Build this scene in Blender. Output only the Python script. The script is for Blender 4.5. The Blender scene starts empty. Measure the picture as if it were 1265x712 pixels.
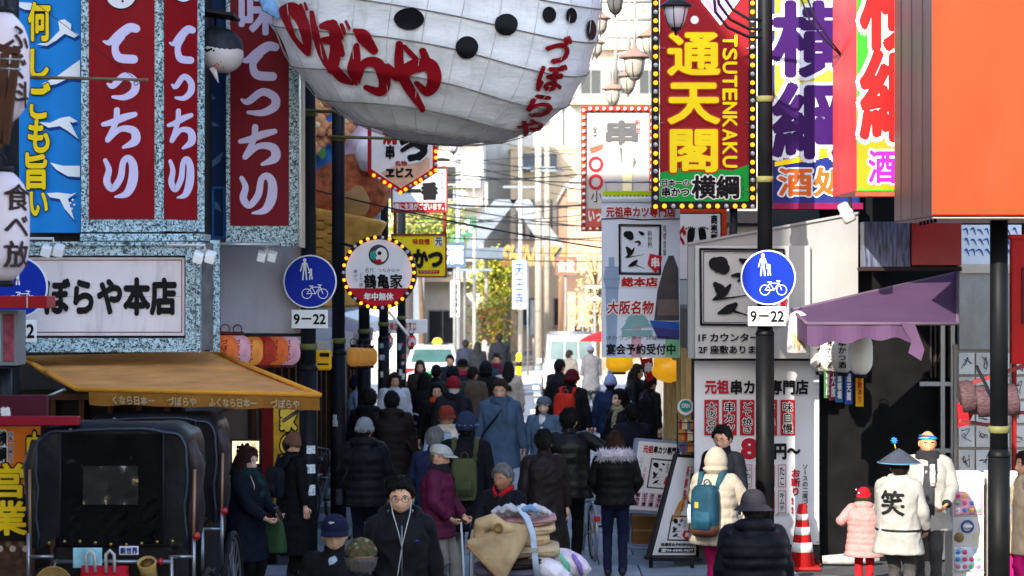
import bpy, math, random
from mathutils import Vector, Matrix, noise
from mathutils.bvhtree import BVHTree
R = math.radians
rnd = random.Random(7)
sc = bpy.context.scene
col = sc.collection
# ------------------------------------------------------------------ camera
FP, VX, VY, CH = 2600.0, 636.0, 342.0, 3.41      # focal length in photo pixels, vanishing point, eye height
cd = bpy.data.cameras.new('camera'); cam = bpy.data.objects.new('camera', cd); col.objects.link(cam)
cam.location = (0, 0, CH); cam.rotation_euler = (R(90), 0, 0)
cd.sensor_width = 36; cd.lens = FP / 1265 * 36
cd.shift_x = -(VX - 632.5) / 1265; cd.shift_y = (VY - 356) / 1265
cd.clip_start = .1; cd.clip_end = 1500
cd.dof.use_dof = True; cd.dof.focus_distance = 21.5; cd.dof.aperture_fstop = 2.8
sc.camera = cam
# ------------------------------------------------------------------ sky, sun, exposure
EL, AZ = R(28), R(25)                             # sun height; the light travels along +Y, turned AZ towards +X
w = bpy.data.worlds.new('World'); sc.world = w; w.use_nodes = True
nt = w.node_tree; bg = nt.nodes['Background']
sky = nt.nodes.new('ShaderNodeTexSky'); sky.sky_type = 'NISHITA'; sky.sun_disc = False
sky.sun_elevation = EL; sky.sun_rotation = math.pi + AZ
sky.air_density = 1.0; sky.dust_density = 1.2; sky.ozone_density = 1.0
nt.links.new(sky.outputs[0], bg.inputs[0]); bg.inputs[1].default_value = 0.15
sl = bpy.data.lights.new('sun', 'SUN'); sl.energy = 2.5; sl.angle = R(.5); sl.color = (1, .93, .82)
sun = bpy.data.objects.new('sun', sl); col.objects.link(sun)
sdir = Vector((math.sin(AZ) * math.cos(EL), math.cos(AZ) * math.cos(EL), -math.sin(EL)))
sun.rotation_euler = sdir.to_track_quat('-Z', 'Y').to_euler(); sun.location = (0, 0, 30)
vs = sc.view_settings; vs.view_transform = 'Standard'; vs.look = 'None'; vs.exposure = 2.03; vs.gamma = 1
# ------------------------------------------------------------------ helpers
def P(px, py, Y): return Vector(((px - VX) * Y / FP, Y, CH - (py - VY) * Y / FP))
def lin(h):
    h = h.lstrip('#'); c = [int(h[i:i + 2], 16) / 255 for i in (0, 2, 4)]
    return tuple(x / 12.92 if x <= .04045 else ((x + .055) / 1.055) ** 2.4 for x in c) + (1,)
MATS = {}
def mat(h, rough=.6, var=.12, scale=5, bump=0.0, bs=40, metal=0, emit=0, alpha=1, trans=0, dirt=0.0, wave=0, coat=0, sheen=0, stretch=None):
    k = (h, rough, var, scale, bump, bs, metal, emit, alpha, trans, dirt, wave, coat, sheen, stretch)
    if k in MATS: return MATS[k]
    m = bpy.data.materials.new('m_%d' % len(MATS)); MATS[k] = m; m.use_nodes = True
    t = m.node_tree; b = t.nodes['Principled BSDF']; N = t.nodes.new; L = t.links.new
    c = lin(h)
    tc = N('ShaderNodeTexCoord')
    src = tc.outputs['Object']
    if stretch:
        mp = N('ShaderNodeMapping'); mp.inputs['Scale'].default_value = stretch; L(src, mp.inputs[0]); src = mp.outputs[0]
    nz = N('ShaderNodeTexNoise'); nz.inputs['Scale'].default_value = scale; nz.inputs['Detail'].default_value = 6
    L(src, nz.inputs['Vector'])
    mx = N('ShaderNodeMix'); mx.data_type = 'RGBA'
    mx.inputs[6].default_value = tuple(x * (1 - var) for x in c[:3]) + (1,)
    mx.inputs[7].default_value = tuple(min(1, x * (1 + var) + var * .02) for x in c[:3]) + (1,)
    rp = N('ShaderNodeMapRange'); rp.inputs[1].default_value = .3; rp.inputs[2].default_value = .7
    L(nz.outputs[0], rp.inputs[0]); L(rp.outputs[0], mx.inputs[0])
    out = mx.outputs[2]
    if dirt:
        n2 = N('ShaderNodeTexNoise'); n2.inputs['Scale'].default_value = 1.3; n2.inputs['Detail'].default_value = 9; n2.inputs['Roughness'].default_value = .7
        m3 = N('ShaderNodeMapping'); m3.inputs['Scale'].default_value = (2.2, 2.2, .5); L(tc.outputs['Object'], m3.inputs[0]); L(m3.outputs[0], n2.inputs['Vector'])
        r2 = N('ShaderNodeMapRange'); r2.inputs[1].default_value = .52; r2.inputs[2].default_value = .75; r2.inputs[4].default_value = dirt
        L(n2.outputs[0], r2.inputs[0])
        m2 = N('ShaderNodeMix'); m2.data_type = 'RGBA'; m2.inputs[7].default_value = (.10, .085, .07, 1)
        L(r2.outputs[0], m2.inputs[0]); L(out, m2.inputs[6]); out = m2.outputs[2]
    L(out, b.inputs['Base Color'])
    b.inputs['Roughness'].default_value = rough; b.inputs['Metallic'].default_value = metal
    if rough >= .4 and not metal: b.inputs['Specular IOR Level'].default_value = .12 if rough >= .5 else .2
    rr = N('ShaderNodeMapRange'); rr.inputs[3].default_value = max(.03, rough - .08); rr.inputs[4].default_value = min(1, rough + .1)
    L(nz.outputs[0], rr.inputs[0]); L(rr.outputs[0], b.inputs['Roughness'])
    if emit:
        L(out, b.inputs['Emission Color']); b.inputs['Emission Strength'].default_value = emit
    if alpha < 1: b.inputs['Alpha'].default_value = alpha
    if trans: b.inputs['Transmission Weight'].default_value = trans
    if coat: b.inputs['Coat Weight'].default_value = coat; b.inputs['Coat Roughness'].default_value = .1
    if sheen: b.inputs['Sheen Weight'].default_value = sheen
    if bump:
        if wave:
            bn = N('ShaderNodeTexWave'); bn.inputs['Scale'].default_value = wave; bn.inputs['Distortion'].default_value = 3; bn.inputs['Detail'].default_value = 3
            L(src, bn.inputs['Vector']); bo = bn.outputs[1]
        else:
            bn = N('ShaderNodeTexNoise'); bn.inputs['Scale'].default_value = bs; bn.inputs['Detail'].default_value = 4
            L(src, bn.inputs['Vector']); bo = bn.outputs[0]
        bp = N('ShaderNodeBump'); bp.inputs['Strength'].default_value = bump; bp.inputs['Distance'].default_value = .02
        L(bo, bp.inputs['Height']); L(bp.outputs[0], b.inputs['Normal'])
    return m
def cloth(h, rough=.8, bump=.35, bs=14, var=.15): return mat(h, rough, var, 9, bump, bs)
ORG = {}
def tag(o, label=None, cat=None, group=None, kind=None):
    if label: o['label'] = label
    if cat: o['category'] = cat
    if group: o['group'] = group
    if kind: o['kind'] = kind
    return o
def thing(name, label, cat, loc=(0, 0, 0), rz=0, group=None, scale=1):
    o = bpy.data.objects.new(name, None); col.objects.link(o); o.empty_display_size = .1
    o.location = loc; o.rotation_euler = (0, 0, rz); o.scale = (scale,) * 3
    ORG[o] = Vector(loc) if not rz and scale == 1 else Vector((0, 0, 0))
    return tag(o, label, cat, group)
def link(name, me, parent=None, m=None):
    o = bpy.data.objects.new(name, me); col.objects.link(o)
    if parent is not None: o.parent = parent; ORG[o] = ORG[parent]
    return o
class MB:
    """collects simple shapes, then links them as one mesh object"""
    def __init__(s): s.v = []; s.f = []; s.m = []; s.s = []
    def add(s, vs_, fs, mi=0, sm=False):
        n = len(s.v); s.v += [Vector(v) for v in vs_]
        for f in fs: s.f.append(tuple(i + n for i in f)); s.m.append(mi); s.s.append(sm)
        return s
    def box(s, x0, y0, z0, x1, y1, z1, mi=0):
        return s.add([(x0, y0, z0), (x1, y0, z0), (x1, y1, z0), (x0, y1, z0), (x0, y0, z1), (x1, y0, z1), (x1, y1, z1), (x0, y1, z1)],
                     [(3, 2, 1, 0), (4, 5, 6, 7), (0, 1, 5, 4), (1, 2, 6, 5), (2, 3, 7, 6), (3, 0, 4, 7)], mi)
    def obox(s, c, a, b, d, mi=0):                   # centre and three half-axis vectors
        c, a, b, d = map(Vector, (c, a, b, d))
        pts = [c + a * i + b * j + d * k for k in (-1, 1) for (i, j) in ((-1, -1), (1, -1), (1, 1), (-1, 1))]
        return s.add(pts, [(3, 2, 1, 0), (4, 5, 6, 7), (0, 1, 5, 4), (1, 2, 6, 5), (2, 3, 7, 6), (3, 0, 4, 7)], mi)
    def beam(s, a, b, w_, h_, mi=0):
        a, b = Vector(a), Vector(b); d = (b - a); L = d.length; d /= L
        up = Vector((0, 0, 1)) if abs(d.z) < .95 else Vector((0, 1, 0))
        x = d.cross(up).normalized(); y = x.cross(d)
        return s.obox((a + b) / 2, d * L / 2, x * w_ / 2, y * h_ / 2, mi)
    def tube(s, path, r, n=8, mi=0, side=None, ell=1.0, caps=True, sm=True, power=2.0):
        path = [Vector(p) for p in path]; k = len(path)
        if not isinstance(r, (list, tuple)): r = [r] * k
        vs_ = []; px = None
        for i in range(k):
            d = (path[min(i + 1, k - 1)] - path[max(i - 1, 0)])
            if d.length < 1e-9: d = Vector((0, 0, 1))
            d.normalize()
            if side is not None: x = (Vector(side) - d * d.dot(Vector(side)))
            elif px is not None: x = px - d * d.dot(px)
            else: x = d.cross(Vector((0, 0, 1)) if abs(d.z) < .9 else Vector((0, 1, 0)))
            x.normalize(); px = x; y = d.cross(x)
            ri = r[i] if isinstance(r[i], (list, tuple)) else (r[i], r[i] * ell)
            for j in range(n):
                a = 2 * math.pi * j / n; ca, sa = math.cos(a), math.sin(a)
                if power != 2:
                    ca = math.copysign(abs(ca) ** (2 / power), ca); sa = math.copysign(abs(sa) ** (2 / power), sa)
                vs_.append(path[i] + x * (ri[0] * ca) + y * (ri[1] * sa))
        fs = [(i * n + j, i * n + (j + 1) % n, (i + 1) * n + (j + 1) % n, (i + 1) * n + j) for i in range(k - 1) for j in range(n)]
        if caps: fs += [tuple(range(n - 1, -1, -1)), tuple(range((k - 1) * n, k * n))]
        return s.add(vs_, fs, mi, sm)
    def lathe(s, prof, n=16, c=(0, 0, 0), axis=(0, 0, 1), mi=0, sm=True, sx=1, sy=1):
        q = Vector((0, 0, 1)).rotation_difference(Vector(axis)); c = Vector(c); vs_ = []
        for r_, z in prof:
            for j in range(n):
                a = 2 * math.pi * j / n
                vs_.append(c + q @ Vector((r_ * math.cos(a) * sx, r_ * math.sin(a) * sy, z)))
        k = len(prof)
        fs = [(i * n + j, i * n + (j + 1) % n, (i + 1) * n + (j + 1) % n, (i + 1) * n + j) for i in range(k - 1) for j in range(n)]
        if prof[0][0] > 1e-6: fs.append(tuple(range(n - 1, -1, -1)))
        if prof[-1][0] > 1e-6: fs.append(tuple(range((k - 1) * n, k * n)))
        return s.add(vs_, fs, mi, sm)
    def ball(s, c, r, n=10, mi=0, sc_=(1, 1, 1)):
        c = Vector(c); m_ = max(4, n // 2 + 1)
        vs_ = []
        for i in range(m_ + 1):
            p = math.pi * i / m_
            for j in range(n):
                a = 2 * math.pi * j / n
                vs_.append(c + Vector((math.sin(p) * math.cos(a) * sc_[0], math.sin(p) * math.sin(a) * sc_[1], -math.cos(p) * sc_[2])) * r)
        return s.add(vs_, [(i * n + j, i * n + (j + 1) % n, (i + 1) * n + (j + 1) % n, (i + 1) * n + j) for i in range(m_) for j in range(n)], mi, True)
    def torus(s, c, R_, r_, axis=(0, 0, 1), n=24, k=8, mi=0, sx=1, sy=1):
        q = Vector((0, 0, 1)).rotation_difference(Vector(axis)); c = Vector(c)
        vs_ = [c + q @ Vector(((R_ + r_ * math.cos(b)) * math.cos(a) * sx, (R_ + r_ * math.cos(b)) * math.sin(a) * sy, r_ * math.sin(b)))
               for a in [2 * math.pi * i / n for i in range(n)] for b in [2 * math.pi * j / k for j in range(k)]]
        return s.add(vs_, [(i * k + j, ((i + 1) % n) * k + j, ((i + 1) % n) * k + (j + 1) % k, i * k + (j + 1) % k) for i in range(n) for j in range(k)], mi, True)
    def prism(s, pts, off, mi=0):
        pts = [Vector(p) for p in pts]; off = Vector(off); n = len(pts)
        return s.add(pts + [p + off for p in pts], [tuple(range(n)), tuple(range(2 * n - 1, n - 1, -1))] + [((j + 1) % n, j, n + j, n + (j + 1) % n) for j in range(n)], mi)
    def mesh(s, name, mats, org=Vector((0, 0, 0))):
        me = bpy.data.meshes.new(name)
        me.from_pydata([v - org for v in s.v], [], s.f)
        for m in (mats if isinstance(mats, (list, tuple)) else [mats]): me.materials.append(m)
        me.polygons.foreach_set('material_index', s.m); me.polygons.foreach_set('use_smooth', s.s)
        me.update(); return me
    def build(s, name, mats, parent=None, bevel=0, seg=2):
        o = link(name, s.mesh(name, mats, ORG[parent] if parent is not None else Vector((0, 0, 0))), parent)
        if parent is None: ORG[o] = Vector((0, 0, 0))
        if bevel:
            b = o.modifiers.new('b', 'BEVEL'); b.width = bevel; b.segments = seg; b.limit_method = 'ANGLE'
        return o
def subdiv(me_list): pass
# -------- lettering
GL = {}
LAB = bpy.data.scenes.new('workbench')            # an empty side scene where modifiers and fonts are evaluated quickly
def evaluate(o):
    LAB.collection.objects.link(o); vl = LAB.view_layers[0]; vl.update()
    return bpy.data.meshes.new_from_object(o.evaluated_get(vl.depsgraph))
def glyph(ch):
    if ch in GL: return GL[ch]
    c = bpy.data.curves.new('g', 'FONT'); c.body = ch; c.size = 1; c.fill_mode = 'FRONT'; c.resolution_u = 3
    o = bpy.data.objects.new('g', c); me = evaluate(o)
    GL[ch] = ([(v.co.x, v.co.y) for v in me.vertices], [tuple(p.vertices) for p in me.polygons])
    bpy.data.objects.remove(o); bpy.data.curves.remove(c); bpy.data.meshes.remove(me)
    return GL[ch]
def layout(text, vert=False, gap=1.04):
    """list of (verts2d, faces) per character, y up"""
    out = []; x = 0
    if not vert:
        v, f = glyph(text); return [(v, f)]
    for i, ch in enumerate(text):
        if ch == ' ': continue
        v, f = glyph(ch)
        if ch in 'ー〜':
            v = [(.5 + (b - .38), .38 - (a - .5)) for a, b in v]
        out.append(([(a, b - i * gap) for a, b in v], f))
    return out
def catmull(p, k=7):
    if len(p) < 3: k = max(k, 3)
    q = [p[0]] + list(p) + [p[-1]]; out = []
    for i in range(1, len(q) - 2):
        a, b, c, d = (Vector(t) for t in q[i - 1:i + 3])
        for j in range(k):
            t = j / k
            out.append(.5 * ((2 * b) + (c - a) * t + (2 * a - 5 * b + 4 * c - d) * t * t + (3 * b - a - 3 * c + d) * t ** 3))
    out.append(Vector(q[-2])); return out
def ribbon(stroke, across=1, k=7):
    """brush stroke [(x,y,width)] -> 2d verts, faces; round ends"""
    c = catmull(stroke, k); n = len(c); vs_ = []; fs = []
    pts = []
    for i, p in enumerate(c):
        d = Vector((c[min(i + 1, n - 1)][0] - c[max(i - 1, 0)][0], c[min(i + 1, n - 1)][1] - c[max(i - 1, 0)][1]))
        d = d.normalized() if d.length > 1e-9 else Vector((1, 0)); pts.append((Vector((p[0], p[1])), d, abs(p[2]) / 2))
    rows = []
    p, d, h = pts[0]
    for a in (80, 55, 28): rows.append((p - d * h * math.sin(R(a)), d, h * math.cos(R(a))))
    rows += pts
    p, d, h = pts[-1]
    for a in (28, 55, 80): rows.append((p + d * h * math.sin(R(a)), d, h * math.cos(R(a))))
    for p, d, h in rows:
        nn = Vector((-d.y, d.x))
        for j in range(across + 1):
            q = p + nn * (h * (2 * j / across - 1)); vs_.append((q.x, q.y))
    m_ = across + 1
    for i in range(len(rows) - 1):
        for j in range(across): fs.append((i * m_ + j, i * m_ + j + 1, (i + 1) * m_ + j + 1, (i + 1) * m_ + j))
    return vs_, fs
BR = {   # brush lettering: strokes of (x, y, width), y down
 'て': ((510, 118, 695, 315), [[(516, 207, 10), (545, 212, 30), (590, 178, 46), (640, 142, 46), (674, 145, 40)], [(600, 180, 44), (572, 232, 34), (590, 285, 42), (662, 294, 42)]]),
 'っ': ((530, 355, 690, 500), [[(536, 415, 12), (562, 425, 30), (618, 376, 34), (668, 402, 38), (668, 450, 40), (620, 482, 30), (562, 480, 16)]]),
 'ち': ((508, 535, 692, 737), [[(512, 616, 22), (560, 604, 32), (612, 582, 36), (668, 566, 26)], [(580, 545, 30), (572, 610, 28), (534, 692, 26)], [(534, 694, 26), (596, 640, 28), (662, 648, 40), (670, 698, 44), (612, 730, 16)]]),
 'り': ((512, 58, 682, 278), [[(522, 84, 22), (540, 130, 30), (530, 188, 36), (558, 224, 32), (598, 170, 34), (612, 92, 30), (640, 74, 34), (662, 112, 42), (658, 190, 48), (628, 248, 36), (572, 264, 10)]]),
 'づ': ((130, 10, 285, 285), [[(150, 50, 46), (195, 45, 60), (240, 112, 54), (260, 190, 42), (268, 262, 24)], [(150, 65, 40), (172, 125, 30), (200, 185, 22), (240, 235, 26), (262, 262, 20)], [(232, 24, 16), (248, 68, 16)], [(252, 14, 12), (262, 46, 14)]]),
 'ぼ': ((280, 60, 490, 410), [[(285, 62, 22), (302, 160, 30), (335, 265, 32), (370, 345, 18)], [(335, 130, 30), (380, 130, 52), (426, 180, 28)], [(340, 192, 26), (400, 205, 50), (436, 265, 24)], [(388, 120, 44), (402, 240, 52), (385, 330, 52)], [(366, 312, 30), (430, 372, 46), (486, 408, 12)], [(432, 125, 18), (446, 160, 16)], [(454, 108, 14), (470, 142, 14)]]),
 'ら': ((460, 145, 665, 475), [[(494, 152, 20), (535, 180, 60), (588, 246, 40)], [(502, 222, 26), (497, 290, 46), (482, 345, 42), (504, 398, 30)], [(500, 392, 34), (540, 312, 38), (606, 312, 52), (640, 388, 52), (622, 446, 44), (548, 425, 26)]]),
 'や': ((650, 205, 915, 545), [[(712, 215, 34), (714, 330, 46), (762, 430, 48), (825, 532, 26)], [(655, 318, 16), (702, 366, 52), (785, 326, 62), (862, 320, 62), (884, 390, 64), (850, 446, 44), (798, 404, 22)], [(738, 226, 22), (802, 296, 26)], [(828, 246, 30), (846, 305, 44)]]),
}
class Sign:
    """a flat sign plane: positions are read off the photograph and turned into metres on that plane"""
    def __init__(s, name, label, cat, px, Y, yaw=0, group=None, root=None, foot=None):
        s.p0 = P(px, VY, Y); y = R(yaw); s.u = Vector((math.cos(y), math.sin(y), 0)); s.w = Vector((0, 0, 1)); s.n = s.u.cross(s.w)
        s.root = root or thing(name, label, cat, foot or s.p0, group=group); s.k = 0
    def uv(s, px, py):
        d = Vector(((px - VX) / FP, 1, -(py - VY) / FP)); c = Vector((0, 0, CH))
        p = c + d * ((s.p0 - c).dot(s.n) / d.dot(s.n)) - s.p0
        return p.dot(s.u), p.dot(s.w)
    def pt(s, u, v, o=0): return s.p0 + s.u * u + s.w * v + s.n * o
    def px(s, x, y, o=0): return s.pt(*s.uv(x, y), o)
    def board(s, x0, y0, x1, y1, m, th=.08, o=0, name='board', bevel=.006, parent=None):
        u0, v1 = s.uv(x0, y0); u1, v0 = s.uv(x1, y1)
        return MB().obox(s.pt((u0 + u1) / 2, (v0 + v1) / 2, o - th / 2), s.u * (u1 - u0) / 2, s.n * -th / 2, s.w * (v1 - v0) / 2).build(name, m, parent or s.root, bevel)
    def frame(s, x0, y0, x1, y1, t, m, th=.1, o=.02, name='frame', bevel=.004):
        for a in ((x0, y0, x1, y0 + t), (x0, y1 - t, x1, y1), (x0, y0 + t, x0 + t, y1 - t), (x1 - t, y0 + t, x1, y1 - t)):
            s.board(*a, m, th, o, name, bevel)
    def poly(s, pts, m, o=.004, th=.003, name='print'):
        q = [s.px(x, y, o) for x, y in pts]
        a = sum(((pts[i][0] * pts[(i + 1) % len(pts)][1] - pts[(i + 1) % len(pts)][0] * pts[i][1]) for i in range(len(pts))))
        if a > 0: q.reverse()
        return MB().prism(q, s.n * -th).build(name, m, s.root)
    def rect(s, x0, y0, x1, y1, m, o=.004, name='print'): return s.poly([(x0, y0), (x1, y0), (x1, y1), (x0, y1)], m, o, name=name)
    def disc(s, x, y, r, m, o=.004, th=.003, name='print', n=28, ry=None):
        return s.poly([(x + r * math.cos(2 * math.pi * i / n), y + (ry or r) * math.sin(2 * math.pi * i / n)) for i in range(n)], m, o, th, name)
    def line(s, pts, w_, m, o=.006, name='print', closed=False):
        mb = MB()
        if closed: pts = list(pts) + [pts[0]]
        for i, (a, b) in enumerate(zip(pts, pts[1:])):
            v, f = ribbon([(*a, w_), (*b, w_)], 1, 1)
            mb.add([s.px(x, y, o + i * .0002) for x, y in v], f)
        return mb.build(name, m, s.root)
    def brush(s, strokes, m, o=.006, name='lettering', mb=None):
        b = mb or MB()
        for st in strokes:
            v, f = ribbon(st); s.k += 1
            b.add([s.px(x, y, o + (s.k % 17) * .00015) for x, y in v], f)
        return b if mb else b.build(name, m, s.root)
    def brushtext(s, text, boxes, m, o=.006, name='lettering', fat=1.0):
        b = MB()
        for ch, (x0, y0, x1, y1) in zip(text, boxes):
            (a0, b0, a1, b1), sts = BR[ch]; kx, ky = (x1 - x0) / (a1 - a0), (y1 - y0) / (b1 - b0)
            s.brush([[(x0 + (x - a0) * kx, y0 + (y - b0) * ky, w_ * (kx + ky) / 2 * fat) for x, y, w_ in st] for st in sts], m, o, mb=b)
        return b.build(name, m, s.root)
    def text(s, text, x0, y0, x1, y1, m, vert=False, bold=0.0, o=.006, outline=None, ow=.08, slant=0, name='lettering', depth=0, keep=False):
        """fit text into the photo box; bold and outline in em"""
        L = layout(text, vert); vv = [p for v, f in L for p in v]
        if not vv: return
        a0, a1 = min(p[0] for p in vv), max(p[0] for p in vv); b0, b1 = min(p[1] for p in vv), max(p[1] for p in vv)
        u0, v1 = s.uv(x0, y0); u1, v0 = s.uv(x1, y1)
        kx, ky = (u1 - u0) / max(a1 - a0, .01), (v1 - v0) / max(b1 - b0, .01)
        def put(rad, off, m_, nm):
            mb = MB(); n = 1 if rad <= 0 else (8 if rad < .06 else 12)
            ds = [(0, 0)] + [(rad * math.cos(2 * math.pi * i / n), rad * math.sin(2 * math.pi * i / n)) for i in range(n) if rad > 0]
            if rad > .09: ds += [(rad * .5 * math.cos(2 * math.pi * i / 6), rad * .5 * math.sin(2 * math.pi * i / 6)) for i in range(6)]
            for q, (dx, dy) in enumerate(ds):
                for v, f in L:
                    mb.add([s.pt(u0 + (a - a0 + dx) * kx + slant * (b - b0) * ky, v0 + (b - b0 + dy) * ky, off + q * .0002) for a, b in v], f)
            return mb.build(nm, m_, s.root)
        if outline: put(bold + ow, o - .004, outline, 'lettering_outline')
        return put(bold, o, m, name)
def lamp_bulbs(sign, pts, r, mats, o=.05):
    """a bulb on every point of a sign frame"""
    me = {}
    for i, (x, y) in enumerate(pts):
        m = mats[i % len(mats)]; c = sign.px(x, y, o)
        if m not in me: me[m] = MB().ball((0, 0, 0), r, 8).mesh('bulb', m)
        b = link('bulb', me[m], sign.root); b.location = c - ORG[sign.root]
BLACK = mat('1a1a1c', .5); INK = mat('161517', .7, .05); WHITE = mat('dfdfdc', .55, .05, dirt=.25); PWHITE = mat('e4e3e0', .6, .04)
STEEL = mat('8f9296', .35, .1, metal=.8); DKMETAL = mat('171a20', .45, .15, 4, .1); RED = mat('a81418', .5, .06)
AMBER = mat('f88a14', .25, .05, emit=.75); CLEARB = mat('b9bcc4', .2, .05)
GLASS = mat('20262c', .08, .05); WOOD = mat('4a2c1c', .6, .25, 4, .3, 20)
def remesh(mb, vox, it, name, m, parent, mats2=None, link_it=True):
    """one continuous skin over overlapping closed shapes"""
    org = ORG[parent] if parent is not None else Vector((0, 0, 0))
    me = mb.mesh('tmp', m, org); o = bpy.data.objects.new('tmp', me)
    r_ = o.modifiers.new('r', 'REMESH'); r_.mode = 'VOXEL'; r_.voxel_size = vox; r_.use_smooth_shade = True
    if it:
        s_ = o.modifiers.new('s', 'SMOOTH'); s_.factor = .5; s_.iterations = it
    new = evaluate(o)
    bpy.data.objects.remove(o); bpy.data.meshes.remove(me); new.name = name
    new.materials.clear(); new.materials.append(m)
    new.polygons.foreach_set('use_smooth', [True] * len(new.polygons))
    return link(name, new, parent) if link_it else new
# ================================================================== setting
ASPH = mat('565658', .85, .18, 3, .25, 90)
tag(MB().box(-200, -80, -.3, 200, 260, -.03).build('ground', ASPH), kind='structure')
# paved shopping street: bed, then single slabs
pv = tag(MB().box(-3.6, -30, -.03, 5.6, 47.0, -.012).build('pavement', mat('4a4a4c', .9, .2, 5)), kind='structure')
slm = [mat(h, .55, .22, 2.2, .12, 60, dirt=.3) for h in ('7d8894', '727d8a', '87909a', '6b7581', '80868c')]
sme = [MB().box(-.44, -.44, 0, .44, .44, .05).mesh('paving_slab', m) for m in slm]
for j in range(26):
    for i in range(7):
        y = 22.6 + j * .9; x = -2.6 + i * .9 + (.45 if j % 2 else 0)
        if x > 2.2 and y > 25: continue
        o = link('paving_slab', sme[rnd.randrange(5)], pv); o.location = (x, y, -.046 + rnd.uniform(0, .004))
        o.rotation_euler = (0, 0, rnd.choice((0, math.pi)) + rnd.uniform(-.004, .004))
# crossing street beyond the shops
tag(MB().box(-60, 47.0, -.03, 60, 50.2, -.008).build('pavement', mat('9b8379', .8, .15, 4, .1)), kind='structure')
rd = tag(MB().box(-60, 50.2, -.03, 60, 68, -.014).build('road', mat('6a7078', .85, .15, 2, .2, 60)), kind='structure')
lm = mat('d9d9d6', .7, .12, 6, dirt=.3)
for k in range(9):
    x = -3.4 + k * .95
    MB().box(x, 51.2, -.014, x + .5, 54.2, -.009).build('crossing_stripe', lm, rd)
for y in (57.0, 60.5, 64): MB().box(.55, y, -.014, .75, y + 2, -.009).build('lane_mark', lm, rd)
MB().box(-60, 67.2, -.014, 60, 67.4, -.009).build('edge_line', lm, rd)
fp = tag(MB().box(-60, 68.1, -.03, 60, 74, .12).build('pavement', mat('b5aca0', .85, .12, 3)), kind='structure')
tag(MB().box(-60, 67.95, -.03, 60, 68.1, .13).build('kerb', mat('a8a6a0', .8, .1)), kind='structure')
road2 = tag(MB().box(-3.4, 74, -.03, 3.2, 170, -.005).build('road', mat('84817c', .85, .12, 2)), kind='structure')

def windows(root, face, rects, x0=0, y0=0, fm=None, pm=GLASS, t=.06, sill=True):
    """each window: four frame bars, a pane, a mullion and a sill under it"""
    fm = fm or mat('8a8a88', .5, .1)
    for (u0, u1, z0, z1) in rects:
        def bx(a, b, c, d, d0, d1):
            if face == 'S': return MB().box(a, y0 - d1, c, b, y0 - d0, d)
            if face == 'E': return MB().box(x0 + d0, a, c, x0 + d1, b, d)
            return MB().box(x0 - d1, a, c, x0 - d0, b, d)
        p = bx(u0, u1, z0, z1, -.02, .012).build('window', pm, root)
        for a in ((u0 - t, u1 + t, z1, z1 + t), (u0 - t, u1 + t, z0 - t, z0), (u0 - t, u0, z0, z1), (u1, u1 + t, z0, z1), ((u0 + u1) / 2 - t / 3, (u0 + u1) / 2 + t / 3, z0, z1)):
            bx(*a, -.01, .05).build('frame', fm, p)
        if sill: bx(u0 - t * 2, u1 + t * 2, z0 - t * 2, z0 - t, -.01, .1).build('sill', fm, p)
def block(name, label, x0, x1, y0, y1, h, m, cornice=True, mc=None):
    r = thing(name, label, 'building', ((x0 + x1) / 2, y0, 0))
    MB().box(x0, y0, -.02, x1, y1, h).build('wall', m, r)
    if cornice:
        MB().box(x0 - .08, y0 - .08, h, x1 + .08, y1 + .08, h + .18).build('roof', mc or mat('6c6a68', .8, .15), r)
    return r
# ---- unseen buildings beside and behind the viewpoint, added and sized to shade the street
for nm, lb, x0, x1, y0, y1, h, c in (
    ('shop_building', 'unseen tall grey shop building left of the viewpoint, sized for its shade', -10, -4.6, 8.0, 15.6, 15, '8b8680'),
    ('shop_building', 'unseen low brown shop building left of the viewpoint, sized to let sun past', -10, -4.6, 6.0, 8.0, 8.3, '7a6c60'),
    ('shop_building', 'unseen cream shop building behind the viewpoint on the left, sized for its shade', -10, -4.6, -12, 6.0, 9.5, 'a39a8a'),
    ('shop_building', 'unseen long grey shop building far behind the viewpoint on the left', -10, -4.6, -60, -12, 10, '8b8b8b'),
    ('shop_building', 'unseen tan shop building behind the viewpoint on the right, kept low for skylight', 7.4, 12, -40, 17, 4.2, 'a08a78')):
    b = block(nm, lb, x0, x1, y0, y1, h, mat(c, .8, .12, 2, dirt=.3))
    xs = x1 if x0 < 0 else x0
    windows(b, 'E' if x0 < 0 else 'W', [(y, y + 1.1, z, z + 1.2) for y in [y0 + .8 + 2.2 * k for k in range(int((y1 - y0 - 1.5) / 2.2))] for z in (2.6, 6.2) if z + 1.4 < h][:40], x0=xs)
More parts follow.
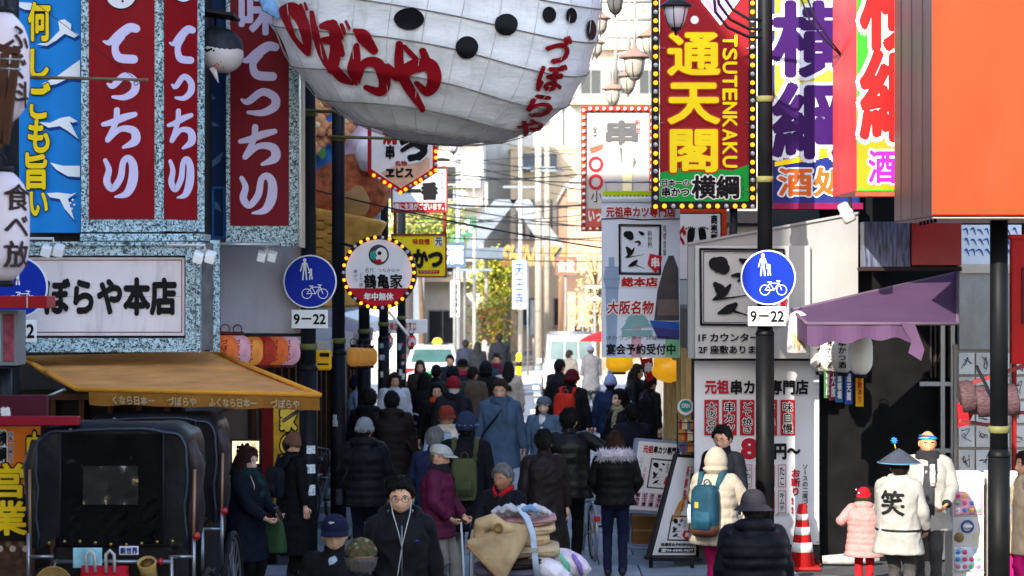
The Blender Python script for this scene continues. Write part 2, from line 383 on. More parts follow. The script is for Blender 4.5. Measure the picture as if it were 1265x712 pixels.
# ---- left row
DARKW = mat('2b2522', .7, .3, 3, .2, 30); GREYW = mat('7c7a7a', .75, .12, 3, dirt=.4)
zb = block('restaurant_building', 'dark restaurant building at left with orange awning and blue speckled sign frames', -10, -3.25, 20.75, 23.2, 9.6, mat('33343a', .7, .2, 2, .1))
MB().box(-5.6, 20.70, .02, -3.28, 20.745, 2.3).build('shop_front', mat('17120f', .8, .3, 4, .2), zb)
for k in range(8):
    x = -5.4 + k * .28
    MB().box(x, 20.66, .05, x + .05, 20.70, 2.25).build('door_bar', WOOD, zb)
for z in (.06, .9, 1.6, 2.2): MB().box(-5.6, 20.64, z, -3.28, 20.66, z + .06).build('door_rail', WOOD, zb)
for (y0, y1, h, c, lb) in ((25.3, 31.0, 7.2, '5d5048', 'brown shop building behind the left row of street poles'),
                           (31.1, 38.0, 6.4, '73706c', 'grey shop building in the middle of the left row'),
                           (38.1, 45.6, 4.0, '8d8a84', 'pale shop building at the far end of the left row')):
    b = block('shop_building', lb, -10, -3.25, y0, y1, h, mat(c, .75, .15, 2, dirt=.35))
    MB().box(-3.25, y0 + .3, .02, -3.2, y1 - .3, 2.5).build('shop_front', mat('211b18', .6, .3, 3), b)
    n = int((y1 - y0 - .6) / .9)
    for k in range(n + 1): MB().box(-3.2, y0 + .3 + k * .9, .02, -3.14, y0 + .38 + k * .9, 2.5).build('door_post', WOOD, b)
    windows(b, 'E', [(y0 + .7 + 1.7 * k, y0 + 1.8 + 1.7 * k, min(3.5, h - 1.3), min(4.7, h - .2)) for k in range(int((y1 - y0 - 1) / 1.7))], x0=-3.25)
# ---- right row
r1 = block('shop_building', 'shop at right behind the purple awning, its dark interior painted as a black front', 3.66, 11, 25.3, 31, 9.2, mat('070607', .8, .25, 3, .15))  # near-black wall paints in the shade of the open interior
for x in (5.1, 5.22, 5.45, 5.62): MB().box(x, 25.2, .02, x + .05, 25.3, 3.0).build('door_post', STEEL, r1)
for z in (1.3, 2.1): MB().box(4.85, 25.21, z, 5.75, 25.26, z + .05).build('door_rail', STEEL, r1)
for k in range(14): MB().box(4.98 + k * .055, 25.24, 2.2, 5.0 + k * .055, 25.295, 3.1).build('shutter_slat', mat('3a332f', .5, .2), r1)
r2 = block('shop_building', 'low skewer restaurant with pale parapet behind the hanging white banner', 2.2, 3.64, 25.1, 31, 3.0, mat('3b3735', .7, .2, 3), False)
MB().box(2.1, 26, .02, 2.2, 30.6, 1.0).build('counter', mat('d8d4c8', .5, .08), r2)
for k in range(6): MB().box(2.13, 26.1 + k * .8, 1.0, 2.19, 26.18 + k * .8, 2.5).build('door_post', mat('b59a62', .4, .15, metal=.4), r2)
r3 = block('shop_building', 'pale shop building in the middle of the right row', 2.75, 11, 31.1, 38.5, 4.2, mat('9b958d', .75, .12, 2, dirt=.3))
windows(r3, 'W', [(31.8 + 1.7 * k, 33 + 1.7 * k, .6, 2.2) for k in range(4)], x0=2.75)
r4 = block('shop_building', 'cream shop building at the far end of the right row', 2.9, 11, 38.6, 45.8, 5.0, mat('b8ac9c', .75, .12, 2, dirt=.3))
windows(r4, 'W', [(39.2 + 1.7 * k, 40.4 + 1.7 * k, .6, 2.2) for k in range(3)] + [(39.2 + 1.7 * k, 40.4 + 1.7 * k, 3, 4.1) for k in range(3)], x0=2.9)
# ---- beyond the crossing
CREAM = mat('c6b296', .8, .1, 2, dirt=.4); OFFW = mat('c6c3bd', .8, .1, 2, dirt=.4); PINKB = mat('bc967c', .8, .08, 2, dirt=.1)
f1 = block('office_building', 'broad white building beyond the crossing on the left', -22, -1.3, 86, 100, 13, OFFW, mc=OFFW)
windows(f1, 'S', [(-5.4 + 1.9 * k, -4.3 + 1.9 * k, z, z + 1.3) for k in range(2) for z in (.7, 3.6, 6.6, 9.4)], y0=86)
for z in (3.2, 6.2, 9.0):
    MB().box(-9, 85.2, z, -1.4, 86, z + .14).build('balcony', CREAM, f1)
    for k in range(19): MB().box(-8.9 + k * .4, 85.22, z + .14, -8.84 + k * .4, 85.27, z + .9).build('baluster', mat('8a8c90', .5), f1)
    MB().box(-9, 85.2, z + .9, -1.4, 85.28, z + .97).build('rail', mat('8a8c90', .5), f1)
for k, (x, z) in enumerate(((-2.1, 7.0), (-2.4, 4.0), (-1.9, 10.2))): MB().box(x, 85.5, z, x + .7, 86, z + .6).build('air_conditioner', mat('b9b8b4', .6), f1, .02)
MB().box(-6, 85.3, 5.3, -1.3, 86, 5.45).build('canopy', mat('7fae92', .7, .1), f1)
f2 = block('office_building', 'beige stepped building at the end of the street', -.2, 3.5, 96, 110, 9.2, CREAM, mc=CREAM)
MB().box(-1.5, 99, 0, .9, 108, 12.2).build('stair_tower', OFFW, f2)
MB().box(.3, 95.4, 8.2, 1.9, 96, 9.0).build('roof_box', mat('5a5f66', .7, .1), f2)
windows(f2, 'S', [(.1 + .62 * k, .45 + .62 * k, 5.2, 6.9) for k in range(5)] + [(.2, 1.2, 1.2, 2.4), (1.8, 2.9, 1.2, 2.4)], y0=96)
f3 = block('apartment_building', 'peach building on the far right corner with dark shutter', 1.9, 16, 76, 92, 6.6, PINKB, mc=OFFW)
windows(f3, 'S', [(2.15, 2.75, .4, 1.6), (3.4, 4.4, 3.4, 4.6), (5.3, 6.3, 3.4, 4.6)], y0=76, pm=mat('3a302c', .6, .2))
MB().prism([(1.9, 75.8, 6.8), (3.9, 75.8, 8.2), (3.9, 75.8, 6.8)], (0, 9, 0)).build('gable_roof', mat('c3b4c4', .7, .1), f3)
f4 = block('house', 'small white house with pitched roof behind the yellow sign', -7.5, -4.2, 78, 86, 5.2, OFFW, False)
MB().prism([(-7.7, 77.8, 5.2), (-4.0, 77.8, 5.2), (-5.85, 77.8, 7.0)], (0, 8.4, 0)).build('roof', mat('c9c4bb', .7, .1), f4)
windows(f4, 'S', [(-6.8, -5.8, 2.8, 4), (-5.4, -4.6, 2.8, 4)], y0=78)
f5 = block('office_building', 'tall pale building closing the street behind the stepped one', 2.8, 14, 108, 125, 17, OFFW, mc=CREAM)
windows(f5, 'S', [(3.4 + 1.5 * k, 4.4 + 1.5 * k, z, z + 1.2) for k in range(3) for z in (7.2, 10, 12.8)], y0=108)
for z in (6.6, 9.4, 12.2, 15): MB().box(2.8, 107.2, z, 9, 108, z + .35).build('balcony', CREAM, f5)
f6 = block('office_building', 'grey white tower block rising behind the white building', -9, -.9, 112, 125, 18, mat('b9b8b8', .8, .05, 2), mc=OFFW)
windows(f6, 'S', [(-7.5 + 1.6 * k, -6.5 + 1.6 * k, z, z + 1.1) for k in range(4) for z in (8, 11, 14.2, 16)], y0=112)
# street arch
ar = thing('street_arch', 'steel arch with slanted letters spanning the far end of the street', 'arch', (0, 79, 0))
SL = mat('6e7883', .5, .1, metal=.3)
for x in (-3.6, 3.9): MB().box(x - .2, 78.8, 0, x + .2, 79.2, 4.7).build('post', SL, ar)
MB().box(-3.8, 78.7, 4.05, 4.1, 79.3, 4.5).build('beam', mat('5f6b78', .5, .1), ar)
MB().prism([(-2.2, 78.75, 4.5), (-1.35, 78.75, 4.5), (.1, 78.75, 6.3), (-.75, 78.75, 6.3)], (0, .4, 0)).build('strut', SL, ar)
MB().prism([(1.9, 78.75, 4.5), (1.05, 78.75, 4.5), (-.2, 78.75, 6.3), (.55, 78.75, 6.3)], (0, .4, 0)).build('strut', mat('858d96', .5, .1), ar)
MB().prism([(-2.9, 78.7, 4.5), (-1.9, 78.7, 4.5), (-1.5, 78.7, 5.6), (-2.9, 78.7, 5.6)], (0, .2, 0)).build('panel', mat('4f9a72', .5, .1), ar)
for i in range(5):
    for j in range(3):
        x = 2.35 + i * .62 + (j % 2) * .31; z = 3.1 + j * .55
        MB().prism([(x, 78.9, z - .26), (x + .29, 78.9, z), (x, 78.9, z + .26), (x - .29, 78.9, z)], (0, .06, 0)).build('lattice_panel', mat('a9b0b6', .6), ar)
S = Sign('', '', '', 640, 78.6, root=ar)
S.text('SHINSEKAI', 618, 304, 702, 328, mat('a8834e', .5, .05), bold=.05, slant=.25)
# far poles
for i, (px, Y, r_, h, c, lb) in enumerate(((566, 72, .1, 8, '8b8e92', 'grey lamp post by the taxi'), (586, 71, .07, 5, '96938c', 'thin white post right of the taxi'),
        (643, 73, .09, 9, '94928e', 'pale utility pole beside the blue and white flag'), (665, 74, .14, 10, '9c9488', 'thick concrete utility pole in mid street view'),
        (676, 76, .12, 10, '948c80', 'concrete pole left of the peach corner building'), (601, 80, .08, 7, '9a968e', 'slim pole in front of the yellowing tree'))):
    b = P(px, VY, Y)
    t = thing('utility_pole', lb, 'pole', (b.x, Y, 0), group='poles beyond the crossing')
    MB().tube([(b.x, Y, 0), (b.x, Y, h)], [r_, r_ * .8], 10).build('shaft', mat(c, .7, .1), t)
    MB().box(b.x - .6, Y - .04, h * .72, b.x + .6, Y + .04, h * .72 + .08).build('cross_arm', SL, t)
    MB().lathe([(r_ * 1.5, 0), (r_ * 1.5, .25), (r_ * 1.1, .3)], 10, (b.x, Y, 0)).build('footing', SL, t)
yb = P(641, VY, 66)
t = thing('bollard', 'yellow bollard on the kerb of the crossing', 'bollard', (yb.x, 66, 0))
MB().lathe([(.09, 0), (.09, .95), (.05, 1.02), (0, 1.03)], 12, (yb.x, 66, 0)).build('post', mat('e8c21c', .5, .08), t)
MB().lathe([(.093, .6), (.093, .75)], 12, (yb.x, 66, 0)).build('band', BLACK, t)
fl = Sign('banner_flag', 'white vertical flag with blue writing beyond the crossing', 'flag', 642, 70)
fl.board(633, 322, 650, 382, OFFW, .02); fl.text('天王寺', 636, 326, 647, 378, mat('2f4fb0', .6), vert=True, bold=.03)
MB().tube([fl.px(652, 322), (fl.px(652, 322).x, 70, 0)], .03, 6).build('pole', SL, fl.root)
# trees: trunk, limbs and leaf clumps with gaps
def tree(label, x, y, h, rx, cols, nleaf=2600, seed=1, cz=.62, sp=.42):
    g = random.Random(seed); t = thing('street_tree', label, 'tree', (x, y, 0), group='trees beyond the crossing')
    mb = MB(); mb.tube([(x, y, 0), (x + .05, y, h * .3), (x - .03, y, h * .6), (x, y, h * .85)], [.13, .1, .07, .02], 8)
    cl = []
    for k in range(26):
        a = g.uniform(0, 6.28); z = h * g.uniform(max(.25, cz - sp * .95), min(.98, cz + sp * .95)); rr = rx * math.sqrt(max(0, 1 - ((z / h - cz) / sp) ** 2)) * g.uniform(.3, 1)
        c = Vector((x + rr * math.cos(a), y + rr * math.sin(a), z)); cl.append(c)
        mb.tube([(x, y, z * .8), c], [.035, .012], 5)
    mb.build('trunk', mat('5a4a3c', .9, .2, 5, .4), t)
    ms = [mat(c, .7, .25, 5) for c in cols]; lf = MB()
    for k in range(nleaf):
        c = cl[g.randrange(len(cl))]; p = c + Vector((g.gauss(0, 1), g.gauss(0, 1), g.gauss(0, .8))) * .3
        a = Vector((g.gauss(0, 1), g.gauss(0, 1), g.gauss(0, 1))).normalized() * g.uniform(.05, .1); b = a.orthogonal().normalized() * g.uniform(.03, .07)
        lf.add([p - a, p + b, p + a, p - b], [(0, 1, 2, 3)], g.randrange(len(ms)))
    lf.build('crown', ms, t)
tree('yellowing slim tree behind the crossing in mid street view', P(612, 0, 84).x, 84, 4.2, .75, ('8f9a3e', 'b8ac42', '6f8430'), 2800, 3)
tree('green tree between white houses behind the yellow sign', P(520, 0, 74).x, 74, 6.0, 1.5, ('75883e', '9da650', 'b3aa5a'), 2600, 4, .86, .13)
tree('small autumn tree with reddish leaves near the bollard', P(598, 0, 79).x, 79, 2.4, .4, ('9a5a42', '8a8a36', '6f8440'), 500, 5)
tree('bright leafy tree beside the peach corner building', P(736, 0, 72).x, 72, 4.3, .55, ('e9d19a', 'e0b07a', 'b0ae60'), 500, 6, .8)
# overhead wires
wm = mat('26282c', .6)
for i, (xa, ya, xb, yb_, Y, r_) in enumerate(((300, 195, 800, 322, 30, .012), (540, 185, 735, 212, 58, .012), (540, 212, 735, 196, 60, .012), (545, 248, 735, 249, 56, .03), (548, 228, 735, 262, 62, .012),
        (550, 268, 735, 268, 64, .012), (545, 170, 735, 232, 66, .012), (560, 200, 735, 178, 70, .012), (553, 262, 735, 300, 50, .014), (550, 300, 735, 312, 68, .012), (545, 285, 735, 236, 72, .012), (600, 160, 735, 200, 74, .014), (555, 190, 735, 260, 75, .012), (540, 220, 740, 205, 48, .016), (540, 240, 740, 285, 52, .016), (545, 205, 735, 225, 54, .018), (550, 275, 740, 255, 57, .014), (545, 258, 735, 280, 61, .018), (550, 290, 740, 290, 63, .02), (560, 182, 735, 245, 53, .014), (540, 310, 735, 322, 70, .02))):
    a, b = P(xa - 60, ya, Y), P(xb + 60, yb_, Y + 2); pts = []
    for k in range(13):
        q = k / 12; pts.append(a.lerp(b, q) - Vector((0, 0, .16 * 4 * q * (1 - q))))
    o = MB().tube(pts, r_, 5).build('overhead_wire', wm)
    tag(o, 'thin black overhead wire strung across the far street between the signs', 'wire', 'overhead wires')

for i, (px0, py0, px1, py1, Y, c, tx, lb) in enumerate(((548, 300, 575, 330, 69, '3f5a78', '酒', 'slate blue shop sign beyond the taxi'), (556, 346, 568, 392, 71, 'b8b4ac', '薬', 'tall pale sign on a post behind the taxi'), (686, 318, 712, 340, 75, '8a5a4a', '食堂', 'brown shop sign on the far right corner'), (560, 268, 588, 292, 76, '3f7a5c', '茶', 'green shop sign under the overhead wires'), (722, 352, 748, 372, 70, 'c8b48a', '市場', 'cream sign board above the white van'), (655, 372, 664, 415, 75, '4a4e54', '', 'dark slim meter box on the far utility pole'))):
    a = Sign('far_sign', lb, 'sign', (px0 + px1) / 2, Y); a.board(px0, py0, px1, py1, mat(c, .6, .1), .15); a.frame(px0 - .6, py0 - .6, px1 + .6, py1 + .6, 1, mat('5a5a5a', .5), .18, .02)
    if tx: a.text(tx, px0 + 3, py0 + 4, px1 - 3, py1 - 4, mat('d8d4cc', .6) if i in (0, 2, 3) else INK, vert=len(tx) < 2, bold=.03)
    q = a.px((px0 + px1) / 2, py1, -.1); MB().tube([(q.x, Y + .1, 0), (q.x, Y + .1, q.z + .3)], .05, 8).build('post', mat('7a7a78', .6), a.root)
# ================================================================== signs and shop fronts
def speckle():
    m = bpy.data.materials.new('speckle'); m.use_nodes = True; t = m.node_tree; b = t.nodes['Principled BSDF']
    tc = t.nodes.new('ShaderNodeTexCoord'); n = t.nodes.new('ShaderNodeTexNoise'); n.inputs['Scale'].default_value = 34; n.inputs['Detail'].default_value = 3; n.inputs['Distortion'].default_value = 1.2
    r = t.nodes.new('ShaderNodeValToRGB'); n.inputs['Roughness'].default_value = .62; r.color_ramp.elements[0].position = .42; r.color_ramp.elements[0].color = lin('0d2e38'); r.color_ramp.elements[1].position = .56; r.color_ramp.elements[1].color = lin('b0ccd6')
    t.links.new(tc.outputs['Object'], n.inputs['Vector']); t.links.new(n.outputs[0], r.inputs[0]); t.links.new(r.outputs[0], b.inputs['Base Color'])
    b.inputs['Roughness'].default_value = .45
    return m
SPK = speckle(); CRIM = mat('7c0412', .5, .1, 1.5, dirt=.18); LILAC = mat('c4bcde', .5, .04)
CRIMD = mat('6c0519', .5, .1, 1.5, dirt=.18)
class Quad(Sign):
    """like Sign on any quad (TL, TR, BR, BL); positions run 0..W, 0..H"""
    def __init__(s, name, label, cat, c, W, H, root=None, group=None, foot=None):
        s.c = [Vector(p) for p in c]; s.W = W; s.H = H; s.n = (s.c[1] - s.c[0]).cross(s.c[0] - s.c[3]).normalized(); s.k = 0
        if s.n.y > 0: s.n = -s.n
        dd = s.c[2] - Vector((0, 0, CH)); s.c[2] = Vector((0, 0, CH)) + dd * ((s.c[0] - Vector((0, 0, CH))).dot(s.n) / dd.dot(s.n))
        s.u = (s.c[2] - s.c[3]).normalized(); s.w = (s.c[0] - s.c[3]).normalized()
        s.root = root or thing(name, label, cat, foot or (s.c[2] + s.c[3]) / 2, group=group)
    def uv(s, x, y): return x, -y
    def pt(s, u, v, o=0):
        a, b = u / s.W, -v / s.H
        return s.c[0].lerp(s.c[1], a).lerp(s.c[3].lerp(s.c[2], a), b) + s.n * o
    def board(s, x0, y0, x1, y1, m, th=.04, o=0, name='board', bevel=.004, parent=None):
        q = [s.px(x0, y1, o), s.px(x1, y1, o), s.px(x1, y0, o), s.px(x0, y0, o)]
        return MB().prism(q, s.n * -th).build(name, m, parent or s.root, bevel)
# ---------------------------------------------------------------- left: blue wave sign
b = Sign('wall_sign', 'blue wall sign with white waves and tall yellow letters', 'sign', 60, 20.5)
BLUE = mat('1b7fd0', .5, .12, 1.5, dirt=.15); WAVE = mat('e9eef5', .5, .03); NAVY = mat('123a86', .5, .05); YEL = mat('f6d21a', .5, .04)
b.board(20, -30, 100, 288, BLUE, .12)
for i, (pts) in enumerate((
    [(45, 55), (60, 52), (74, 38), (72, 26), (80, 24), (88, 30), (88, 38), (98, 43), (92, 47), (80, 42), (70, 50), (58, 57)],
    [(52, 104), (70, 95), (85, 84), (99, 74), (99, 98), (85, 97), (70, 104), (60, 106)],
    [(47, 151), (62, 152), (75, 146), (86, 144), (96, 150), (90, 152), (86, 150), (97, 172), (84, 162), (74, 156), (60, 158)],
    [(62, 201), (78, 205), (99, 205), (99, 219), (84, 218), (70, 210)],
    [(58, 239), (72, 238), (88, 240), (95, 238), (84, 246), (92, 272), (80, 258), (74, 246), (62, 244)],
    [(10, 2), (40, 4), (60, 10), (48, 14), (30, 12)])):
    b.poly([(x + 1.5, y + 4) for x, y in pts], NAVY, .004); b.poly(pts, WAVE, .008)
for x, y in ((90, 247), (87, 251), (92, 253), (89, 258)): b.disc(x, y, 1.4, WAVE, .009, n=8)
for ch, bx in (('何', (36, 4, 62, 50)), ('し', (39, 62, 60, 96)), ('ご', (38, 104, 62, 146)), ('も', (36, 149, 61, 188)), ('旨', (33, 190, 58, 233)), ('い', (38, 238, 59, 266))):
    b.text(ch, *bx, YEL, bold=.035, o=.02, outline=INK, ow=.03)
# ---------------------------------------------------------------- left: two-faced blowfish hot-pot sign
a = Sign('box_sign', 'speckle-framed crimson box sign with two faces left of the small pufferfish', 'sign', 200, 20.15)
a.board(100, -45, 199.5, 287, SPK, .22); a.board(110, -60, 191, 271, CRIM, .02, .012, 'panel', 0)
fish = mat('d8d6dc', .5, .05)
def emblem(s, x, y, r):
    s.disc(x, y, r, INK, .016, ry=r * .98, name='emblem'); s.disc(x, y, r * .93, fish, .02, ry=r * .9, name='emblem')
    for dx, dy in ((-.3, .25), (.1, .45), (.4, .2), (.65, -.1)): s.disc(x + dx * r, y + dy * r, r * .08, INK, .024, n=8, name='emblem')
emblem(a, 150, -7, 20)
a.brushtext('てっちり', ((127, 29, 174, 79), (132, 89, 172, 125), (127, 134, 173, 184), (128, 192, 170, 247)), LILAC, .018)
c2 = Sign('', '', '', 200, 20.15, 48, root=a.root)
c2.board(200.5, -45, 253, 287, SPK, .06); c2.board(202.5, -60, 243, 272, CRIM, .02, .012, 'panel', 0)
emblem(c2, 225, -10, 14)
c2.brushtext('てっちり', ((207, 31, 240, 80), (210, 90, 238, 126), (206, 135, 239, 185), (207, 193, 237, 248)), LILAC, .018)
a.board(100, 289, 252, 298, SPK, .5, .05, 'ledge')
# ---------------------------------------------------------------- left: second hot-pot sign
a = Sign('box_sign', 'speckle-framed crimson sign beside the grey street pole', 'sign', 320, 22.2)
a.board(279, -50, 369, 305, SPK, .3); a.board(284.5, -60, 357, 279, CRIMD, .02, .012, 'panel', 0)
a.text('味', 297, -14, 345, 42, LILAC, bold=.035, o=.02)
a.brushtext('てっちり', ((296, 52, 346, 100), (297, 109, 346, 144), (296, 155, 346, 205), (296, 214, 342, 267)), LILAC, .018)
MB().box(*P(372, 306, 22.0)[:], *(P(377, 0, 22.3) + Vector((0, 0, 2)))[:]).build('mounting_post', mat('b8aa96', .7, .15), a.root)
a = Sign('wall_sign', 'dark navy wave sign between the two crimson signs', 'sign', 265, 22.6)
a.board(250, -40, 282, 292, mat('0f2f57', .5, .1), .1); a.frame(262, 231, 279, 295, 3, mat('1f5ea8', .5), .06, .03)
for pts in ([(253, 122), (262, 116), (266, 122), (260, 126)], [(254, 206), (270, 192), (276, 188), (272, 200), (260, 208)], [(256, 240), (270, 252), (274, 262), (262, 256)], [(254, 145), (262, 150), (272, 156), (262, 156)]):
    a.poly(pts, mat('4d6f92', .5), .006)
# pufferfish lantern with little roof
c = P(272, 64, 21.0)
t = thing('pufferfish_lantern', 'small spotted pufferfish lantern under a black roof', 'lantern', c)
FB = mat('c8c2c4', .5, .1, 5)
mb = MB(); ring = 14; body = []
for i in range(15):
    q = math.pi * i / 14; r_ = .2 * math.sin(q) ** .8; body.append((r_, -.25 * math.cos(q)))
MB().lathe(body, 18, c + Vector((.0, 0, -.01)), (.75, -.55, -.3)).build('body', FB, t)
MB().lathe([(r_ * 1.02, z) for r_, z in body], 18, c + Vector((0, 0, .05)), (.75, -.55, -.3), sx=.96, sy=.96).build('back', mat('2a2e38', .5, .3, 14), t)
for k in range(14):
    d = Vector((.75 - .11 * k, -.75, .02 - .03 * (k % 3))).normalized(); MB().ball(c + d * .2, .014, 8).build('spot', INK, t)
for k in range(12):
    d = Vector((.85 - .09 * k, -.6, -.25 - .13 * (k % 3))).normalized(); MB().beam(c + d * .212, c + d * .212 + Vector((.025, 0, -.045)), .009, .009).build('scale_mark', RED, t)
MB().tube([c + Vector((-.06, -.12, -.17)), c + Vector((-.0, -.12, -.32))], [.04, .005], 8, ell=.3).build('fin', FB, t)
MB().beam(c + Vector((-.17, -.1, .38)), c + Vector((.18, -.1, .33)), .5, .03).build('roof', BLACK, t)
MB().tube([c + Vector((-.05, 0, .35)), c + Vector((-.05, 0, .15))], .012, 6).build('hanger', BLACK, t)
# ---------------------------------------------------------------- left: white billboard over the awning
a = Sign('billboard', 'white billboard with black brush lettering in speckled frame above orange awning', 'sign', 130, 19.9)
a.board(-30, 318, 228, 415, mat('d4cdd2', .55, .08, 2, dirt=.5), .1)
a.frame(-40, 303, 243, 431, 13, SPK, .22, .05); a.frame(-45, 299, 249, 435, 5, SPK, .3, .09, 'outer_frame')
a.frame(-20, 321, 225, 411, .9, CRIM, .004, .006, 'border_line', 0)
for y_ in (80, 190): a.rect(-25, 366.2, 226, 366.6, mat('a09aa0', .6), .003, 'sheet_joint') if y_ == 80 else None
a.text('づぼらや本店', 22, 345, 217, 388, INK, bold=.05, o=.01)
s2 = Sign('', '', '', 249, 19.9, 60, root=a.root); s2.board(250, 300, 270, 432, mat('5b5c60', .6, .3, 8), .05, name='side_panel'); s2.board(263, 297, 270, 435, SPK, .06, .02, 'outer_frame')
def flood(px, py, Y, label, dx=0):
    c = P(px, py, Y); t = thing('flood_light', label, 'lamp', c, group='small floodlights')
    MB().tube([c + Vector((-.35, 0, .06)), c + Vector((0, 0, .06)), c + Vector((0, 0, .0))], .014, 6).build('arm', mat('c4c6c8', .5), t)
    for sx in (-.055, .055):
        MB().obox(c + Vector((sx, -.03, -.05)), (.045, 0, -.012), (0, .05, .02), (.01, 0, .045)).build('lamp_head', mat('d8d9da', .35, .05), t, .012)
    MB().obox(c + Vector((0, 0, -.01)), (.03, 0, 0), (0, .03, 0), (0, 0, .035)).build('bracket', STEEL, t, .005)
flood(66, 303, 19.3, 'small white floodlight above the left end of the billboard')
flood(253, 311, 19.5, 'small white floodlight at the right corner of the billboard')
flood(330, 311, 22.2, 'pair of white floodlights under the crimson sign')
MB().tube([P(240, 302, 22), P(345, 302, 22)], .022, 8).build('sign_rail', mat('aeb4bc', .4, metal=.5), a.root)
# ---------------------------------------------------------------- orange awning
FL, FR, BL, BR_ = P(95, 481, 17.6), P(395, 488, 17.8), P(25, 440, 20.7), P(262, 434, 20.7)
t = thing('awning', 'faded orange awning over the restaurant front at left', 'awning', (FL + FR) / 2)
ORG_M = mat('c4874a', .75, .25, 2.5, .15, 8, dirt=.45); ORV = mat('8f6026', .7, .2, 3, dirt=.3)  # valance orange browned for its shade as well as dirt
def sheet(mb, a, b, c, d, n=10, m_=6, sag=0, th=.01, wob=0, sm=True):
    g = lambda i, j: a.lerp(b, i / n).lerp(d.lerp(c, i / n), j / m_) + Vector((0, 0, -sag * 4 * (j / m_) * (1 - j / m_) + wob * math.sin(i * 2.1)))
    vs_ = [g(i, j) for j in range(m_ + 1) for i in range(n + 1)]; fs = [(j * (n + 1) + i, j * (n + 1) + i + 1, (j + 1) * (n + 1) + i + 1, (j + 1) * (n + 1) + i) for j in range(m_) for i in range(n)]
    mb.add(vs_, fs, 0, sm); mb.add([v - Vector((0, 0, th)) for v in vs_], [f[::-1] for f in fs], 0, sm); return mb
sheet(MB(), BL, BR_, FR, FL, sag=.03, th=.012).build('canopy', ORG_M, t)
for p, q in ((FL, FR), (BL, FL), (BR_, FR)): MB().tube([p, q], .022, 8).build('edge_bar', mat('c8862c', .6, .1), t)
vl = Quad('', '', '', (FL - Vector((-.1, .01, .02)), FR - Vector((0, .01, .02)), FR - Vector((0, -.02, .13)), FL - Vector((-.1, -.02, .13))), 290, 18, root=t)
mb = MB()
for i in range(24):
    x0, x1 = i * 290 / 24, (i + 1) * 290 / 24; z = .012 * math.sin(i * 1.3); z1 = .012 * math.sin((i + 1) * 1.3)
    mb.add([vl.px(x0, 0, z), vl.px(x1, 0, z1), vl.px(x1, 18 + math.sin(i * .9 + .9), z1), vl.px(x0, 18 + math.sin(i * .9), z)], [(0, 1, 2, 3)], 0, True)
mb.build('valance', ORV, t)
VT = mat('b09a78', .7, .1)
for tx, x0, x1 in (('くなら日本一', 30, 82), ('づぼらや', 98, 134), ('ふくなら日本一', 150, 210), ('づぼらや', 228, 264)): vl.text(tx, x0, 3, x1, 15, VT, bold=.03, o=.03)
for p, q in ((P(35, 500, 20), P(80, 482, 18)), (P(262, 515, 20), P(292, 500, 18.2)), (P(380, 500, 18.4), P(350, 520, 20.4))): MB().tube([p, q], .018, 6).build('arm', STEEL, t)
# ---------------------------------------------------------------- things at the left edge
def lantern(px, py, Y, r_, h, label, m, txt=None, tm=INK, group=None, cap=BLACK, ribs=9, yaw=0):
    c = P(px, py, Y); t = thing('paper_lantern', label, 'lantern', c, group=group); pr = []
    for i in range(ribs * 2 + 1):
        q = i / (ribs * 2); z = (q - .5) * h; e = abs(2 * q - 1)
        pr.append((r_ * (1 - e ** 4.0 * .55) * (1 - (.012 if i % 2 else 0)), z))
    MB().lathe(pr, 22, c).build('shade', m, t)
    for z in (-h / 2 - .02, h / 2 + .02): MB().lathe([(r_ * .46, -.02), (r_ * .5, 0), (r_ * .46, .02)], 18, c + Vector((0, 0, z))).build('end_ring', cap, t)
    MB().torus(c + Vector((0, 0, h / 2 + .07)), .05, .006, (0, 1, 0), 14, 6).build('handle', cap, t)
    if txt:
        mb = MB(); n = len(txt)
        for i, ch in enumerate(txt):
            v, f = glyph(ch); cw = h * .78 / n
            for q, (ex, ey) in enumerate(((0, 0), (.03, 0), (0, .03), (-.03, 0))):
                vv = []
                for a_, b_ in v:
                    th = yaw + (a_ - .5 + ex) * cw * 1.15 / r_; rr = r_ * 1.012 + q * .0003
                    vv.append(c + Vector((rr * math.sin(th), -rr * math.cos(th), h * .39 - i * cw + (b_ - .88 + ey) * cw)))
                mb.add(vv, f)
        mb.build('lettering', tm, t)
    return t
PAPER = mat('d9c9cf', .7, .06, 4); PAPW = mat('ddd6c8', .7, .06, 4)
l1 = lantern(-1, 84, 14, .2, .72, 'upper of two big pale lanterns at the left edge', PAPER, 'ふぐ料', mat('3b2a28', .7), 'large lanterns at the left edge', yaw=.9)
lantern(-1, 280, 14, .2, .72, 'lower of two big pale lanterns at the left edge, above the red board', PAPER, '食べ放', mat('3b2a28', .7), 'large lanterns at the left edge', yaw=.9)
t = thing('lantern_bracket', 'brown wooden bracket in front of the upper lantern', 'bracket', P(8, 180, 13.4))
for a_, b_ in (((-14, 55), (24, 66)), ((6, 66), (0, 178)), ((20, 66), (6, 178)), ((2, 178), (-16, 178))): MB().beam(P(*a_, 13.4), P(*b_, 13.4), .05, .05).build('bar', WOOD, t, .004)
for y in (72, 84): MB().tube([P(-10, y, 13.38), P(26, y + 2, 13.38)], .008, 6).build('bolt', STEEL, t)
o = thing('sign_rod', 'thin rod sticking out across the crimson sign', 'rod', P(30, 96, 16.5))
MB().tube([P(10, 95, 16.5), P(183, 99, 16.5)], [.014, .011], 8).build('rod', mat('6b5a48', .5, .2), o); MB().torus(P(168, 103, 16.5), .016, .004, (0, 1, 0), 10, 5).build('hook', BLACK, o)
MB().tube([P(45, 5, 16.6), P(165, 96, 16.5)], .0025, 4).build('stay_wire', BLACK, o)
a = Sign('shop_board', 'bright red board projecting at the left edge below the round sign', 'board', 20, 16)
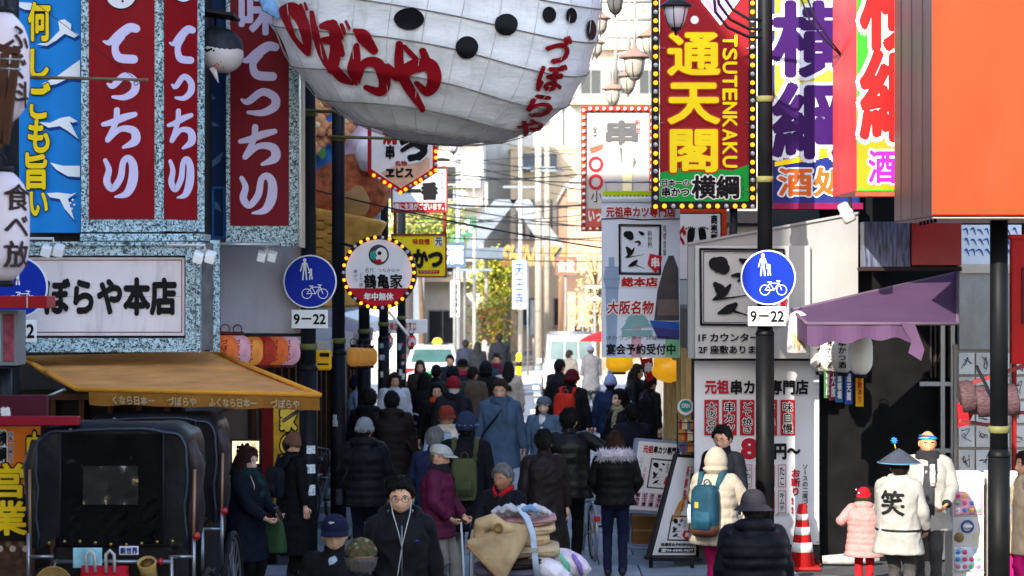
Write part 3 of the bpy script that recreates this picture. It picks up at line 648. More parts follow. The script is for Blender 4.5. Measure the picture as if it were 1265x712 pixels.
a.board(-30, 366, 58, 381, mat('9c1422', .45, .06), .3); a.rect(33, 366.5, 34.5, 380.5, mat('d8c0c0', .5), .008)
a = Sign('glass_case', 'narrow glass menu case at the left edge', 'case', 8, 16.2)
a.board(-30, 384, 21, 452, mat('777b7c', .5), .3); a.board(-25, 388, 1, 447, mat('9ab0b0', .1, .2, 6), .02, .01, 'pane'); a.board(4, 388, 17.5, 447, mat('8a3a48', .15, .5, 9), .02, .01, 'pane')
MB().tube([P(4, 455, 16.4), P(4, 530, 16.4)], .07, 10).build('stand_post', DKMETAL, a.root)
a = Sign('shop_board', 'dark maroon board with white letters at the left edge', 'board', 20, 15.6)
a.board(-30, 489, 57, 516, mat('4a1526', .5, .08), .1); a.text('鶴', 1, 503, 13, 515, PWHITE, bold=.04)
a = Sign('shop_board', 'long red board above the yellow banner at left', 'board', 30, 15.3)
a.board(-30, 515, 96, 526, mat('8a1424', .5, .08), .1)
a = Sign('shop_banner', 'orange and yellow banner with big outlined characters left of the rickshaw', 'banner', 20, 15.9)
a.board(-30, 526, 50, 668, mat('1c1512', .7, .2), .04); a.board(-30, 527, 50, 610, mat('e0701c', .55, .1, 3), .01, .012, 'panel', 0)
a.text('横綱', 0, 533, 9, 570, INK, vert=True, bold=.05, o=.02, outline=PWHITE); a.text('日本一の串かつ', 10.5, 534, 17, 571, INK, vert=True, bold=.03, o=.02, outline=PWHITE)
YB = mat('f0c818', .5, .05)
a.text('営業', -14, 573, 33, 660, YB, vert=True, bold=.03, o=.026, outline=INK, ow=.04); a.text('中', 35, 535, 52, 572, YB, bold=.05, o=.026, outline=INK); a.text('時', 36, 600, 52, 655, YB, bold=.05, o=.026, outline=INK)
a = Sign('poster', 'brown photo poster standing low at the left edge behind the rickshaw', 'poster', 20, 16.0)
a.board(-30, 655, 42, 725, mat('4a3324', .5, .7, 12), .03)
for i in range(9): a.disc(-5 + 5.2 * i, 672 + 6 * (i % 3), 4, mat(('8a6a52', 'c9b6a8', '5a3a2a')[i % 3], .6), .006 + i * .0004, n=12)
# ---------------------------------------------------------------- street poles and round blue signs
def pole(px, Y, label, r_=.075, h=9, sleeve=2.5, bands=(2.7,), group='dark street poles', x=None):
    b_ = Vector((P(px, VY, Y).x if x is None else x, Y, 0)); t = thing('street_pole', label, 'pole', b_, group=group)
    m = mat('1b212a', .45, .15, 3, .08, 30) if px < 900 else mat('0b0d11', .5, .15, 3); md = mat('101318', .5, .2, 4, .1) if px < 900 else mat('08090a', .5, .2, 4)  # poles on the right take a darker copy, shade put into the colour
    MB().tube([b_, b_ + Vector((0, 0, sleeve))], r_ * 1.22, 14).build('sleeve', md, t); MB().lathe([(r_ * 1.22, 0), (r_ * 1.28, .02), (r_, .08)], 14, b_ + Vector((0, 0, sleeve))).build('collar', md, t)
    MB().tube([b_ + Vector((0, 0, sleeve)), b_ + Vector((0, 0, h))], r_, 14).build('shaft', m, t)
    MB().lathe([(r_ * 2, 0), (r_ * 2, .03), (r_ * 1.3, .06)], 14, b_).build('base_plate', md, t)
    for z in bands:
        MB().lathe([(r_ * 1.04, -.035), (r_ * 1.16, -.03), (r_ * 1.16, .03), (r_ * 1.04, .035)], 14, b_ + Vector((0, 0, z))).build('clamp_band', mat('6a6a3e', .5, .2), t)
    return t, b_
SB = mat('0b2a9c', .5, .04); SW = mat('e6e8ea', .4, .03)
def round_sign(px, py, Y, rpx, label, plate, bus=True):
    a = Sign('road_sign', label, 'sign', px, Y, group='round blue pedestrian and bicycle signs')
    a.disc(px, py, rpx, SW, .0, .02, 'rim', 40); a.disc(px, py, rpx * .95, SB, .004, .003, 'face', 40)
    k = rpx / 33; X = lambda x, y: (px + (x - 381) * k, py + (y - 349) * k)
    D = lambda x, y, r_: a.disc(*X(x, y), r_ * k, SW, .008, n=12, name='pictogram')
    L = lambda pts, w_: a.line([X(*p) for p in pts], w_ * k, SW, .008, 'pictogram')
    D(374.5, 322.5, 2.2); L([(374.5, 326.5), (374.5, 334)], 4.0); L([(372, 326.5), (369.3, 336)], 1.3); L([(377, 326.5), (380, 336)], 1.3); L([(373.2, 334), (372.2, 346.5)], 1.7); L([(375.8, 334), (376.8, 346.5)], 1.7)
    D(382, 334.5, 1.7); L([(382, 337), (382, 341)], 3.2); L([(381, 341), (380.6, 346)], 1.5); L([(383, 341), (383.6, 346)], 1.5); L([(380.5, 337.5), (379, 338)], 1.3)
    for cx in (377, 397):
        a.line([X(cx + 6 * math.cos(q * .45), 364 + 6 * math.sin(q * .45)) for q in range(14)], .9 * k, SW, .008, 'pictogram', True)
    L([(377, 364), (383, 356), (393, 356), (388, 364), (383, 356)], .9); L([(393, 354), (397, 364)], .9); L([(388, 364), (377, 364)], .9); L([(391, 353), (395, 353.5)], 1.1); L([(380.5, 354.5), (384.5, 354.5)], 1.2)
    if plate:
        x0, y0, x1, y1 = plate; a.board(x0, y0, x1, y1, SW, .015, .0, 'plate', .006)
        a.text('9－22', x0 + 3.2, y0 + 5.5, x1 - 3, y1 - 5.5, INK, bold=.03, o=.006)
    for y in (py - rpx * .5, py + rpx * .5): MB().obox(a.px(px, y, -.05), (.1, 0, 0), (0, .03, 0), (0, 0, .02)).build('bracket', STEEL, a.root)
    return a
pl, pb = pole(381, 23.75, 'dark street pole carrying the left round blue sign', .085, 9, 2.35, (2.62, 5.25))
MB().tube([pb + Vector((-.15, -.1, 5.28)), pb + Vector((.75, -.1, 5.25))], .02, 8).build('cross_rod', mat('6a6a3e', .5, .2), pl)
round_sign(383, 348, 23.6, 33, 'round blue pedestrian and bicycle sign beside the crane restaurant sign', (360, 383, 405, 406))
pl, pb = pole(945, 23.6, 'dark street pole carrying the right round blue sign', .085, 9, 2.75, (2.95, 4.5, 5.4))
round_sign(949, 343, 23.4, 34, 'round blue pedestrian and bicycle sign in front of the white skewer sign', (924, 379, 971, 403))
pole(12, 19.0, 'dark street pole at the left edge carrying a round blue sign', .085, 9, 2.6, ())
round_sign(21, 355, 18.8, 38, 'round blue pedestrian and bicycle sign half hidden by the lower left lantern', (-10, 395.5, 45, 423))
X0 = -2.29
for px, lb in ((418, 'second dark street pole from the left, in front of the crane sign'), (450, 'third dark street pole behind the round crane sign'), (474, 'fourth dark street pole with stickers, left of the taxi'), (496, 'fifth dark street pole with many stickers next to the taxi')):
    Y = -X0 * FP / (VX - px); pl, pb = pole(px, Y, lb, .085, 8.5, 2.4 if px < 470 else 2.3, (2.58, 5.2))
    MB().tube([pb + Vector((-.12, -.1, 5.22)), pb + Vector((1.3, -.1, 5.18))], .02, 8).build('cross_rod', mat('6a6a3e', .5, .2), pl)
    g = random.Random(px)
    for k in range(7 if px > 460 else 2):
        z = g.uniform(1.2, 2.2); w_ = g.uniform(.05, .075); mb = MB(); r_ = .106
        th0 = g.uniform(-.5, .5); hh = g.uniform(.05, .13)
        vs_ = [pb + Vector((r_ * math.sin(th0 + (i - 2) * w_ / r_ / 4), -r_ * math.cos(th0 + (i - 2) * w_ / r_ / 4), z + j * hh)) for j in (0, 1) for i in range(5)]
        mb.add(vs_, [(i, i + 1, 6 + i, 5 + i) for i in range(4)]); mb.build('sticker', mat(g.choice(('cfd5d8', '9fb7bf', 'b9a8a8', 'd8d8d0', '8a4a50')), .6, .5, 30), pl)
for k, (z, hh) in enumerate(((.95, .12), (1.2, .1), (1.42, .09))):
    b_ = P(381, 0, 23.75); MB().add([Vector((b_.x + .107 * math.sin(q), 23.75 - .107 * math.cos(q), z + j * hh)) for j in (0, 1) for q in (-.1, .15, .4, .65, .9)], [(i, i + 1, 6 + i, 5 + i) for i in range(4)]).build('sticker', mat('c4d2d8', .6, .6, 40), bpy.data.objects['street_pole'])
# foreground pole on the right under the orange sign
pole(1234, 20.4, 'thick black pole in the right foreground under the orange sign', .088, 4.18, 1.66, (1.93,))
# ---------------------------------------------------------------- left: canopy box, lantern row, middle shops
a = Sign('canopy_box', 'plain grey shutter box under the second crimson sign', 'canopy', 320, 23.9)
a.board(272, 303, 366, 412, mat('b4b2be', .55, .1, 2, dirt=.25), .4); a.board(366, 303, 380, 412, mat('c9b49a', .6, .1), .35, -.05, 'end_panel')
a.board(265, 412, 372, 416, mat('20242a', .6), .45, .03, 'bottom_rail')
LW = [mat(h, .5, .25, 9, emit=.12) for h in ('b0582c', 'a88090', 'b87838', '8c2c24')]
for k in range(6):
    lantern(278 + k * 15.5, 433, 23.6 + k * .25, .15, .34, 'striped glowing beer lantern, %s from the left under the grey shutter box' % ('first', 'second', 'third', 'fourth', 'fifth', 'sixth')[k], LW[k % 4], 'づぼらや', CRIM, 'row of glowing beer lanterns', mat('5a2a24', .5), yaw=.1)
a = Sign('poster', 'yellow poster with gold and black characters under the orange awning', 'poster', 355, 25.24)
a.board(334, 500, 371, 622, mat('c89a28', .5, .4, 5), .04); a.text('家の', 347, 505, 366, 560, mat('f0cf4a', .5), vert=True, bold=.06, o=.012, outline=INK)
a.text('味', 342, 572, 364, 612, mat('3a2212', .5), bold=.03)
a = Sign('lit_menu', 'small warm lit menu sign behind the woman with brown hair', 'sign', 303, 22.9)
a.board(285, 543, 322, 575, mat('2a1c14', .6), .06); a.board(287, 545, 320, 573, mat('e8c89a', .5, .05, emit=.5), .01, .008, 'panel'); a.text('ぎ', 293, 548, 308, 568, INK, bold=.06, o=.014); a.text('新世界', 311, 547, 317, 570, INK, vert=True, o=.014)
t = thing('shop_post', 'red painted post beside the yellow poster', 'post', P(331, 620, 25.1)); q = P(331, 0, 25.1); MB().box(q.x - .06, 25.05, 0, q.x + .06, 25.15, 2.0).build('post', mat('6a0d12', .6, .2), t); MB().box(q.x - .1, 25.0, 0, q.x + .1, 25.2, .12).build('footing', BLACK, t)
def soft_awning(label, x0, x1, y0, y1, zb, zf, mtop, mval, zval=.22):
    """awning along a row: wall at x0, front edge at x1, from y0 to y1"""
    t = thing('awning', label, 'awning', ((x0 + x1) / 2, y0, zf)); A, B, C, D = Vector((x0, y1, zb)), Vector((x0, y0, zb)), Vector((x1, y0, zf)), Vector((x1, y1, zf))
    sheet(MB(), A, B, C, D, 8, 4, .02).build('canopy', mtop, t); mb = MB(); n = 18
    for i in range(n):
        y_ = lambda k: y0 + (y1 - y0) * k / n
        mb.add([(x1, y_(i), zf), (x1, y_(i + 1), zf), (x1 + .01 * math.sin(i + 1), y_(i + 1), zf - zval - .02 * math.sin(i * 1.7 + 1.7)), (x1 + .01 * math.sin(i), y_(i), zf - zval - .02 * math.sin(i * 1.7))], [(0, 1, 2, 3)], 0, True)
    mb.build('valance', mval, t); MB().prism([B, C, C - Vector((0, 0, zval)), B - Vector((0, 0, zval * .6))], (0, .01, 0)).build('end_flap', mval, t)
    for y in (y0 + .1, y1 - .1): MB().tube([(x0, y, zf - .35), (x1, y, zf - .03)], .015, 6).build('arm', STEEL, t)
    return t
AW = mat('a8a2a0', .7, .12, 3, dirt=.3); MAU = mat('7d6874', .7, .1)
soft_awning('grey awning over the shop behind the second street pole', -3.25, -2.35, 26.2, 30.6, 2.85, 2.6, AW, mat('bdbab2', .7, .08, dirt=.3))
soft_awning('mauve awning over the shop behind the fourth street pole', -3.25, -2.5, 31.5, 37.2, 2.8, 2.5, MAU, MAU)
soft_awning('white awning with red letters near the taxi', -3.25, -2.7, 38.4, 43.5, 2.75, 2.55, PWHITE, PWHITE)
a = Sign('shop_sign', 'white shop fascia with red characters beside the taxi', 'sign', 500, 43.6); a.board(478, 395, 527, 412, PWHITE, .3); a.text('串かつ 牛すじ', 482, 398, 514, 408, RED, bold=.03)
for k, px in enumerate((480, 508)): lantern(px, 422, 43 + k * .3, .1, .26, ('left', 'right')[k] + ' red paper lantern under the white fascia near the taxi', mat('c4201c', .6), '酒', PWHITE)
c = P(340 + 60, 445, 28.5)
for k in range(4): lantern(437 + k * 7, 441, 29 + k * .8, .1, .26, 'amber lantern, %s of the row under the grey awning' % ('first', 'second', 'third', 'last')[k], mat('a87432', .5, .1, emit=.1), None, group='amber lanterns under the grey awning')
a = Sign('notice_box', 'yellow notice box on the first street pole below the round sign', 'sign', 400, 25.6); a.board(389, 433, 409, 458, mat('f0b41c', .5, .06), .12, bevel=.03); a.rect(395, 436, 407, 441, INK, .008); a.rect(392, 449, 406, 451, INK, .008)
# ---------------------------------------------------------------- crane restaurant round sign
def bulb_ring(s, cx, cy, r_, n, rb, mats): lamp_bulbs(s, [(cx + r_ * math.cos(2 * math.pi * i / n), cy + r_ * math.sin(2 * math.pi * i / n)) for i in range(n)], rb, mats, .03)
a = Sign('round_sign', 'round white sign with crane emblem and a ring of amber bulbs', 'sign', 468, 25.6)
a.disc(468, 337, 46, mat('1c1613', .6), 0, .3, 'rim', 44); a.disc(468, 337, 41, mat('dfe2ea', .45, .04, dirt=.1), .012, .01, 'face', 44)
seg = [(468 + 41 * math.cos(q), 337 + 41 * math.sin(q)) for q in [R(28 + 124 * i / 20) for i in range(21)]]; a.poly(seg, mat('a8122c', .5, .05), .017, name='band')
a.text('年中無休', 450, 362, 486, 371, PWHITE, bold=.04, o=.024)
a.disc(468, 315, 12.5, INK, .016); a.disc(468, 315, 11.6, mat('3a4048', .5), .02); a.disc(471, 315, 7.5, PWHITE, .024, ry=9); a.disc(469, 313, 2.6, INK, .028, n=12)
a.poly([(458, 312), (463, 309), (466, 316), (462, 322), (457, 318)], mat('2f9a8a', .5), .026); a.poly([(463, 322), (470, 320), (473, 325), (466, 327)], RED, .028)
a.text('鶴亀家', 450, 339, 497, 356, INK, bold=.03, o=.02); a.text('名代', 451, 331, 462, 337, INK, o=.02); a.text('つちかのや', 467, 332, 494, 336.5, INK, o=.02); a.text('串かつ', 437, 333, 442, 348, INK, vert=True, o=.02); a.text('どて焼', 444, 337, 448.5, 355, INK, vert=True, o=.02)
bulb_ring(a, 468, 337, 43.6, 30, .022, [AMBER, AMBER, AMBER, CLEARB])
MB().tube([a.px(480, 385), a.px(505, 415)], .02, 6).build('stay_bar', PWHITE, a.root); MB().tube([a.px(420, 300, -.1), a.px(440, 306, -.1)], .02, 6).build('stay_bar', DKMETAL, a.root)
# hexagonal sign with bulbs
a = Sign('hexagon_sign', 'white pointed skewer sign edged with amber bulbs below the blowfish', 'sign', 495, 29)
HX = [(454, 128), (495, 92), (540, 116), (540, 212), (495, 240), (454, 214)]
a.poly(HX, mat('a01418', .5), 0, .25, 'rim'); a.poly([(495 + (x - 495) * .88, 166 + (y - 166) * .9) for x, y in HX], mat('e6dcd8', .5, .06), .012, .01, 'face')
a.poly([(495, 233), (531, 211), (531, 196), (515, 190), (500, 200), (478, 210), (470, 214)], mat('e0b090', .5, .15, 6), .016)
a.text('焼', 474, 153, 490, 178, RED, bold=.06, o=.024, outline=PWHITE); a.text('つ', 495, 168, 527, 198, INK, bold=.05, o=.03, outline=PWHITE, ow=.07); a.brush([[(497, 186, 5), (512, 178, 7), (524, 186, 9), (518, 196, 6)]], INK, .03)
a.text('串', 477, 180, 487, 196, INK, bold=.05, o=.024); a.text('ヱビス', 477, 208, 510, 219, INK, bold=.06, o=.024); a.text('名物', 488, 199, 503, 205, RED, bold=.03, o=.024)
pts = []
for p, q in zip(HX[2:5], HX[3:6]):
    n = int(math.hypot(q[0] - p[0], q[1] - p[1]) / 7.5); pts += [(p[0] + (q[0] - p[0]) * i / n, p[1] + (q[1] - p[1]) * i / n) for i in range(n)]
pts = [(495 + (x - 495) * .965, 166 + (y - 166) * .975) for x, y in pts]; lamp_bulbs(a, pts, .026, [AMBER, AMBER, CLEARB], .03)
# statue with painted robe on a golden stump
c = P(425, 205, 31.5); t = thing('shop_statue', 'painted figure in flowered blue robe on a golden tree stump behind street poles', 'statue', Vector((c.x, 31.5, CH - (335 - VY) * 31.5 / FP)))
Z = lambda px, py, Y=31.5: P(px, py, Y)
def lumps(parts, name, m, vox=.03, it=4):
    mb = MB()
    for p, r_, s_ in parts: mb.ball(p, r_, 14, 0, s_)
    return remesh(mb, vox, it, name, m, t)
def lumps(parts, name, m, vox=.03, it=4):
    mb = MB()
    for p, r_, s_ in parts: mb.ball(p, r_, 14, 0, s_)
    return remesh(mb, vox, it, name, m, t)
lumps([(Z(395, 130), .75, (.8, .6, 1)), (Z(385, 175), .7, (.8, .6, 1)), (Z(420, 140), .55, (.9, .6, 1)), (Z(400, 200), .5, (.8, .6, 1))], 'robe', mat('4a8ad8', .5, .15, 3))
g = random.Random(5)
for k, (x, y) in enumerate(((398, 130), (408, 118), (392, 155), (405, 165), (428, 150), (434, 132), (388, 178), (418, 165))):
    f = MB(); cc = Z(x, y, 31.0 - .05 * (k % 3))
    for j in range(6): f.ball(cc + Vector((math.cos(j * 1.05), 0, math.sin(j * 1.05))) * .1, .085, 8, 0, (1, .5, 1))
    f.ball(cc, .06, 8, 1); f.build('flower', [mat('e09a6a', .5, .25, 8), mat('f0d8a0', .5)], t)
MB().prism([Z(392, 190, 30.95), Z(400, 180, 30.95), Z(404, 192, 30.95), Z(398, 198, 30.95)], (0, .05, 0)).build('leaf', mat('4f8a4a', .5), t)
lumps([(Z(448, 178), .42, (1.1, .7, .6)), (Z(432, 190), .35, (1, .7, .7)), (Z(440, 160), .4, (1.2, .6, .8))], 'sleeve', mat('ecd0da', .5, .12, 5))
lumps([(Z(462, 190, 31.0), .3, (1, .8, .9)), (Z(470, 202, 31.0), .16, (1, .8, .6)), (Z(468, 193, 31), .17, (1, .8, .6)), (Z(455, 205, 31), .16, (1, .8, .6))], 'hand', mat('eee8ee', .5, .1, 6))
lumps([(Z(420, 235), .62, (1.25, .7, .9)), (Z(440, 215), .5, (1.1, .7, .8)), (Z(400, 250), .5, (1, .7, .7))], 'trousers', mat('b0603c', .6, .5, 9))
lumps([(Z(436, 250, 31.2), .26, (1.0, .6, 1.1)), (Z(438, 238, 31.2), .2, (1, .6, .8))], 'foot', mat('b08a58', .5, .2, 5))
st = MB(); st.tube([Z(405, 380), Z(404, 340), Z(408, 300), Z(415, 262)], [.5, .48, .62, .8], 14, ell=.7); st.tube([Z(440, 300), Z(446, 268)], [.3, .42], 10, ell=.7); remesh(st, .04, 2, 'stump', mat('cfa050', .5, .35, 4, .4, 8), t)
for k in range(10): MB().obox(Z(398 + (k % 2) * 9, 268 + k * 5.5, 30.95), (.09, 0, 0), (0, .05, 0), (0, 0, .06)).build('carved_block', mat('b58338', .45, .3, 6), t, .02)
MB().box(*Z(443, 312, 32)[:], *(Z(470, 262, 32.1))[:]).build('back_panel', mat('8fb0c8', .5), t)
# ---------------------------------------------------------------- signs on the left beyond
FRM = mat('7a2e28', .6, .1)
a = Sign('hanging_sign', 'white sign with black brush characters and red strip, above the yellow sign', 'sign', 520, 36.5)
a.board(484, 207, 552, 262, mat('d3dbdf', .5, .05), .1); a.frame(483, 206, 553, 263, 2, FRM, .14, .03); a.board(486, 250, 550, 261, RED, .01, .012, 'panel', 0)
a.text('一番', 500, 226, 540, 246, INK, bold=.06, o=.02); a.text('2階に生活がございます。', 485, 251.5, 548, 259.5, PWHITE, bold=.02, o=.018); a.text('味自慢串かつ', 544, 212, 548, 246, RED, vert=True, o=.014)
for x in (488, 549): MB().tube([a.px(x, 263, -.05), a.px(x, 290, -.05)], .03, 6).build('hanger', FRM, a.root)
a = Sign('hanging_sign', 'yellow sign with black skewer lettering, hung below the white one', 'sign', 520, 36.5)
a.board(484, 290, 551, 342, mat('e8cf1a', .5, .06), .1); a.frame(483, 289, 552, 343, 2, FRM, .14, .03)
a.text('味自慢', 510, 295, 531, 302, RED, bold=.03, o=.012); a.rect(537, 293, 547, 304, PWHITE, .012); a.text('元', 538, 294, 546, 303, INK, bold=.04, o=.018); a.text('串かつ', 492, 308, 546, 331, INK, bold=.07, o=.014); a.rect(517, 334, 543, 338, RED, .012); a.text('オススメです', 519, 334.6, 541, 337.4, PWHITE, o=.018)
# ---------------------------------------------------------------- giant blowfish lantern
FC = P(566, -24, 21.0); sF = FP / 21.0
fg = thing('blowfish_lantern', 'giant white blowfish lantern with black spots and red lettering over the street', 'lantern', FC)
def frad(d):
    f = min(1, max(0, (d.x + .6) / 1.2)); f = f * f * (3 - 2 * f); a_ = (236 - 58 * f) / sF; b_ = 1.35; c_ = 204 / sF; p_ = 2.15 + .4 * f
    return (abs(d.x / a_) ** p_ + abs(d.y / b_) ** p_ + abs(d.z / c_) ** p_) ** (-1 / p_)
tq = Matrix.Rotation(R(11), 3, 'Y') @ Matrix.Rotation(R(9), 3, 'X')
NLON, LATS = 26, [-90, -78, -64, -50, -37, -24, -12, 0, 12, 25, 40, 58, 90]
def fpt(la, lo, k=1.0):
    d = tq @ Vector((math.cos(R(la)) * math.cos(lo), math.cos(R(la)) * math.sin(lo), math.sin(R(la)))); return FC + d * frad(d) * k
def sub(la_a, la_b, n): return [la_a + (la_b - la_a) * i / n for i in range(n)]
rows = []
for p_, q_ in zip(LATS, LATS[1:]): rows += [(v, i) for i, v in enumerate(sub(p_, q_, 4))]
rows.append((90, 0)); mb = MB(); vs_ = []; NL = NLON * 4
for la, ph in rows:
    for j in range(NL):
        bl = .018 * math.sin(math.pi * ph / 4) * 1.0 + .008 * math.sin(math.pi * (j % 4) / 4)      # cloth sags in between the hoops
        vs_.append(fpt(la, 2 * math.pi * j / NL, 1 - bl))
mb.add(vs_, [(i * NL + j, i * NL + (j + 1) % NL, (i + 1) * NL + (j + 1) % NL, (i + 1) * NL + j) for i in range(len(rows) - 1) for j in range(NL)], 0, True)
skin = mat('d4d8de', .6, .1, 2.2, .5, 9, dirt=.4, stretch=(1, 1, 2.5)); fo = mb.build('skin', skin, fg); bvh = BVHTree.FromPolygons(mb.v, mb.f)
RIB = mat('6f6a66', .7, .3, 8)
for la in LATS[1:-1]: MB().tube([fpt(la, 2 * math.pi * j / 72, 1.0015) for j in range(73)], .006, 5, caps=False).build('hoop', RIB, fg)
for j in range(NLON):
    MB().tube([fpt(la, 2 * math.pi * j / NLON, 1.0008) for la in range(-88, 89, 8)], .0035, 4).build('rib', mat('b0b0b0', .7, .2), fg)
def onfish(v, f, o=.012):
    out = []
    for x, y in v:
        d = Vector(((x - VX) / FP, 1, -(y - VY) / FP)).normalized(); h = bvh.ray_cast(Vector((0, 0, CH)), d)
        out.append(h[0] + h[1] * (o if h[1].dot(d) < 0 else -o) if h[0] else None)
    return out, [q for q in f if all(out[i] is not None for i in q)]
def fishmark(shapes, m, name):
    mb = MB()
    for i, (v, f) in enumerate(shapes):
        vv, ff = onfish(v, f, .024 + .001 * i); mb.add([q or Vector((0, 0, 0)) for q in vv], ff, 0, True)
    if any(q.length < .01 for q in mb.v):
        used = sorted({i for f in mb.f for i in f}); mp = {u: k for k, u in enumerate(used)}; mb.v = [mb.v[i] for i in used]; mb.f = [tuple(mp[i] for i in f) for f in mb.f]
    mb.build(name, m, fg)
FRED = mat('7c0616', .6, .06, 3)
for ch in 'づぼらや':
    fishmark([ribbon([(316 + x / 4, y / 4, w_ / 4 * 1.12) for x, y, w_ in st], 8, 14) for st in BR[ch][1]], FRED, 'lettering')
for ch, (x0, y0, x1, y1), sk in (('づ', (673, 46, 702, 77), .1), ('ぼ', (664, 80, 695, 110), .2), ('ら', (652, 116, 680, 141), .3), ('や', (638, 145, 667, 166), .4)):
    v, f = glyph(ch); a0, a1 = min(p[0] for p in v), max(p[0] for p in v); b0, b1 = min(p[1] for p in v), max(p[1] for p in v)
    fishmark([([(x0 + (p[0] - a0 + ex) / (a1 - a0) * (x1 - x0) - ((b1 - p[1]) / (b1 - b0) - .5) * (y1 - y0) * sk, y0 + (b1 - p[1] + ey) / (b1 - b0) * (y1 - y0)) for p in v], f) for ex, ey in ((0, 0), (.045, 0), (-.045, 0), (0, .045), (0, -.045), (.03, .03), (-.03, -.03))], FRED, 'lettering')
def blob(x, y, rx, ry, n=20, m_=5): 
    v = [(x, y)] + [(x + rx * k / m_ * math.cos(2 * math.pi * j / n), y + ry * k / m_ * math.sin(2 * math.pi * j / n)) for k in range(1, m_ + 1) for j in range(n)]
    return v, [(0, 1 + j, 1 + (j + 1) % n) for j in range(n)] + [(1 + (k - 1) * n + j, 1 + k * n + j, 1 + k * n + (j + 1) % n, 1 + (k - 1) * n + (j + 1) % n) for k in range(1, m_) for j in range(n)]
for s_ in ((506, 23, 19, 14), (577, 58, 14, 13.5), (625, 30, 14, 13), (677, 18, 8.5, 10.5), (704, 19, 6.5, 10), (728, 37, 6, 13)): fishmark([blob(*s_)], mat('0d1016', .6), 'spot')
for x, y in ((430, -20), (640, -25), (520, -40)): MB().tube([fpt(80, x * .01), P(x, y, 21) + Vector((0, 0, 3))], .01, 5).build('hanging_wire', DKMETAL, fg)
MB().tube([P(318, -30, 20.6), P(335, 8, 20.6), P(345, 22, 20.5)], [.06, .1, .02], 10, ell=.35).build('fin', mat('6f9ac8', .5, .3, 12), fg)
# ---------------------------------------------------------------- right: tower banner in bulb frame
a = Sign('tower_banner', 'red banner with big yellow characters in black frame of amber bulbs', 'banner', 870, 25.0)
a.frame(805, -40, 934, 258, 9, mat('1a1716', .55, .1), .16, .05); a.board(815, -40, 926, 250, mat('8a1620', .6, .08, 2, .2, 5), .015, .0, 'cloth', 0)
a.board(815, 214, 926, 249.5, mat('149a3e', .6, .06), .008, .006, 'panel', 0)
a.poly([(815, 249), (815, 214), (850, 205), (905, 211), (926, 203), (926, 249)], mat('149a3e', .6, .06), .010)
Y2 = mat('f4dc14', .5, .04); OUTR = mat('b03018', .5)
a.text('通天閣', 826, 42, 888, 212, Y2, vert=True, bold=.03, o=.022, outline=OUTR, ow=.03)
t_ = 'TSUTENKAKU'
for i, ch in enumerate(t_):
    y0 = 44 + i * 16.6; q = Sign.text
    L = glyph(ch)
    v = L[0]; a0, a1 = min(p[0] for p in v), max(p[0] for p in v); b0, b1 = min(p[1] for p in v), max(p[1] for p in v); mb = MB()
    for e, (dx, dy) in enumerate(((0, 0), (.7, 0), (-.7, 0), (0, .7), (0, -.7))):
        mb.add([a.px(893 + (p[1] - b0) / (b1 - b0) * 17 + dx, y0 + (p[0] - a0) / (a1 - a0) * 13.5 + dy, .016 + e * .0002) for p in v], L[1])
    mb.build('lettering', Y2, a.root)
a.text('日本一の', 818, 222, 851, 230, INK, bold=.04, o=.022, outline=PWHITE, ow=.06); a.text('串かつ', 818, 232, 851, 243, INK, bold=.05, o=.022, outline=PWHITE, ow=.06); a.text('横綱', 855, 218, 912, 245, INK, bold=.035, o=.024, outline=PWHITE, ow=.05); a.text('よこづな', 914, 219, 919, 243, INK, vert=True, o=.02)
a.poly([(866, -30), (915, -30), (914, 0), (890, 32), (866, 2)], PWHITE, .012); a.poly([(869, -30), (911, -30), (910, 0), (890, 27), (870, 2)], mat('b98ad2', .5), .016); a.disc(858, 25, 5, PWHITE, .012)
pts = [(809.5, -6 + 10.9 * i) for i in range(25)] + [(809.5 + 10.9 * i, 255) for i in range(1, 11)] + [(929, -6 + 10.9 * i) for i in range(25)]
lamp_bulbs(a, pts, .028, [AMBER, AMBER, CLEARB], .06)
for x in (816, 925): 
    for y in (60, 152, 236): MB().tube([a.px(x - 6, y, .03), a.px(x + 6, y, .03)], .004, 4).build('tie', STEEL, a.root)
MB().tube([a.px(907, 256, -.1), (a.px(907, 256).x, 25.15, 3.1)], .05, 10).build('mast', DKMETAL, a.root)
# skewer sign with red bulb frame
a = Sign('bulb_sign', 'white sign with grey skewer character in red frame of white bulbs', 'sign', 760, 33)
a.board(723, 138, 803, 282, mat('bcb6b0', .5, .06), .12); a.frame(718, 132, 808, 286, 6, mat('a83a20', .55, .1), .16, .04)
a.text('串', 750, 150, 786, 178, mat('5a5a5c', .6), bold=.045, o=.012); a.text('全て', 732, 156, 738, 174, INK, vert=True, o=.012); a.text('新世', 784, 148, 791, 165, RED, vert=True, o=.012)
for y, r_ in ((203, 8), (225, 8)):
    for i in range(1): a.line([(736 + 7.5 * math.cos(q * .42), y + r_ * math.sin(q * .42)) for q in range(15)], 3.4, mat('b82838', .5), .012, 'print', True)
a.poly([(728, 183), (745, 178), (744, 184), (730, 190)], mat('d8604a', .5), .012); a.text('小', 730, 236, 744, 250, INK, o=.012); a.rect(725, 258, 801, 279, mat('c85a48', .5), .01); a.text('いっしょ', 727, 260, 760, 274, PWHITE, bold=.05, o=.016)
a.poly([(765, 182), (780, 186), (786, 200), (778, 215), (768, 206)], mat('6a6a70', .6, .3, 10), .012); a.poly([(769, 178), (783, 178), (780, 240), (769, 240)], mat('f0e6b0', .5), .016)
pts = [(721, 137 + 8.6 * i) for i in range(18)] + [(729 + 8.6 * i, 135) for i in range(9)] + [(805, 137 + 8.6 * i) for i in range(18)] + [(729 + 8.6 * i, 283.5) for i in range(9)]
lamp_bulbs(a, pts, .03, [mat('f4e6d8', .3, .03)], .06)
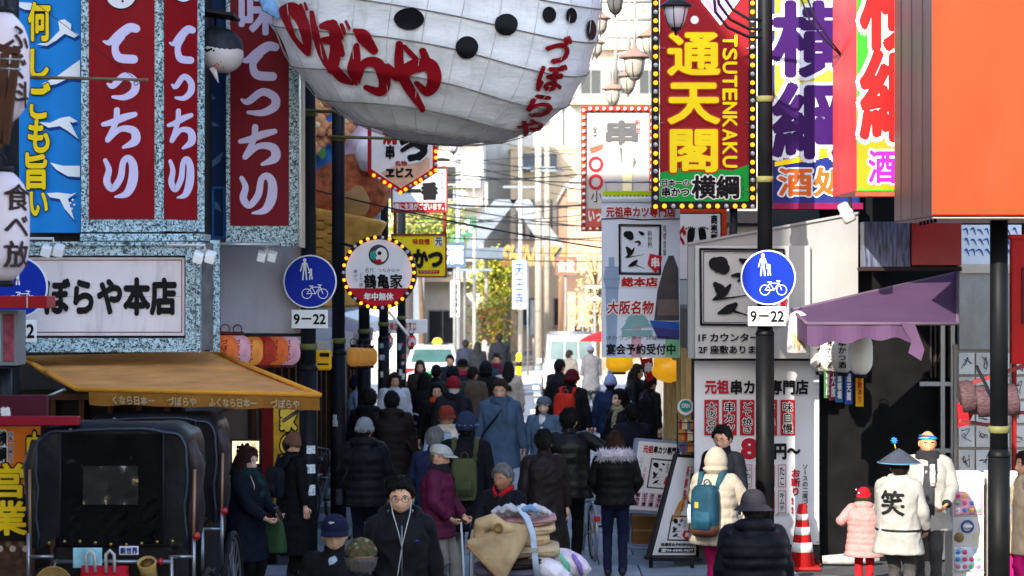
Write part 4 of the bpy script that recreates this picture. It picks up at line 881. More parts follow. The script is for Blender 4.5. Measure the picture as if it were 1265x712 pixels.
# restaurant vertical banner
a = Sign('hanging_banner', 'pale blue vertical skewer restaurant banner with castle picture', 'banner', 792, 26.6)
a.board(743, 243, 840, 442, mat('d6dce8', .6, .05, 2, .15, 4), .02); a.board(745, 236, 812, 244, mat('b8d020', .5), .05, -.01, 'lamp_panel'); a.board(743, 246, 840, 250, mat('b9bcc4', .4), .05, .02, 'top_bar')
for k in range(13): a.poly([(747 + k * 5, 244), (751 + k * 5, 244), (749 + k * 5, 241)], INK, -.006)
a.text('元祖串カツ専門店', 749, 256, 834, 268, RED, bold=.04, o=.012, outline=PWHITE, ow=.05); a.poly([(743, 270), (768, 269), (793, 271), (840, 270), (840, 271), (793, 272.5), (768, 270.5), (743, 271.5)], INK, .008)
def ittoku(s, x0, y0, x1, y1, red=True, frame=True, fw=2.2):
    X = lambda x, y: (x0 + (x1 - x0) * x / 100, y0 + (y1 - y0) * y / 100); k = (x1 - x0) / 100
    if frame: s.line([X(0, 0), X(100, 1), X(99, 100), X(1, 99)], fw, INK, .012, 'print', True); s.line([X(4, 3), X(97, 4), X(96, 97), X(4, 96)], fw * .3, INK, .012, 'print', True)
    St = lambda st: [(*X(x, y), w_ * k) for x, y, w_ in st]
    s.brush([St([(18, 19, 16), (24, 21, 21), (28, 25, 15)]), St([(48, 14, 4), (56, 18, 9), (60, 19, 3)]), St([(38, 35, 3), (46, 34, 6), (50, 38, 5), (45, 42, 2)]), St([(18, 46, 6), (24, 54, 13), (22, 62, 4)]), St([(36, 47, 3), (28, 58, 8), (16, 66, 3)]), St([(17, 66, 3), (34, 64, 2), (60, 60, 1)]), St([(42, 73, 6), (34, 79, 11), (22, 84, 3)]), St([(36, 80, 4), (48, 84, 2), (62, 89, 1)])], INK, .014)
    s.text('新世界', *X(68, 12), *X(80, 46), INK, vert=True, o=.013)
    if red:
        s.poly([X(68, 80), X(74, 58), X(104, 64), X(100, 84), X(88, 98)], mat('b81428', .5), .018); s.text('串', *X(78, 66), *X(96, 86), PWHITE, bold=.03, o=.024)
ittoku(a, 765, 278, 816, 339)
a.text('商標登録', 819, 278, 823, 316, INK, vert=True, o=.01); a.text('総本店', 768, 343, 812, 354, RED, bold=.05, o=.012, outline=PWHITE)
GB = mat('8ea2b8', .6, .1)
for q in ([(745, 345), (748, 330), (752, 330), (752, 318), (759, 318), (759, 330), (764, 330), (766, 345), (764, 356), (761, 440), (750, 440), (748, 356)],): a.poly(q, GB, .006)
for y in (330, 345, 356): a.line([(746, y), (765, y)], .5, mat('56687c', .6), .009)
a.text('大阪名物', 750, 372, 806, 388, RED, bold=.03, o=.014, outline=PWHITE, ow=.09, slant=.1)
CG = mat('7fa6a8', .6, .08)
for q in ([(766, 408), (808, 404), (800, 398), (774, 398)], [(772, 398), (802, 398), (796, 390), (777, 390)], [(778, 390), (795, 390), (787, 384)], [(768, 416), (806, 416), (806, 408), (768, 408)]): a.poly(q, CG, .008)
a.poly([(802, 396), (839, 398), (839, 408), (806, 404)], mat('2a52a8', .5), .009); a.poly([(806, 404), (839, 408), (839, 420), (812, 418)], mat('3a3a7a', .5), .0085); a.poly([(822, 418), (839, 418), (839, 441), (822, 441)], mat('7ab88a', .5), .008); a.rect(780, 405, 792, 441, mat('c89aa8', .5), .007)
a.text('1Fカウンター', 749, 415, 794, 420, INK, o=.014); a.text('2F座敷あり', 798, 415, 834, 420, INK, o=.014); a.text('宴会予約受付中', 749, 425, 834, 438, INK, bold=.03, o=.014)
dk = mat('4a4548', .6, .15)
a.poly([(820, 330), (826, 316), (832, 316), (838, 332), (839, 396), (808, 396), (812, 360)], dk, .011); a.poly([(812, 370), (838, 370), (838, 390), (812, 390)], mat('6a5c58', .6), .013)
MB().tube([a.px(747, 225, -.05), a.px(830, 225, -.05)], .012, 6).build('hanging_rod', STEEL, a.root)
for x in (749, 782): MB().tube([a.px(x, 225, -.03), a.px(x, 238, -.03)], .004, 4).build('tie', STEEL, a.root)
# footprint sign
a = Sign('shop_sign', 'white sign with two black footprints in an orange frame', 'sign', 868, 29)
a.board(836, 257, 898, 345, mat('c8401c', .5, .08), .12); a.board(838, 264, 890, 345, PWHITE, .02, .012, 'face'); a.frame(837, 263, 891, 346, 1.2, INK, .01, .018, 'border_line', 0)
for x, sg in ((853, -1), (868, 1)):
    a.brush([[(x - sg, 286, 9), (x, 294, 9), (x + sg, 301, 6)]], INK, .02)
    for j in range(5): a.disc(x + sg * (-5 + j * 2.6), 282.5 - 1.6 * math.sin(j * .8), 1.1, INK, .02, n=8)
a.text('商売繁盛', 878, 266, 886, 312, INK, vert=True, bold=.04, o=.02); a.text('ぐ', 838, 280, 847, 302, RED, bold=.05, o=.02)
# ---------------------------------------------------------------- right: white skewer sign, parapet and banner
a = Sign('parapet_sign', 'white skewer restaurant sign on a sloped grey parapet behind the round blue sign', 'sign', 930, 24.75)
GP = mat('949392', .6, .08, 2, dirt=.25)
a.poly([(850, 301), (1060, 263), (1060, 443), (850, 443)], GP, 0, .12, 'parapet'); a.poly([(849, 300), (1061, 261.5), (1061, 264.5), (849, 303)], mat('8d8c8c', .5), .03, .16, 'coping')
a.board(858, 304, 1000, 443, mat('b4b2ae', .5, .05, 2, dirt=.15), .06, .07, 'face')
b = Sign('', '', '', 930, 24.66, root=a.root); ittoku(b, 865, 308, 968, 402, True, True, 3)
b.text('1F カウンター', 863, 412, 937, 422, INK, bold=.03, o=.01); b.text('2F 座敷あります', 863, 427, 945, 437, INK, bold=.03, o=.01)
a = Sign('cloth_banner', 'long white cloth banner with red and black menu writing and a big price', 'banner', 935, 24.95)
u0, v1 = a.uv(858, 446); u1, v0 = a.uv(1012, 673); n, m_ = 16, 20; mb = MB()
wav = lambda i, j: .012 * math.sin(i * .9 + j * .25) * (j / m_)
mb.add([a.pt(u0 + (u1 - u0) * i / n, v1 + (v0 - v1) * j / m_, wav(i, j) - .014) for j in range(m_ + 1) for i in range(n + 1)], [(j * (n + 1) + i, (j + 1) * (n + 1) + i, (j + 1) * (n + 1) + i + 1, j * (n + 1) + i + 1) for j in range(m_) for i in range(n)], 0, True); mb.build('cloth', mat('cfced0', .7, .05, 2, .1, 6), a.root)
MR = mat('a01828', .5)
a.text('元祖', 871, 470, 900, 486, MR, bold=.04, o=.012); a.text('串カツ専門店', 903, 470, 998, 487, INK, bold=.04, o=.012)
for i, tx in enumerate(('大阪名物', '串カツ', 'どて焼き', 'たこ焼き', '味自慢')):
    x = 870 + i * 22 + (6 if i > 2 else 0)
    a.board(x, 494, x + 18, 538, MR, .004, .008, 'panel', .002); a.text(tx, x + 3, 497, x + 15, 535, PWHITE, vert=True, bold=.07, o=.014); a.text(tx, x + 3, 497, x + 15, 535, INK, vert=True, bold=.02, o=.018)
a.text('8', 917, 543, 934, 566, MR, bold=.06, o=.012, outline=PWHITE, ow=.03); a.text('0', 937, 543, 954, 566, MR, bold=.06, o=.012); a.text('円〜', 957, 549, 988, 567, INK, bold=.05, o=.012)
for r_, (tx) in enumerate((('えび', 'いわし', 'ホタテ', 'いか', 'たこ'), ('ねぎ', 'うずら', 'しいたけ', 'おにぎり', 'キムチ'))):
    for i, q in enumerate(tx):
        x = 905 + i * 14; y = 574 + r_ * 32; a.frame(x, y, x + 10, y + 28, .7, MR, .004, .01, 'print', 0); a.text(q, x + 2, y + 3, x + 8, y + 25, INK, vert=True, bold=.02, o=.012)
a.text('お断り!!', 978, 580, 988, 634, MR, vert=True, bold=.05, o=.012); a.text('ソースの二度づけ', 991, 574, 998, 630, INK, vert=True, bold=.02, o=.012); a.text('お断りしております', 958, 634, 975, 638, INK, o=.012)
for x, y in ((860, 448), (1010, 448), (860, 670), (1010, 670)): a.disc(x, y, 1.2, STEEL, .012, n=10, name='eyelet')
# ---------------------------------------------------------------- right: tall signs
a = Sign('tall_sign', 'tall purple and yellow sign with white-edged sumo characters behind right pole', 'sign', 1000, 25.05)
a.board(955, -40, 1062, 254, mat('1c2a6c', .5, .06), .2); a.board(957, -40, 1060, 192, mat('c4b83a', .5, .06), .01, .01, 'panel', 0); a.poly([(957, 200), (1060, 178), (1060, 188), (957, 206)], YEL, .012); a.poly([(957, 206), (1060, 188), (1060, 251), (957, 251)], mat('1c2a6c', .5), .013)
PU = mat('300a50', .5, .05); PW2 = mat('ccd2dc', .5, .03)
a.text('横綱', 955, 4, 1056, 194, PU, vert=True, bold=.035, o=.024, outline=PW2, ow=.045)
a.text('酒処', 962, 208, 1046, 242, mat('c05a1c', .5), bold=.03, o=.026, outline=PW2, ow=.05)
a.board(955, 251, 1066, 259, mat('7a1440', .5), .24, .03, 'bottom_rail')
# red box sign: front and left side
r = Sign('box_sign', 'red box sign with green and orange front beside the big orange sign', 'sign', 1057, 22.2)
x0 = r.px(1057, 0).x; zt, zb_ = r.px(0, -60).z, r.px(0, 237).z
MB().box(x0, 22.2, zb_, x0 + .75, 23.8, zt).build('case', mat('d8343c', .4, .06, 2), r.root, .01)
r.board(1058.5, -60, 1135, 236, mat('2fbf22', .45, .05), .006, .008, 'panel', 0); r.poly([(1058.5, 178), (1135, 160), (1135, 234), (1058.5, 234)], mat('ee8a10', .45), .014)
RR = mat('e01414', .45, .04)
r.text('横', 1064, -62, 1150, 60, RR, bold=.035, o=.022, outline=PWHITE, ow=.05); r.text('綱', 1064, 64, 1150, 172, RR, bold=.035, o=.022, outline=PWHITE, ow=.05)
r.text('酒処', 1073, 186, 1140, 226, mat('a818a0', .45), bold=.03, o=.024, outline=PWHITE, ow=.06); r.board(1057, 237, 1140, 243, mat('b84a34', .5, .2, 8), .05, .012, 'bottom_rail')
# orange box sign
OR = mat('c4360e', .42, .12, 1.2, .08, 3, dirt=.1, stretch=(1, 1, .3))
o = P(1150, 268, 19.6); t = thing('box_sign', 'huge plain orange box sign filling the top right corner', 'sign', o)
MB().box(o.x, 19.6, o.z, o.x + 2.2, 21.5, o.z + 3.2).build('case', mat('3a282e', .4, .35, 3, stretch=(1, 3, .15), dirt=.4), t, .012)  # brown side face, darkened further so the colour carries its shade
MB().box(o.x + .01, 19.585, o.z + .02, o.x + 2.19, 19.6, o.z + 3.19).build('face', OR, t, .004); MB().box(o.x + .02, 19.62, o.z - .012, o.x + 2.18, 21.48, o.z - .002).build('underside', mat('c9b4a8', .5, .1), t)
for k in range(5): MB().tube([(o.x + .08 + k * .02, 19.8 + k * .28, o.z - .012), (o.x + .08 + k * .02, 19.8 + k * .28, o.z - .05)], .014, 8).build('bolt', BLACK, t)
for k in range(3): MB().box(o.x - .006, 20.0 + k * .55, o.z + .02, o.x, 20.03 + k * .55, o.z + 3.18).build('trim_strip', mat('2a1e22', .4), t)
# dark red light box
a = Sign('light_box', 'dark red light box with faded blue end under the orange sign', 'sign', 1120, 24.2)
a.board(1126, 272, 1188, 328, mat('9a0f1c', .3, .25, 2), .3); a.board(1068, 274, 1125, 330, mat('4a5068', .35, .9, 7, stretch=(6, 1, .6)), .28, -.02, 'end_panel'); a.board(1064, 330, 1188, 335, mat('2a1c1c', .6), .3, .02, 'bottom_rail')
a = Sign('pattern_board', 'white board with blue brush curves beside the right foreground pole', 'sign', 1210, 25.1)
a.board(1187, 278, 1262, 327, mat('dfe6ee', .5, .04), .1); g = random.Random(9)
a.brush([[(1190 + 8.5 * i + g.uniform(-2, 2), 284 + 13 * j, 1.2), (1194 + 8.5 * i, 282 + 13 * j + g.uniform(0, 3), 2.2), (1197 + 8.5 * i + g.uniform(-2, 2), 290 + 13 * j, .8)] for i in range(8) for j in range(3)], mat('1f5a9a', .5), .006)
a = Sign('concrete_panel', 'grey concrete panel under the blue patterned board', 'wall', 1205, 25.12); a.board(1185, 327, 1262, 432, mat('a09c94', .8, .12, 3, .2, 40, dirt=.4), .14); a.board(1186, 327, 1262, 338, mat('c8bda8', .7), .03, .02, 'ledge')
q = P(1052, 0, 22.1); c = P(1046, 264, 22.0); t = thing('spotlight', 'grey cylindrical spotlight below the red box sign', 'lamp', c)
MB().lathe([(.055, -.1), (.07, -.08), (.07, .03), (.062, .035), (.062, .1), (.04, .12)], 16, c, (-.45, .1, .9)).build('housing', mat('a8a69e', .45, .15, 8), t); MB().tube([c + Vector((.04, 0, .06)), P(1050, 245, 22.15)], .018, 8).build('bracket', BLACK, t); MB().lathe([(.073, -.02), (.073, .005)], 16, c, (-.45, .1, .9)).build('ring', mat('d4d2cc', .4), t)
# purple awning
A_, B_, C_, D_ = P(978, 383, 22.7), P(1182, 337, 24.2), P(1183, 400, 21.7), P(997, 400, 21.7)
t = thing('awning', 'purple fabric awning with a torn hanging edge on the right', 'awning', (C_ + D_) / 2)
PA = mat('4c3650', .7, .1, 2, .12, 6); sheet(MB(), A_, B_, C_, D_, 10, 5, .02).build('canopy', PA, t)
MB().prism([A_, D_, D_ - Vector((0, 0, .2)), A_ - Vector((0, 0, .3))], (.01, 0, 0)).build('end_flap', PA, t)
mb = MB(); n = 22; D2 = D_.lerp(C_, .72)
for i in range(n):
    f0, f1 = i / n, (i + 1) / n; h0, h1 = (.22 - .1 * math.sin(f * math.pi * .9) * f + .02 * math.sin(f * 21) for f in (f0, f1))
    w0, w1 = (.03 * math.sin(f * 19) for f in (f0, f1)); a0, a1 = D_.lerp(D2, f0), D_.lerp(D2, f1)
    mb.add([a0, a1, a1 + Vector((0, -w1, -h1)), a0 + Vector((0, -w0, -h0))], [(0, 1, 2, 3)], 0, True)
q = [P(1112, 398, 21.65), P(1130, 400, 21.6), P(1142, 432, 21.55), P(1138, 446, 21.55), P(1122, 436, 21.6), P(1126, 422, 21.62)]; mb.add(q, [(0, 1, 5), (1, 2, 5), (2, 3, 4, 5)], 0, True); mb.build('valance', PA, t)
for p_, q_ in ((D_, C_), (A_, B_), (C_, B_), (D_, A_)): MB().tube([p_, q_], .018, 8).build('frame_bar', mat('5a4a58', .5), t)
for k, (px, Y) in enumerate(((1014, 24.6), (1027, 24.2), (1041, 23.7))): lantern(px, 437, Y, .13, .42, 'white paper lantern with black characters, %s from the left under the purple awning' % ('first', 'second', 'third')[k], PAPW, '串かつ酒', INK, 'white lanterns under the purple awning', yaw=-.2)
lantern(1063, 437, 23.0, .135, .45, 'front white lantern in the sun at the end of the row under the awning', mat('e8e2d4', .7, .05), None)
a = Sign('pennant_string', 'bunch of small colourful pennants hanging below the white lanterns', 'pennants', 1040, 23.9)
for k, (x, c, tx) in enumerate(((1018, '3a6a3a', '酒'), (1024, '8a2a4a', '大阪'), (1031, '2a6a9a', '道頓堀'), (1042, '2a4a9a', '通天閣'), (1055, 'd8a018', '座敷あり'))):
    a.board(x, 458 + k % 2, x + 9.5, 492 + k * 2.4, mat(c, .6, .15, 9), .004, .03 * k, 'pennant', 0); a.text(tx, x + 2.5, 462, x + 7.5, 488 + k * 2, PWHITE if k < 4 else RED, vert=True, bold=.04, o=.03 * k + .006)
c = P(986, 412, 22.4); t = thing('wrapped_brush', 'plastic-wrapped straw brush hanging at the awning corner', 'brush', c)
MB().lathe([(.06, -.22), (.125, -.2), (.115, 0), (.09, .2), (.03, .24)], 14, c, sy=.5).build('wrapper', mat('b9b4b4', .2, .45, 14), t); MB().lathe([(.1, -.18), (.1, 0), (.07, .02)], 12, c + Vector((0, -.012, 0)), sy=.5).build('bristles', mat('b09668', .7, .3, 30), t); MB().tube([c + Vector((0, 0, .23)), P(990, 380, 22.5)], .006, 5).build('string', BLACK, t)
# autograph boards on the shop wall
w_ = thing('shop_wall', 'pale shop wall covered with white autograph boards at right', 'wall', P(1225, 700, 25.2)); q0, q1 = P(1178, 0, 25.2).x, P(1300, 0, 25.2).x
MB().box(q0, 25.16, 0, q1, 25.28, 2.6).build('wall', mat('9a9284', .7, .1, 3), w_); s_ = Sign('', '', '', 1210, 25.15, root=w_); g = random.Random(3)
for j in range(6):
    for i in range(5):
        x, y = 1184 + i * 21.5, 436 + j * 30
        s_.board(x, y, x + 19.5, y + 26.5, mat(('cfcdc8', 'c6c2ba', 'd2d0cc')[(i + j) % 3], .6), .01, .016, 'autograph_board', .002)
        s_.brush([[(x + g.uniform(3, 16), y + g.uniform(4, 22), .8) for _ in range(4)] for _ in range(2)], INK, .022, 'signature')
# ================================================================== street props
# ---- lamps
def lamp(px, py, Y, w, label, dark=False, arm=None):
    """tapered glass lantern under a conical cap; w = cap width in metres, py = cap rim"""
    c = P(px, py, Y); t = thing('street_lamp', label, 'street lamp', c, group='old style street lamps'); cm = DKMETAL if dark else mat('8a6e62', .5, .15); r_ = w / 2
    MB().lathe([(r_, 0), (r_ * .98, .02), (r_ * .5, r_ * .42), (r_ * .2, r_ * .62), (r_ * .12, r_ * .9), (.02, r_ * 1.0)], 20, c).build('cap', cm, t)
    gm = mat('b7b4be' if dark else 'a69f92', .25, .06, 3)
    MB().lathe([(r_ * .34, -r_ * 1.25), (r_ * .56, -r_ * .9), (r_ * .70, -r_ * .3), (r_ * .72, -.005)], 20, c).build('glass', gm, t)
    for k in range(6):
        a = k * math.pi / 3 + .25; d = Vector((math.cos(a), math.sin(a), 0)); MB().tube([c + d * r_ * .36 + Vector((0, 0, -r_ * 1.25)), c + d * r_ * .575 + Vector((0, 0, -r_ * .9)), c + d * r_ * .735 + Vector((0, 0, 0))], .007, 5).build('rib', DKMETAL if dark else mat('3a322c', .5), t)
    MB().lathe([(.0, -r_ * 1.75), (r_ * .1, -r_ * 1.65), (r_ * .08, -r_ * 1.5), (r_ * .3, -r_ * 1.36), (r_ * .38, -r_ * 1.24)], 14, c).build('finial', DKMETAL if dark else mat('5a524c', .5), t)
    if arm: MB().tube([c + Vector((0, 0, r_ * .95))] + [Vector(q) for q in arm], .022, 8).build('arm', cm if dark else mat('b9b5ae', .5), t)
    return t
lamp(835, 9, 23.6, .37, 'dark street lamp hanging in front of the red tower banner', True, [P(835, -25, 23.6), P(880, -40, 23.6), P(945, -30, 23.6)])
for i, (px, py, Y, w, lb) in enumerate(((784, 72, 31, .46, 'largest pale street lamp left of the red banner'), (776, 95, 37, .42, 'pale street lamp just under the largest one'), (757, 111, 42, .46, 'lowest pale street lamp above the skewer sign'), (742, 24, 33, .33, 'pale street lamp beside the tail of the blowfish'),
        (760, -3, 28, .32, 'pale street lamp at the top edge of the picture'), (737, 54, 39, .34, 'pale street lamp half hidden behind the blowfish tail'), (804, 46, 35, .46, 'pale street lamp half hidden by the bulb frame'))):
    c = P(px, py, Y); lamp(px, py, Y, w, lb, False, [c + Vector((0, 0, .45)), c + Vector((.08, 0, .7)), c + Vector((.5, 0, .8)), c + Vector((.9, 0, .7))])
for px, Y in ((784, 30.8), (777, 36.8), (760, 43)):
    b_ = P(px + 22, 0, Y); MB
t = thing('lamp_bracket', 'three black curved lamp arms on the right street pole', 'bracket', P(945, 40, 23.6))
for k, y in enumerate((25, 37, 47)): MB().tube([P(944, y, 23.55), P(925, y - 1, 23.5), P(905 - k * 3, y - 13, 23.5), P(892 - k * 4, y - 32, 23.5), P(888 - k * 4, y - 70, 23.5)], .017, 8).build('arm', DKMETAL, t)
lamp(560, 176, 46, .34, 'dark far street lamp left of centre below the blowfish', True, [P(560, 160, 46), P(545, 165, 46), P(540, 185, 46)])
t = thing('overhead_rod_frame', 'pale steel cross bars holding the row of street lamps', 'frame', P(780, 40, 34))
for a_, b_ in (((740, 2), (805, 2)), ((750, 46), (808, 46)), ((762, 24), (808, 24)), ((784, -30), (784, 60)), ((777, 0), (777, 90)), ((761, 30), (761, 104))): MB().tube([P(*a_, 35), P(*b_, 35)], .03, 8).build('bar', mat('8d8983', .5, .1), t)
# hanging wires in front of the purple sign
for k in range(2):
    o = MB().tube([P(986 + k * 8, -10, 23.2), P(1000 + k * 8, 25, 23.2), P(1018 + k * 6, 48, 23.2), P(1045, 75, 23.2)], .01, 6).build('cable', BLACK); tag(o, ('left', 'right')[k] + ' of two black cables sagging before the purple sign', 'cable')
# ---- rickshaw
def rickshaw(px, ytop, Y, label):
    b_ = P(px, 0, Y); t = thing('rickshaw', label, 'rickshaw', (b_.x, Y, 0)); x, zt = b_.x, CH - (ytop - VY) * Y / FP; W = .56; HB = mat('05070c', .45, .3, 3, .5, 6)
    # hood: rounded arch swept forward
    prof = []
    for i in range(25):
        a = math.pi * i / 24; ca, sa = math.cos(a), math.sin(a); prof.append((-W * math.copysign(abs(ca) ** .42, ca), .24 * abs(sa) ** .45))
    z0 = zt - .24; bot = zt - .90; rows = []
    for j, (dy, kx, dz) in enumerate(((0, .97, -.03), (.03, 1.0, 0), (.25, 1.01, .015), (.5, 1.0, .0), (.75, .99, -.01), (.95, .96, -.05))):
        ln = []
        for s in range(6): ln.append(Vector((x - W * kx * (.985 + .015 * s / 5) + .012 * math.sin(s * 2 + j), Y + dy, bot + (z0 - bot) * s / 6)))
        ln += [Vector((x + p[0] * kx, Y + dy, z0 + p[1] + dz + .008 * math.sin(i * 1.1 + j))) for i, p in enumerate(prof)]
        for s in range(5, -1, -1): ln.append(Vector((x + W * kx * (.985 + .015 * s / 5) + .012 * math.sin(s * 1.7 + j), Y + dy, bot + (z0 - bot) * s / 6)))
        rows.append(ln)
    n = len(rows[0]); mb = MB(); mb.add([v for r_ in rows for v in r_], [(j * n + i, (j + 1) * n + i, (j + 1) * n + i + 1, j * n + i + 1) for j in range(5) for i in range(n - 1)], 0, True)
    cx = Vector((x, Y + .004, (z0 + bot) / 2)); G = 8; bv = []
    for gk in range(G + 1):
        for v in rows[0]:
            q = cx.lerp(v, gk / G); q.y += .018 * math.sin(gk * .8 + v.x * 9) * (1 - gk / G) * gk / G * 4; bv.append(q)
    mb.add(bv, [(k * n + i, k * n + i + 1, (k + 1) * n + i + 1, (k + 1) * n + i) for k in range(G) for i in range(n - 1)], 0, True)
    mb.build('hood', HB, t)
    mb = MB(); sheet(mb, Vector((x - .37, Y - .012, zt - .06)), Vector((x + .38, Y - .012, zt - .06)), Vector((x + .38, Y - .02, bot + .04)), Vector((x - .37, Y - .02, bot + .04)), 14, 14, 0, 0, .0); mb.build('back_panel', mat('05060a', .55, .25, 3, .6, 5), t)
    for k in range(9): MB().lathe([(.012, 0), (.009, -.008), (0, -.01)], 10, (x - .45 + k * .112, Y - .03, bot + .05 + .012 * math.sin(k)), (0, -1, 0)).build('stud', mat('c8a860', .3, metal=.8), t)
    for sx in (-.3, .3): MB().lathe([(.014, 0), (0, -.01)], 10, (x + sx, Y - .01, zt - .03), (0, -1, .3)).build('stud', STEEL, t)
    q = MB(); wx0, wx1, wz0, wz1 = x - .2, x + .2, zt - .57, zt - .29
    vv = [Vector((wx0 + (wx1 - wx0) * i / 12, Y - .045 - .012 * noise.noise(Vector((i * .45, j * .5, Y))), wz0 + (wz1 - wz0) * j / 8)) for j in range(9) for i in range(13)]; q.add(vv, [(j * 13 + i, j * 13 + i + 1, (j + 1) * 13 + i + 1, (j + 1) * 13 + i) for j in range(8) for i in range(12)], 0, True)
    q.build('window', mat('1c1b19', .1, .3, 3, .35, 5), t)
    # side flap with folds
    for s in (-1, 1):
        q = MB(); q.tube([(x + s * .55, Y + .05, zt - .12), (x + s * .6, Y + .1, zt - .3), (x + s * .585, Y + .08, zt - .55), (x + s * .56, Y + .06, bot)], [(.03, .05), (.05, .07), (.035, .06), (.02, .05)], 10, side=(0, 1, 0)); q.build('side_flap', mat('2c2324', .42, .35, 4, .6, 8), t)
        MB().tube([(x + s * .6, Y + .02, zt - .32), (x + s * .592, Y, bot - .05)], .012, 6).build('hood_stay', mat('8a6a52', .4, metal=.3), t)
        MB().tube([(x + s * .6, Y - .02, bot + .12), (x + s * .6, Y - .02, bot - .35)], .014, 8).build('rear_post', STEEL, t); MB().tube([(x + s * .6, Y - .02, bot - .05), (x + s * .42, Y - .02, bot - .05)], .013, 8).build('rear_rail', STEEL, t)
        wh = thing  # wheel
        wc = Vector((x + s * .62, Y + .45, .62)); o = MB().torus(wc, .58, .03, (1, 0, 0), 40, 8).build('wheel', mat('1a1a1a', .7), t); MB().torus(wc, .55, .012, (1, 0, 0), 40, 6).build('rim', STEEL, o); q = MB()
        for k in range(20): a = k * math.pi / 10; q.tube([wc, wc + Vector((0, math.cos(a), math.sin(a))) * .55], .004, 4)
        q.build('spokes', STEEL, o); MB().lathe([(.05, -.05), (.05, .05)], 12, wc, (1, 0, 0)).build('hub', STEEL, o)
        MB().tube([(x + s * .42, Y + .3, .7), (x + s * .42, Y + 1.2, .75), (x + s * .4, Y + 2.4, .95)], .022, 8).build('shaft', BLACK, t)
    for kx in (-.37, .38): MB().tube([(x + kx, Y - .02, zt - .05), (x + kx, Y - .026, bot + .04)], .006, 6).build('seam', mat('1c222c', .4), t)
    MB().tube([Vector((v.x, v.y - .012, v.z)) for v in rows[0]], .011, 6).build('piping', mat('182030', .38), t)
    MB().tube([(x - .42, Y - .03, bot - .085), (x + .44, Y - .03, bot - .085)], .016, 8).build('rear_rail', STEEL, t); MB().tube([(x + .44, Y - .03, bot - .05), (x + .44, Y - .03, bot - .5)], .014, 8).build('rear_post', STEEL, t)
    MB().box(x - .45, Y + .05, .55, x + .45, Y + .75, bot + .02).build('seat_body', mat('161416', .5, .2), t, .04); MB().box(x - .4, Y + .3, .3, x + .4, Y + 1.1, .36).build('footboard', WOOD, t, .01); MB().tube([(x - .6, Y + .45, .62), (x + .6, Y + .45, .62)], .025, 8).build('axle', STEEL, t)
    s_ = Sign('', '', '', px, Y - .05, root=t); k = FP / Y / 170
    s_.board(px + 9 * k, ytop + 149 * k, px + 33 * k, ytop + 160 * k, mat('d8dce4', .5), .01, 0, 'plate'); s_.text('新世界', px + 11 * k, ytop + 150.5 * k, px + 32 * k, ytop + 158.5 * k, mat('1a2a6a', .5), bold=.04)
    s_.board(px - 48 * k, ytop + 151 * k, px - 12 * k, ytop + 176 * k, mat('8fc0cc', .5, .3, 12), .01, 0, 'notice')
    MB().ball((x + .62, Y - .03, bot + .1), .03, 10).build('reflector', mat('a01018', .3), t); MB().ball((x + .36, Y - .03, bot - .085), .028, 10).build('reflector', mat('a01018', .3), t)
    return t, x, bot + .055
tr, rx, rb = rickshaw(138, 526, 15.3, 'front black hooded rickshaw seen from behind at the left, red pouch on its rail')
o = thing('pouch', 'red pouch clipped to the rear rail of the front rickshaw', 'bag', (rx - .02, 15.2, rb - .45)); q = MB(); q.tube([(rx - .03, 15.2, rb - .16), (rx - .03, 15.2, rb - .3), (rx - .03, 15.2, rb - .45)], [(.17, .02), (.18, .05), (.16, .04)], 18, side=(1, 0, 0), power=4); q.build('body', mat('b01428', .6, .1, 6, .3), o)
for dx in (-.12, .02):
    MB().tube([(rx + dx - .03, 15.15, rb - .2), (rx + dx - .03, 15.13, rb - .07), (rx + dx, 15.13, rb - .04), (rx + dx + .03, 15.13, rb - .07), (rx + dx + .03, 15.15, rb - .2)], .012, 8).build('clip', mat('b8b4ae', .3, .1), o)
o = thing('wicker_basket', 'round wicker basket hanging from the front rickshaw', 'basket', (rx - .4, 15.2, rb - .4))
for k in range(5): MB().torus((rx - .4, 15.2, rb - .3), .13 - .018 * k, .012, (0, 1, .1), 24, 6).build('cane_ring', mat('8a6a3a', .6, .3, 20), o)
MB().tube([(rx - .4, 15.2, rb - .18), (rx - .39, 15.26, rb - .12)], .006, 5).build('hook', STEEL, o)
o = thing('bamboo_cup', 'cut bamboo tube hanging from the front rickshaw', 'cup', (rx + .29, 15.15, rb - .4)); MB().lathe([(.055, -.22), (.06, .0), (.07, .07), (.062, .075), (.055, .0)], 16, (rx + .29, 15.15, rb - .18), (-.05, -.55, .83)).build('tube', mat('a88a4e', .5, .2, 8), o); MB().lathe([(.052, 0), (0, .001)], 16, (rx + .29, 15.12, rb - .13), (-.05, -.55, .83)).build('cut_end', mat('6a4e22', .7, .3, 15), o)
rickshaw(186, 513, 17.6, 'second black hooded rickshaw parked behind the front one')
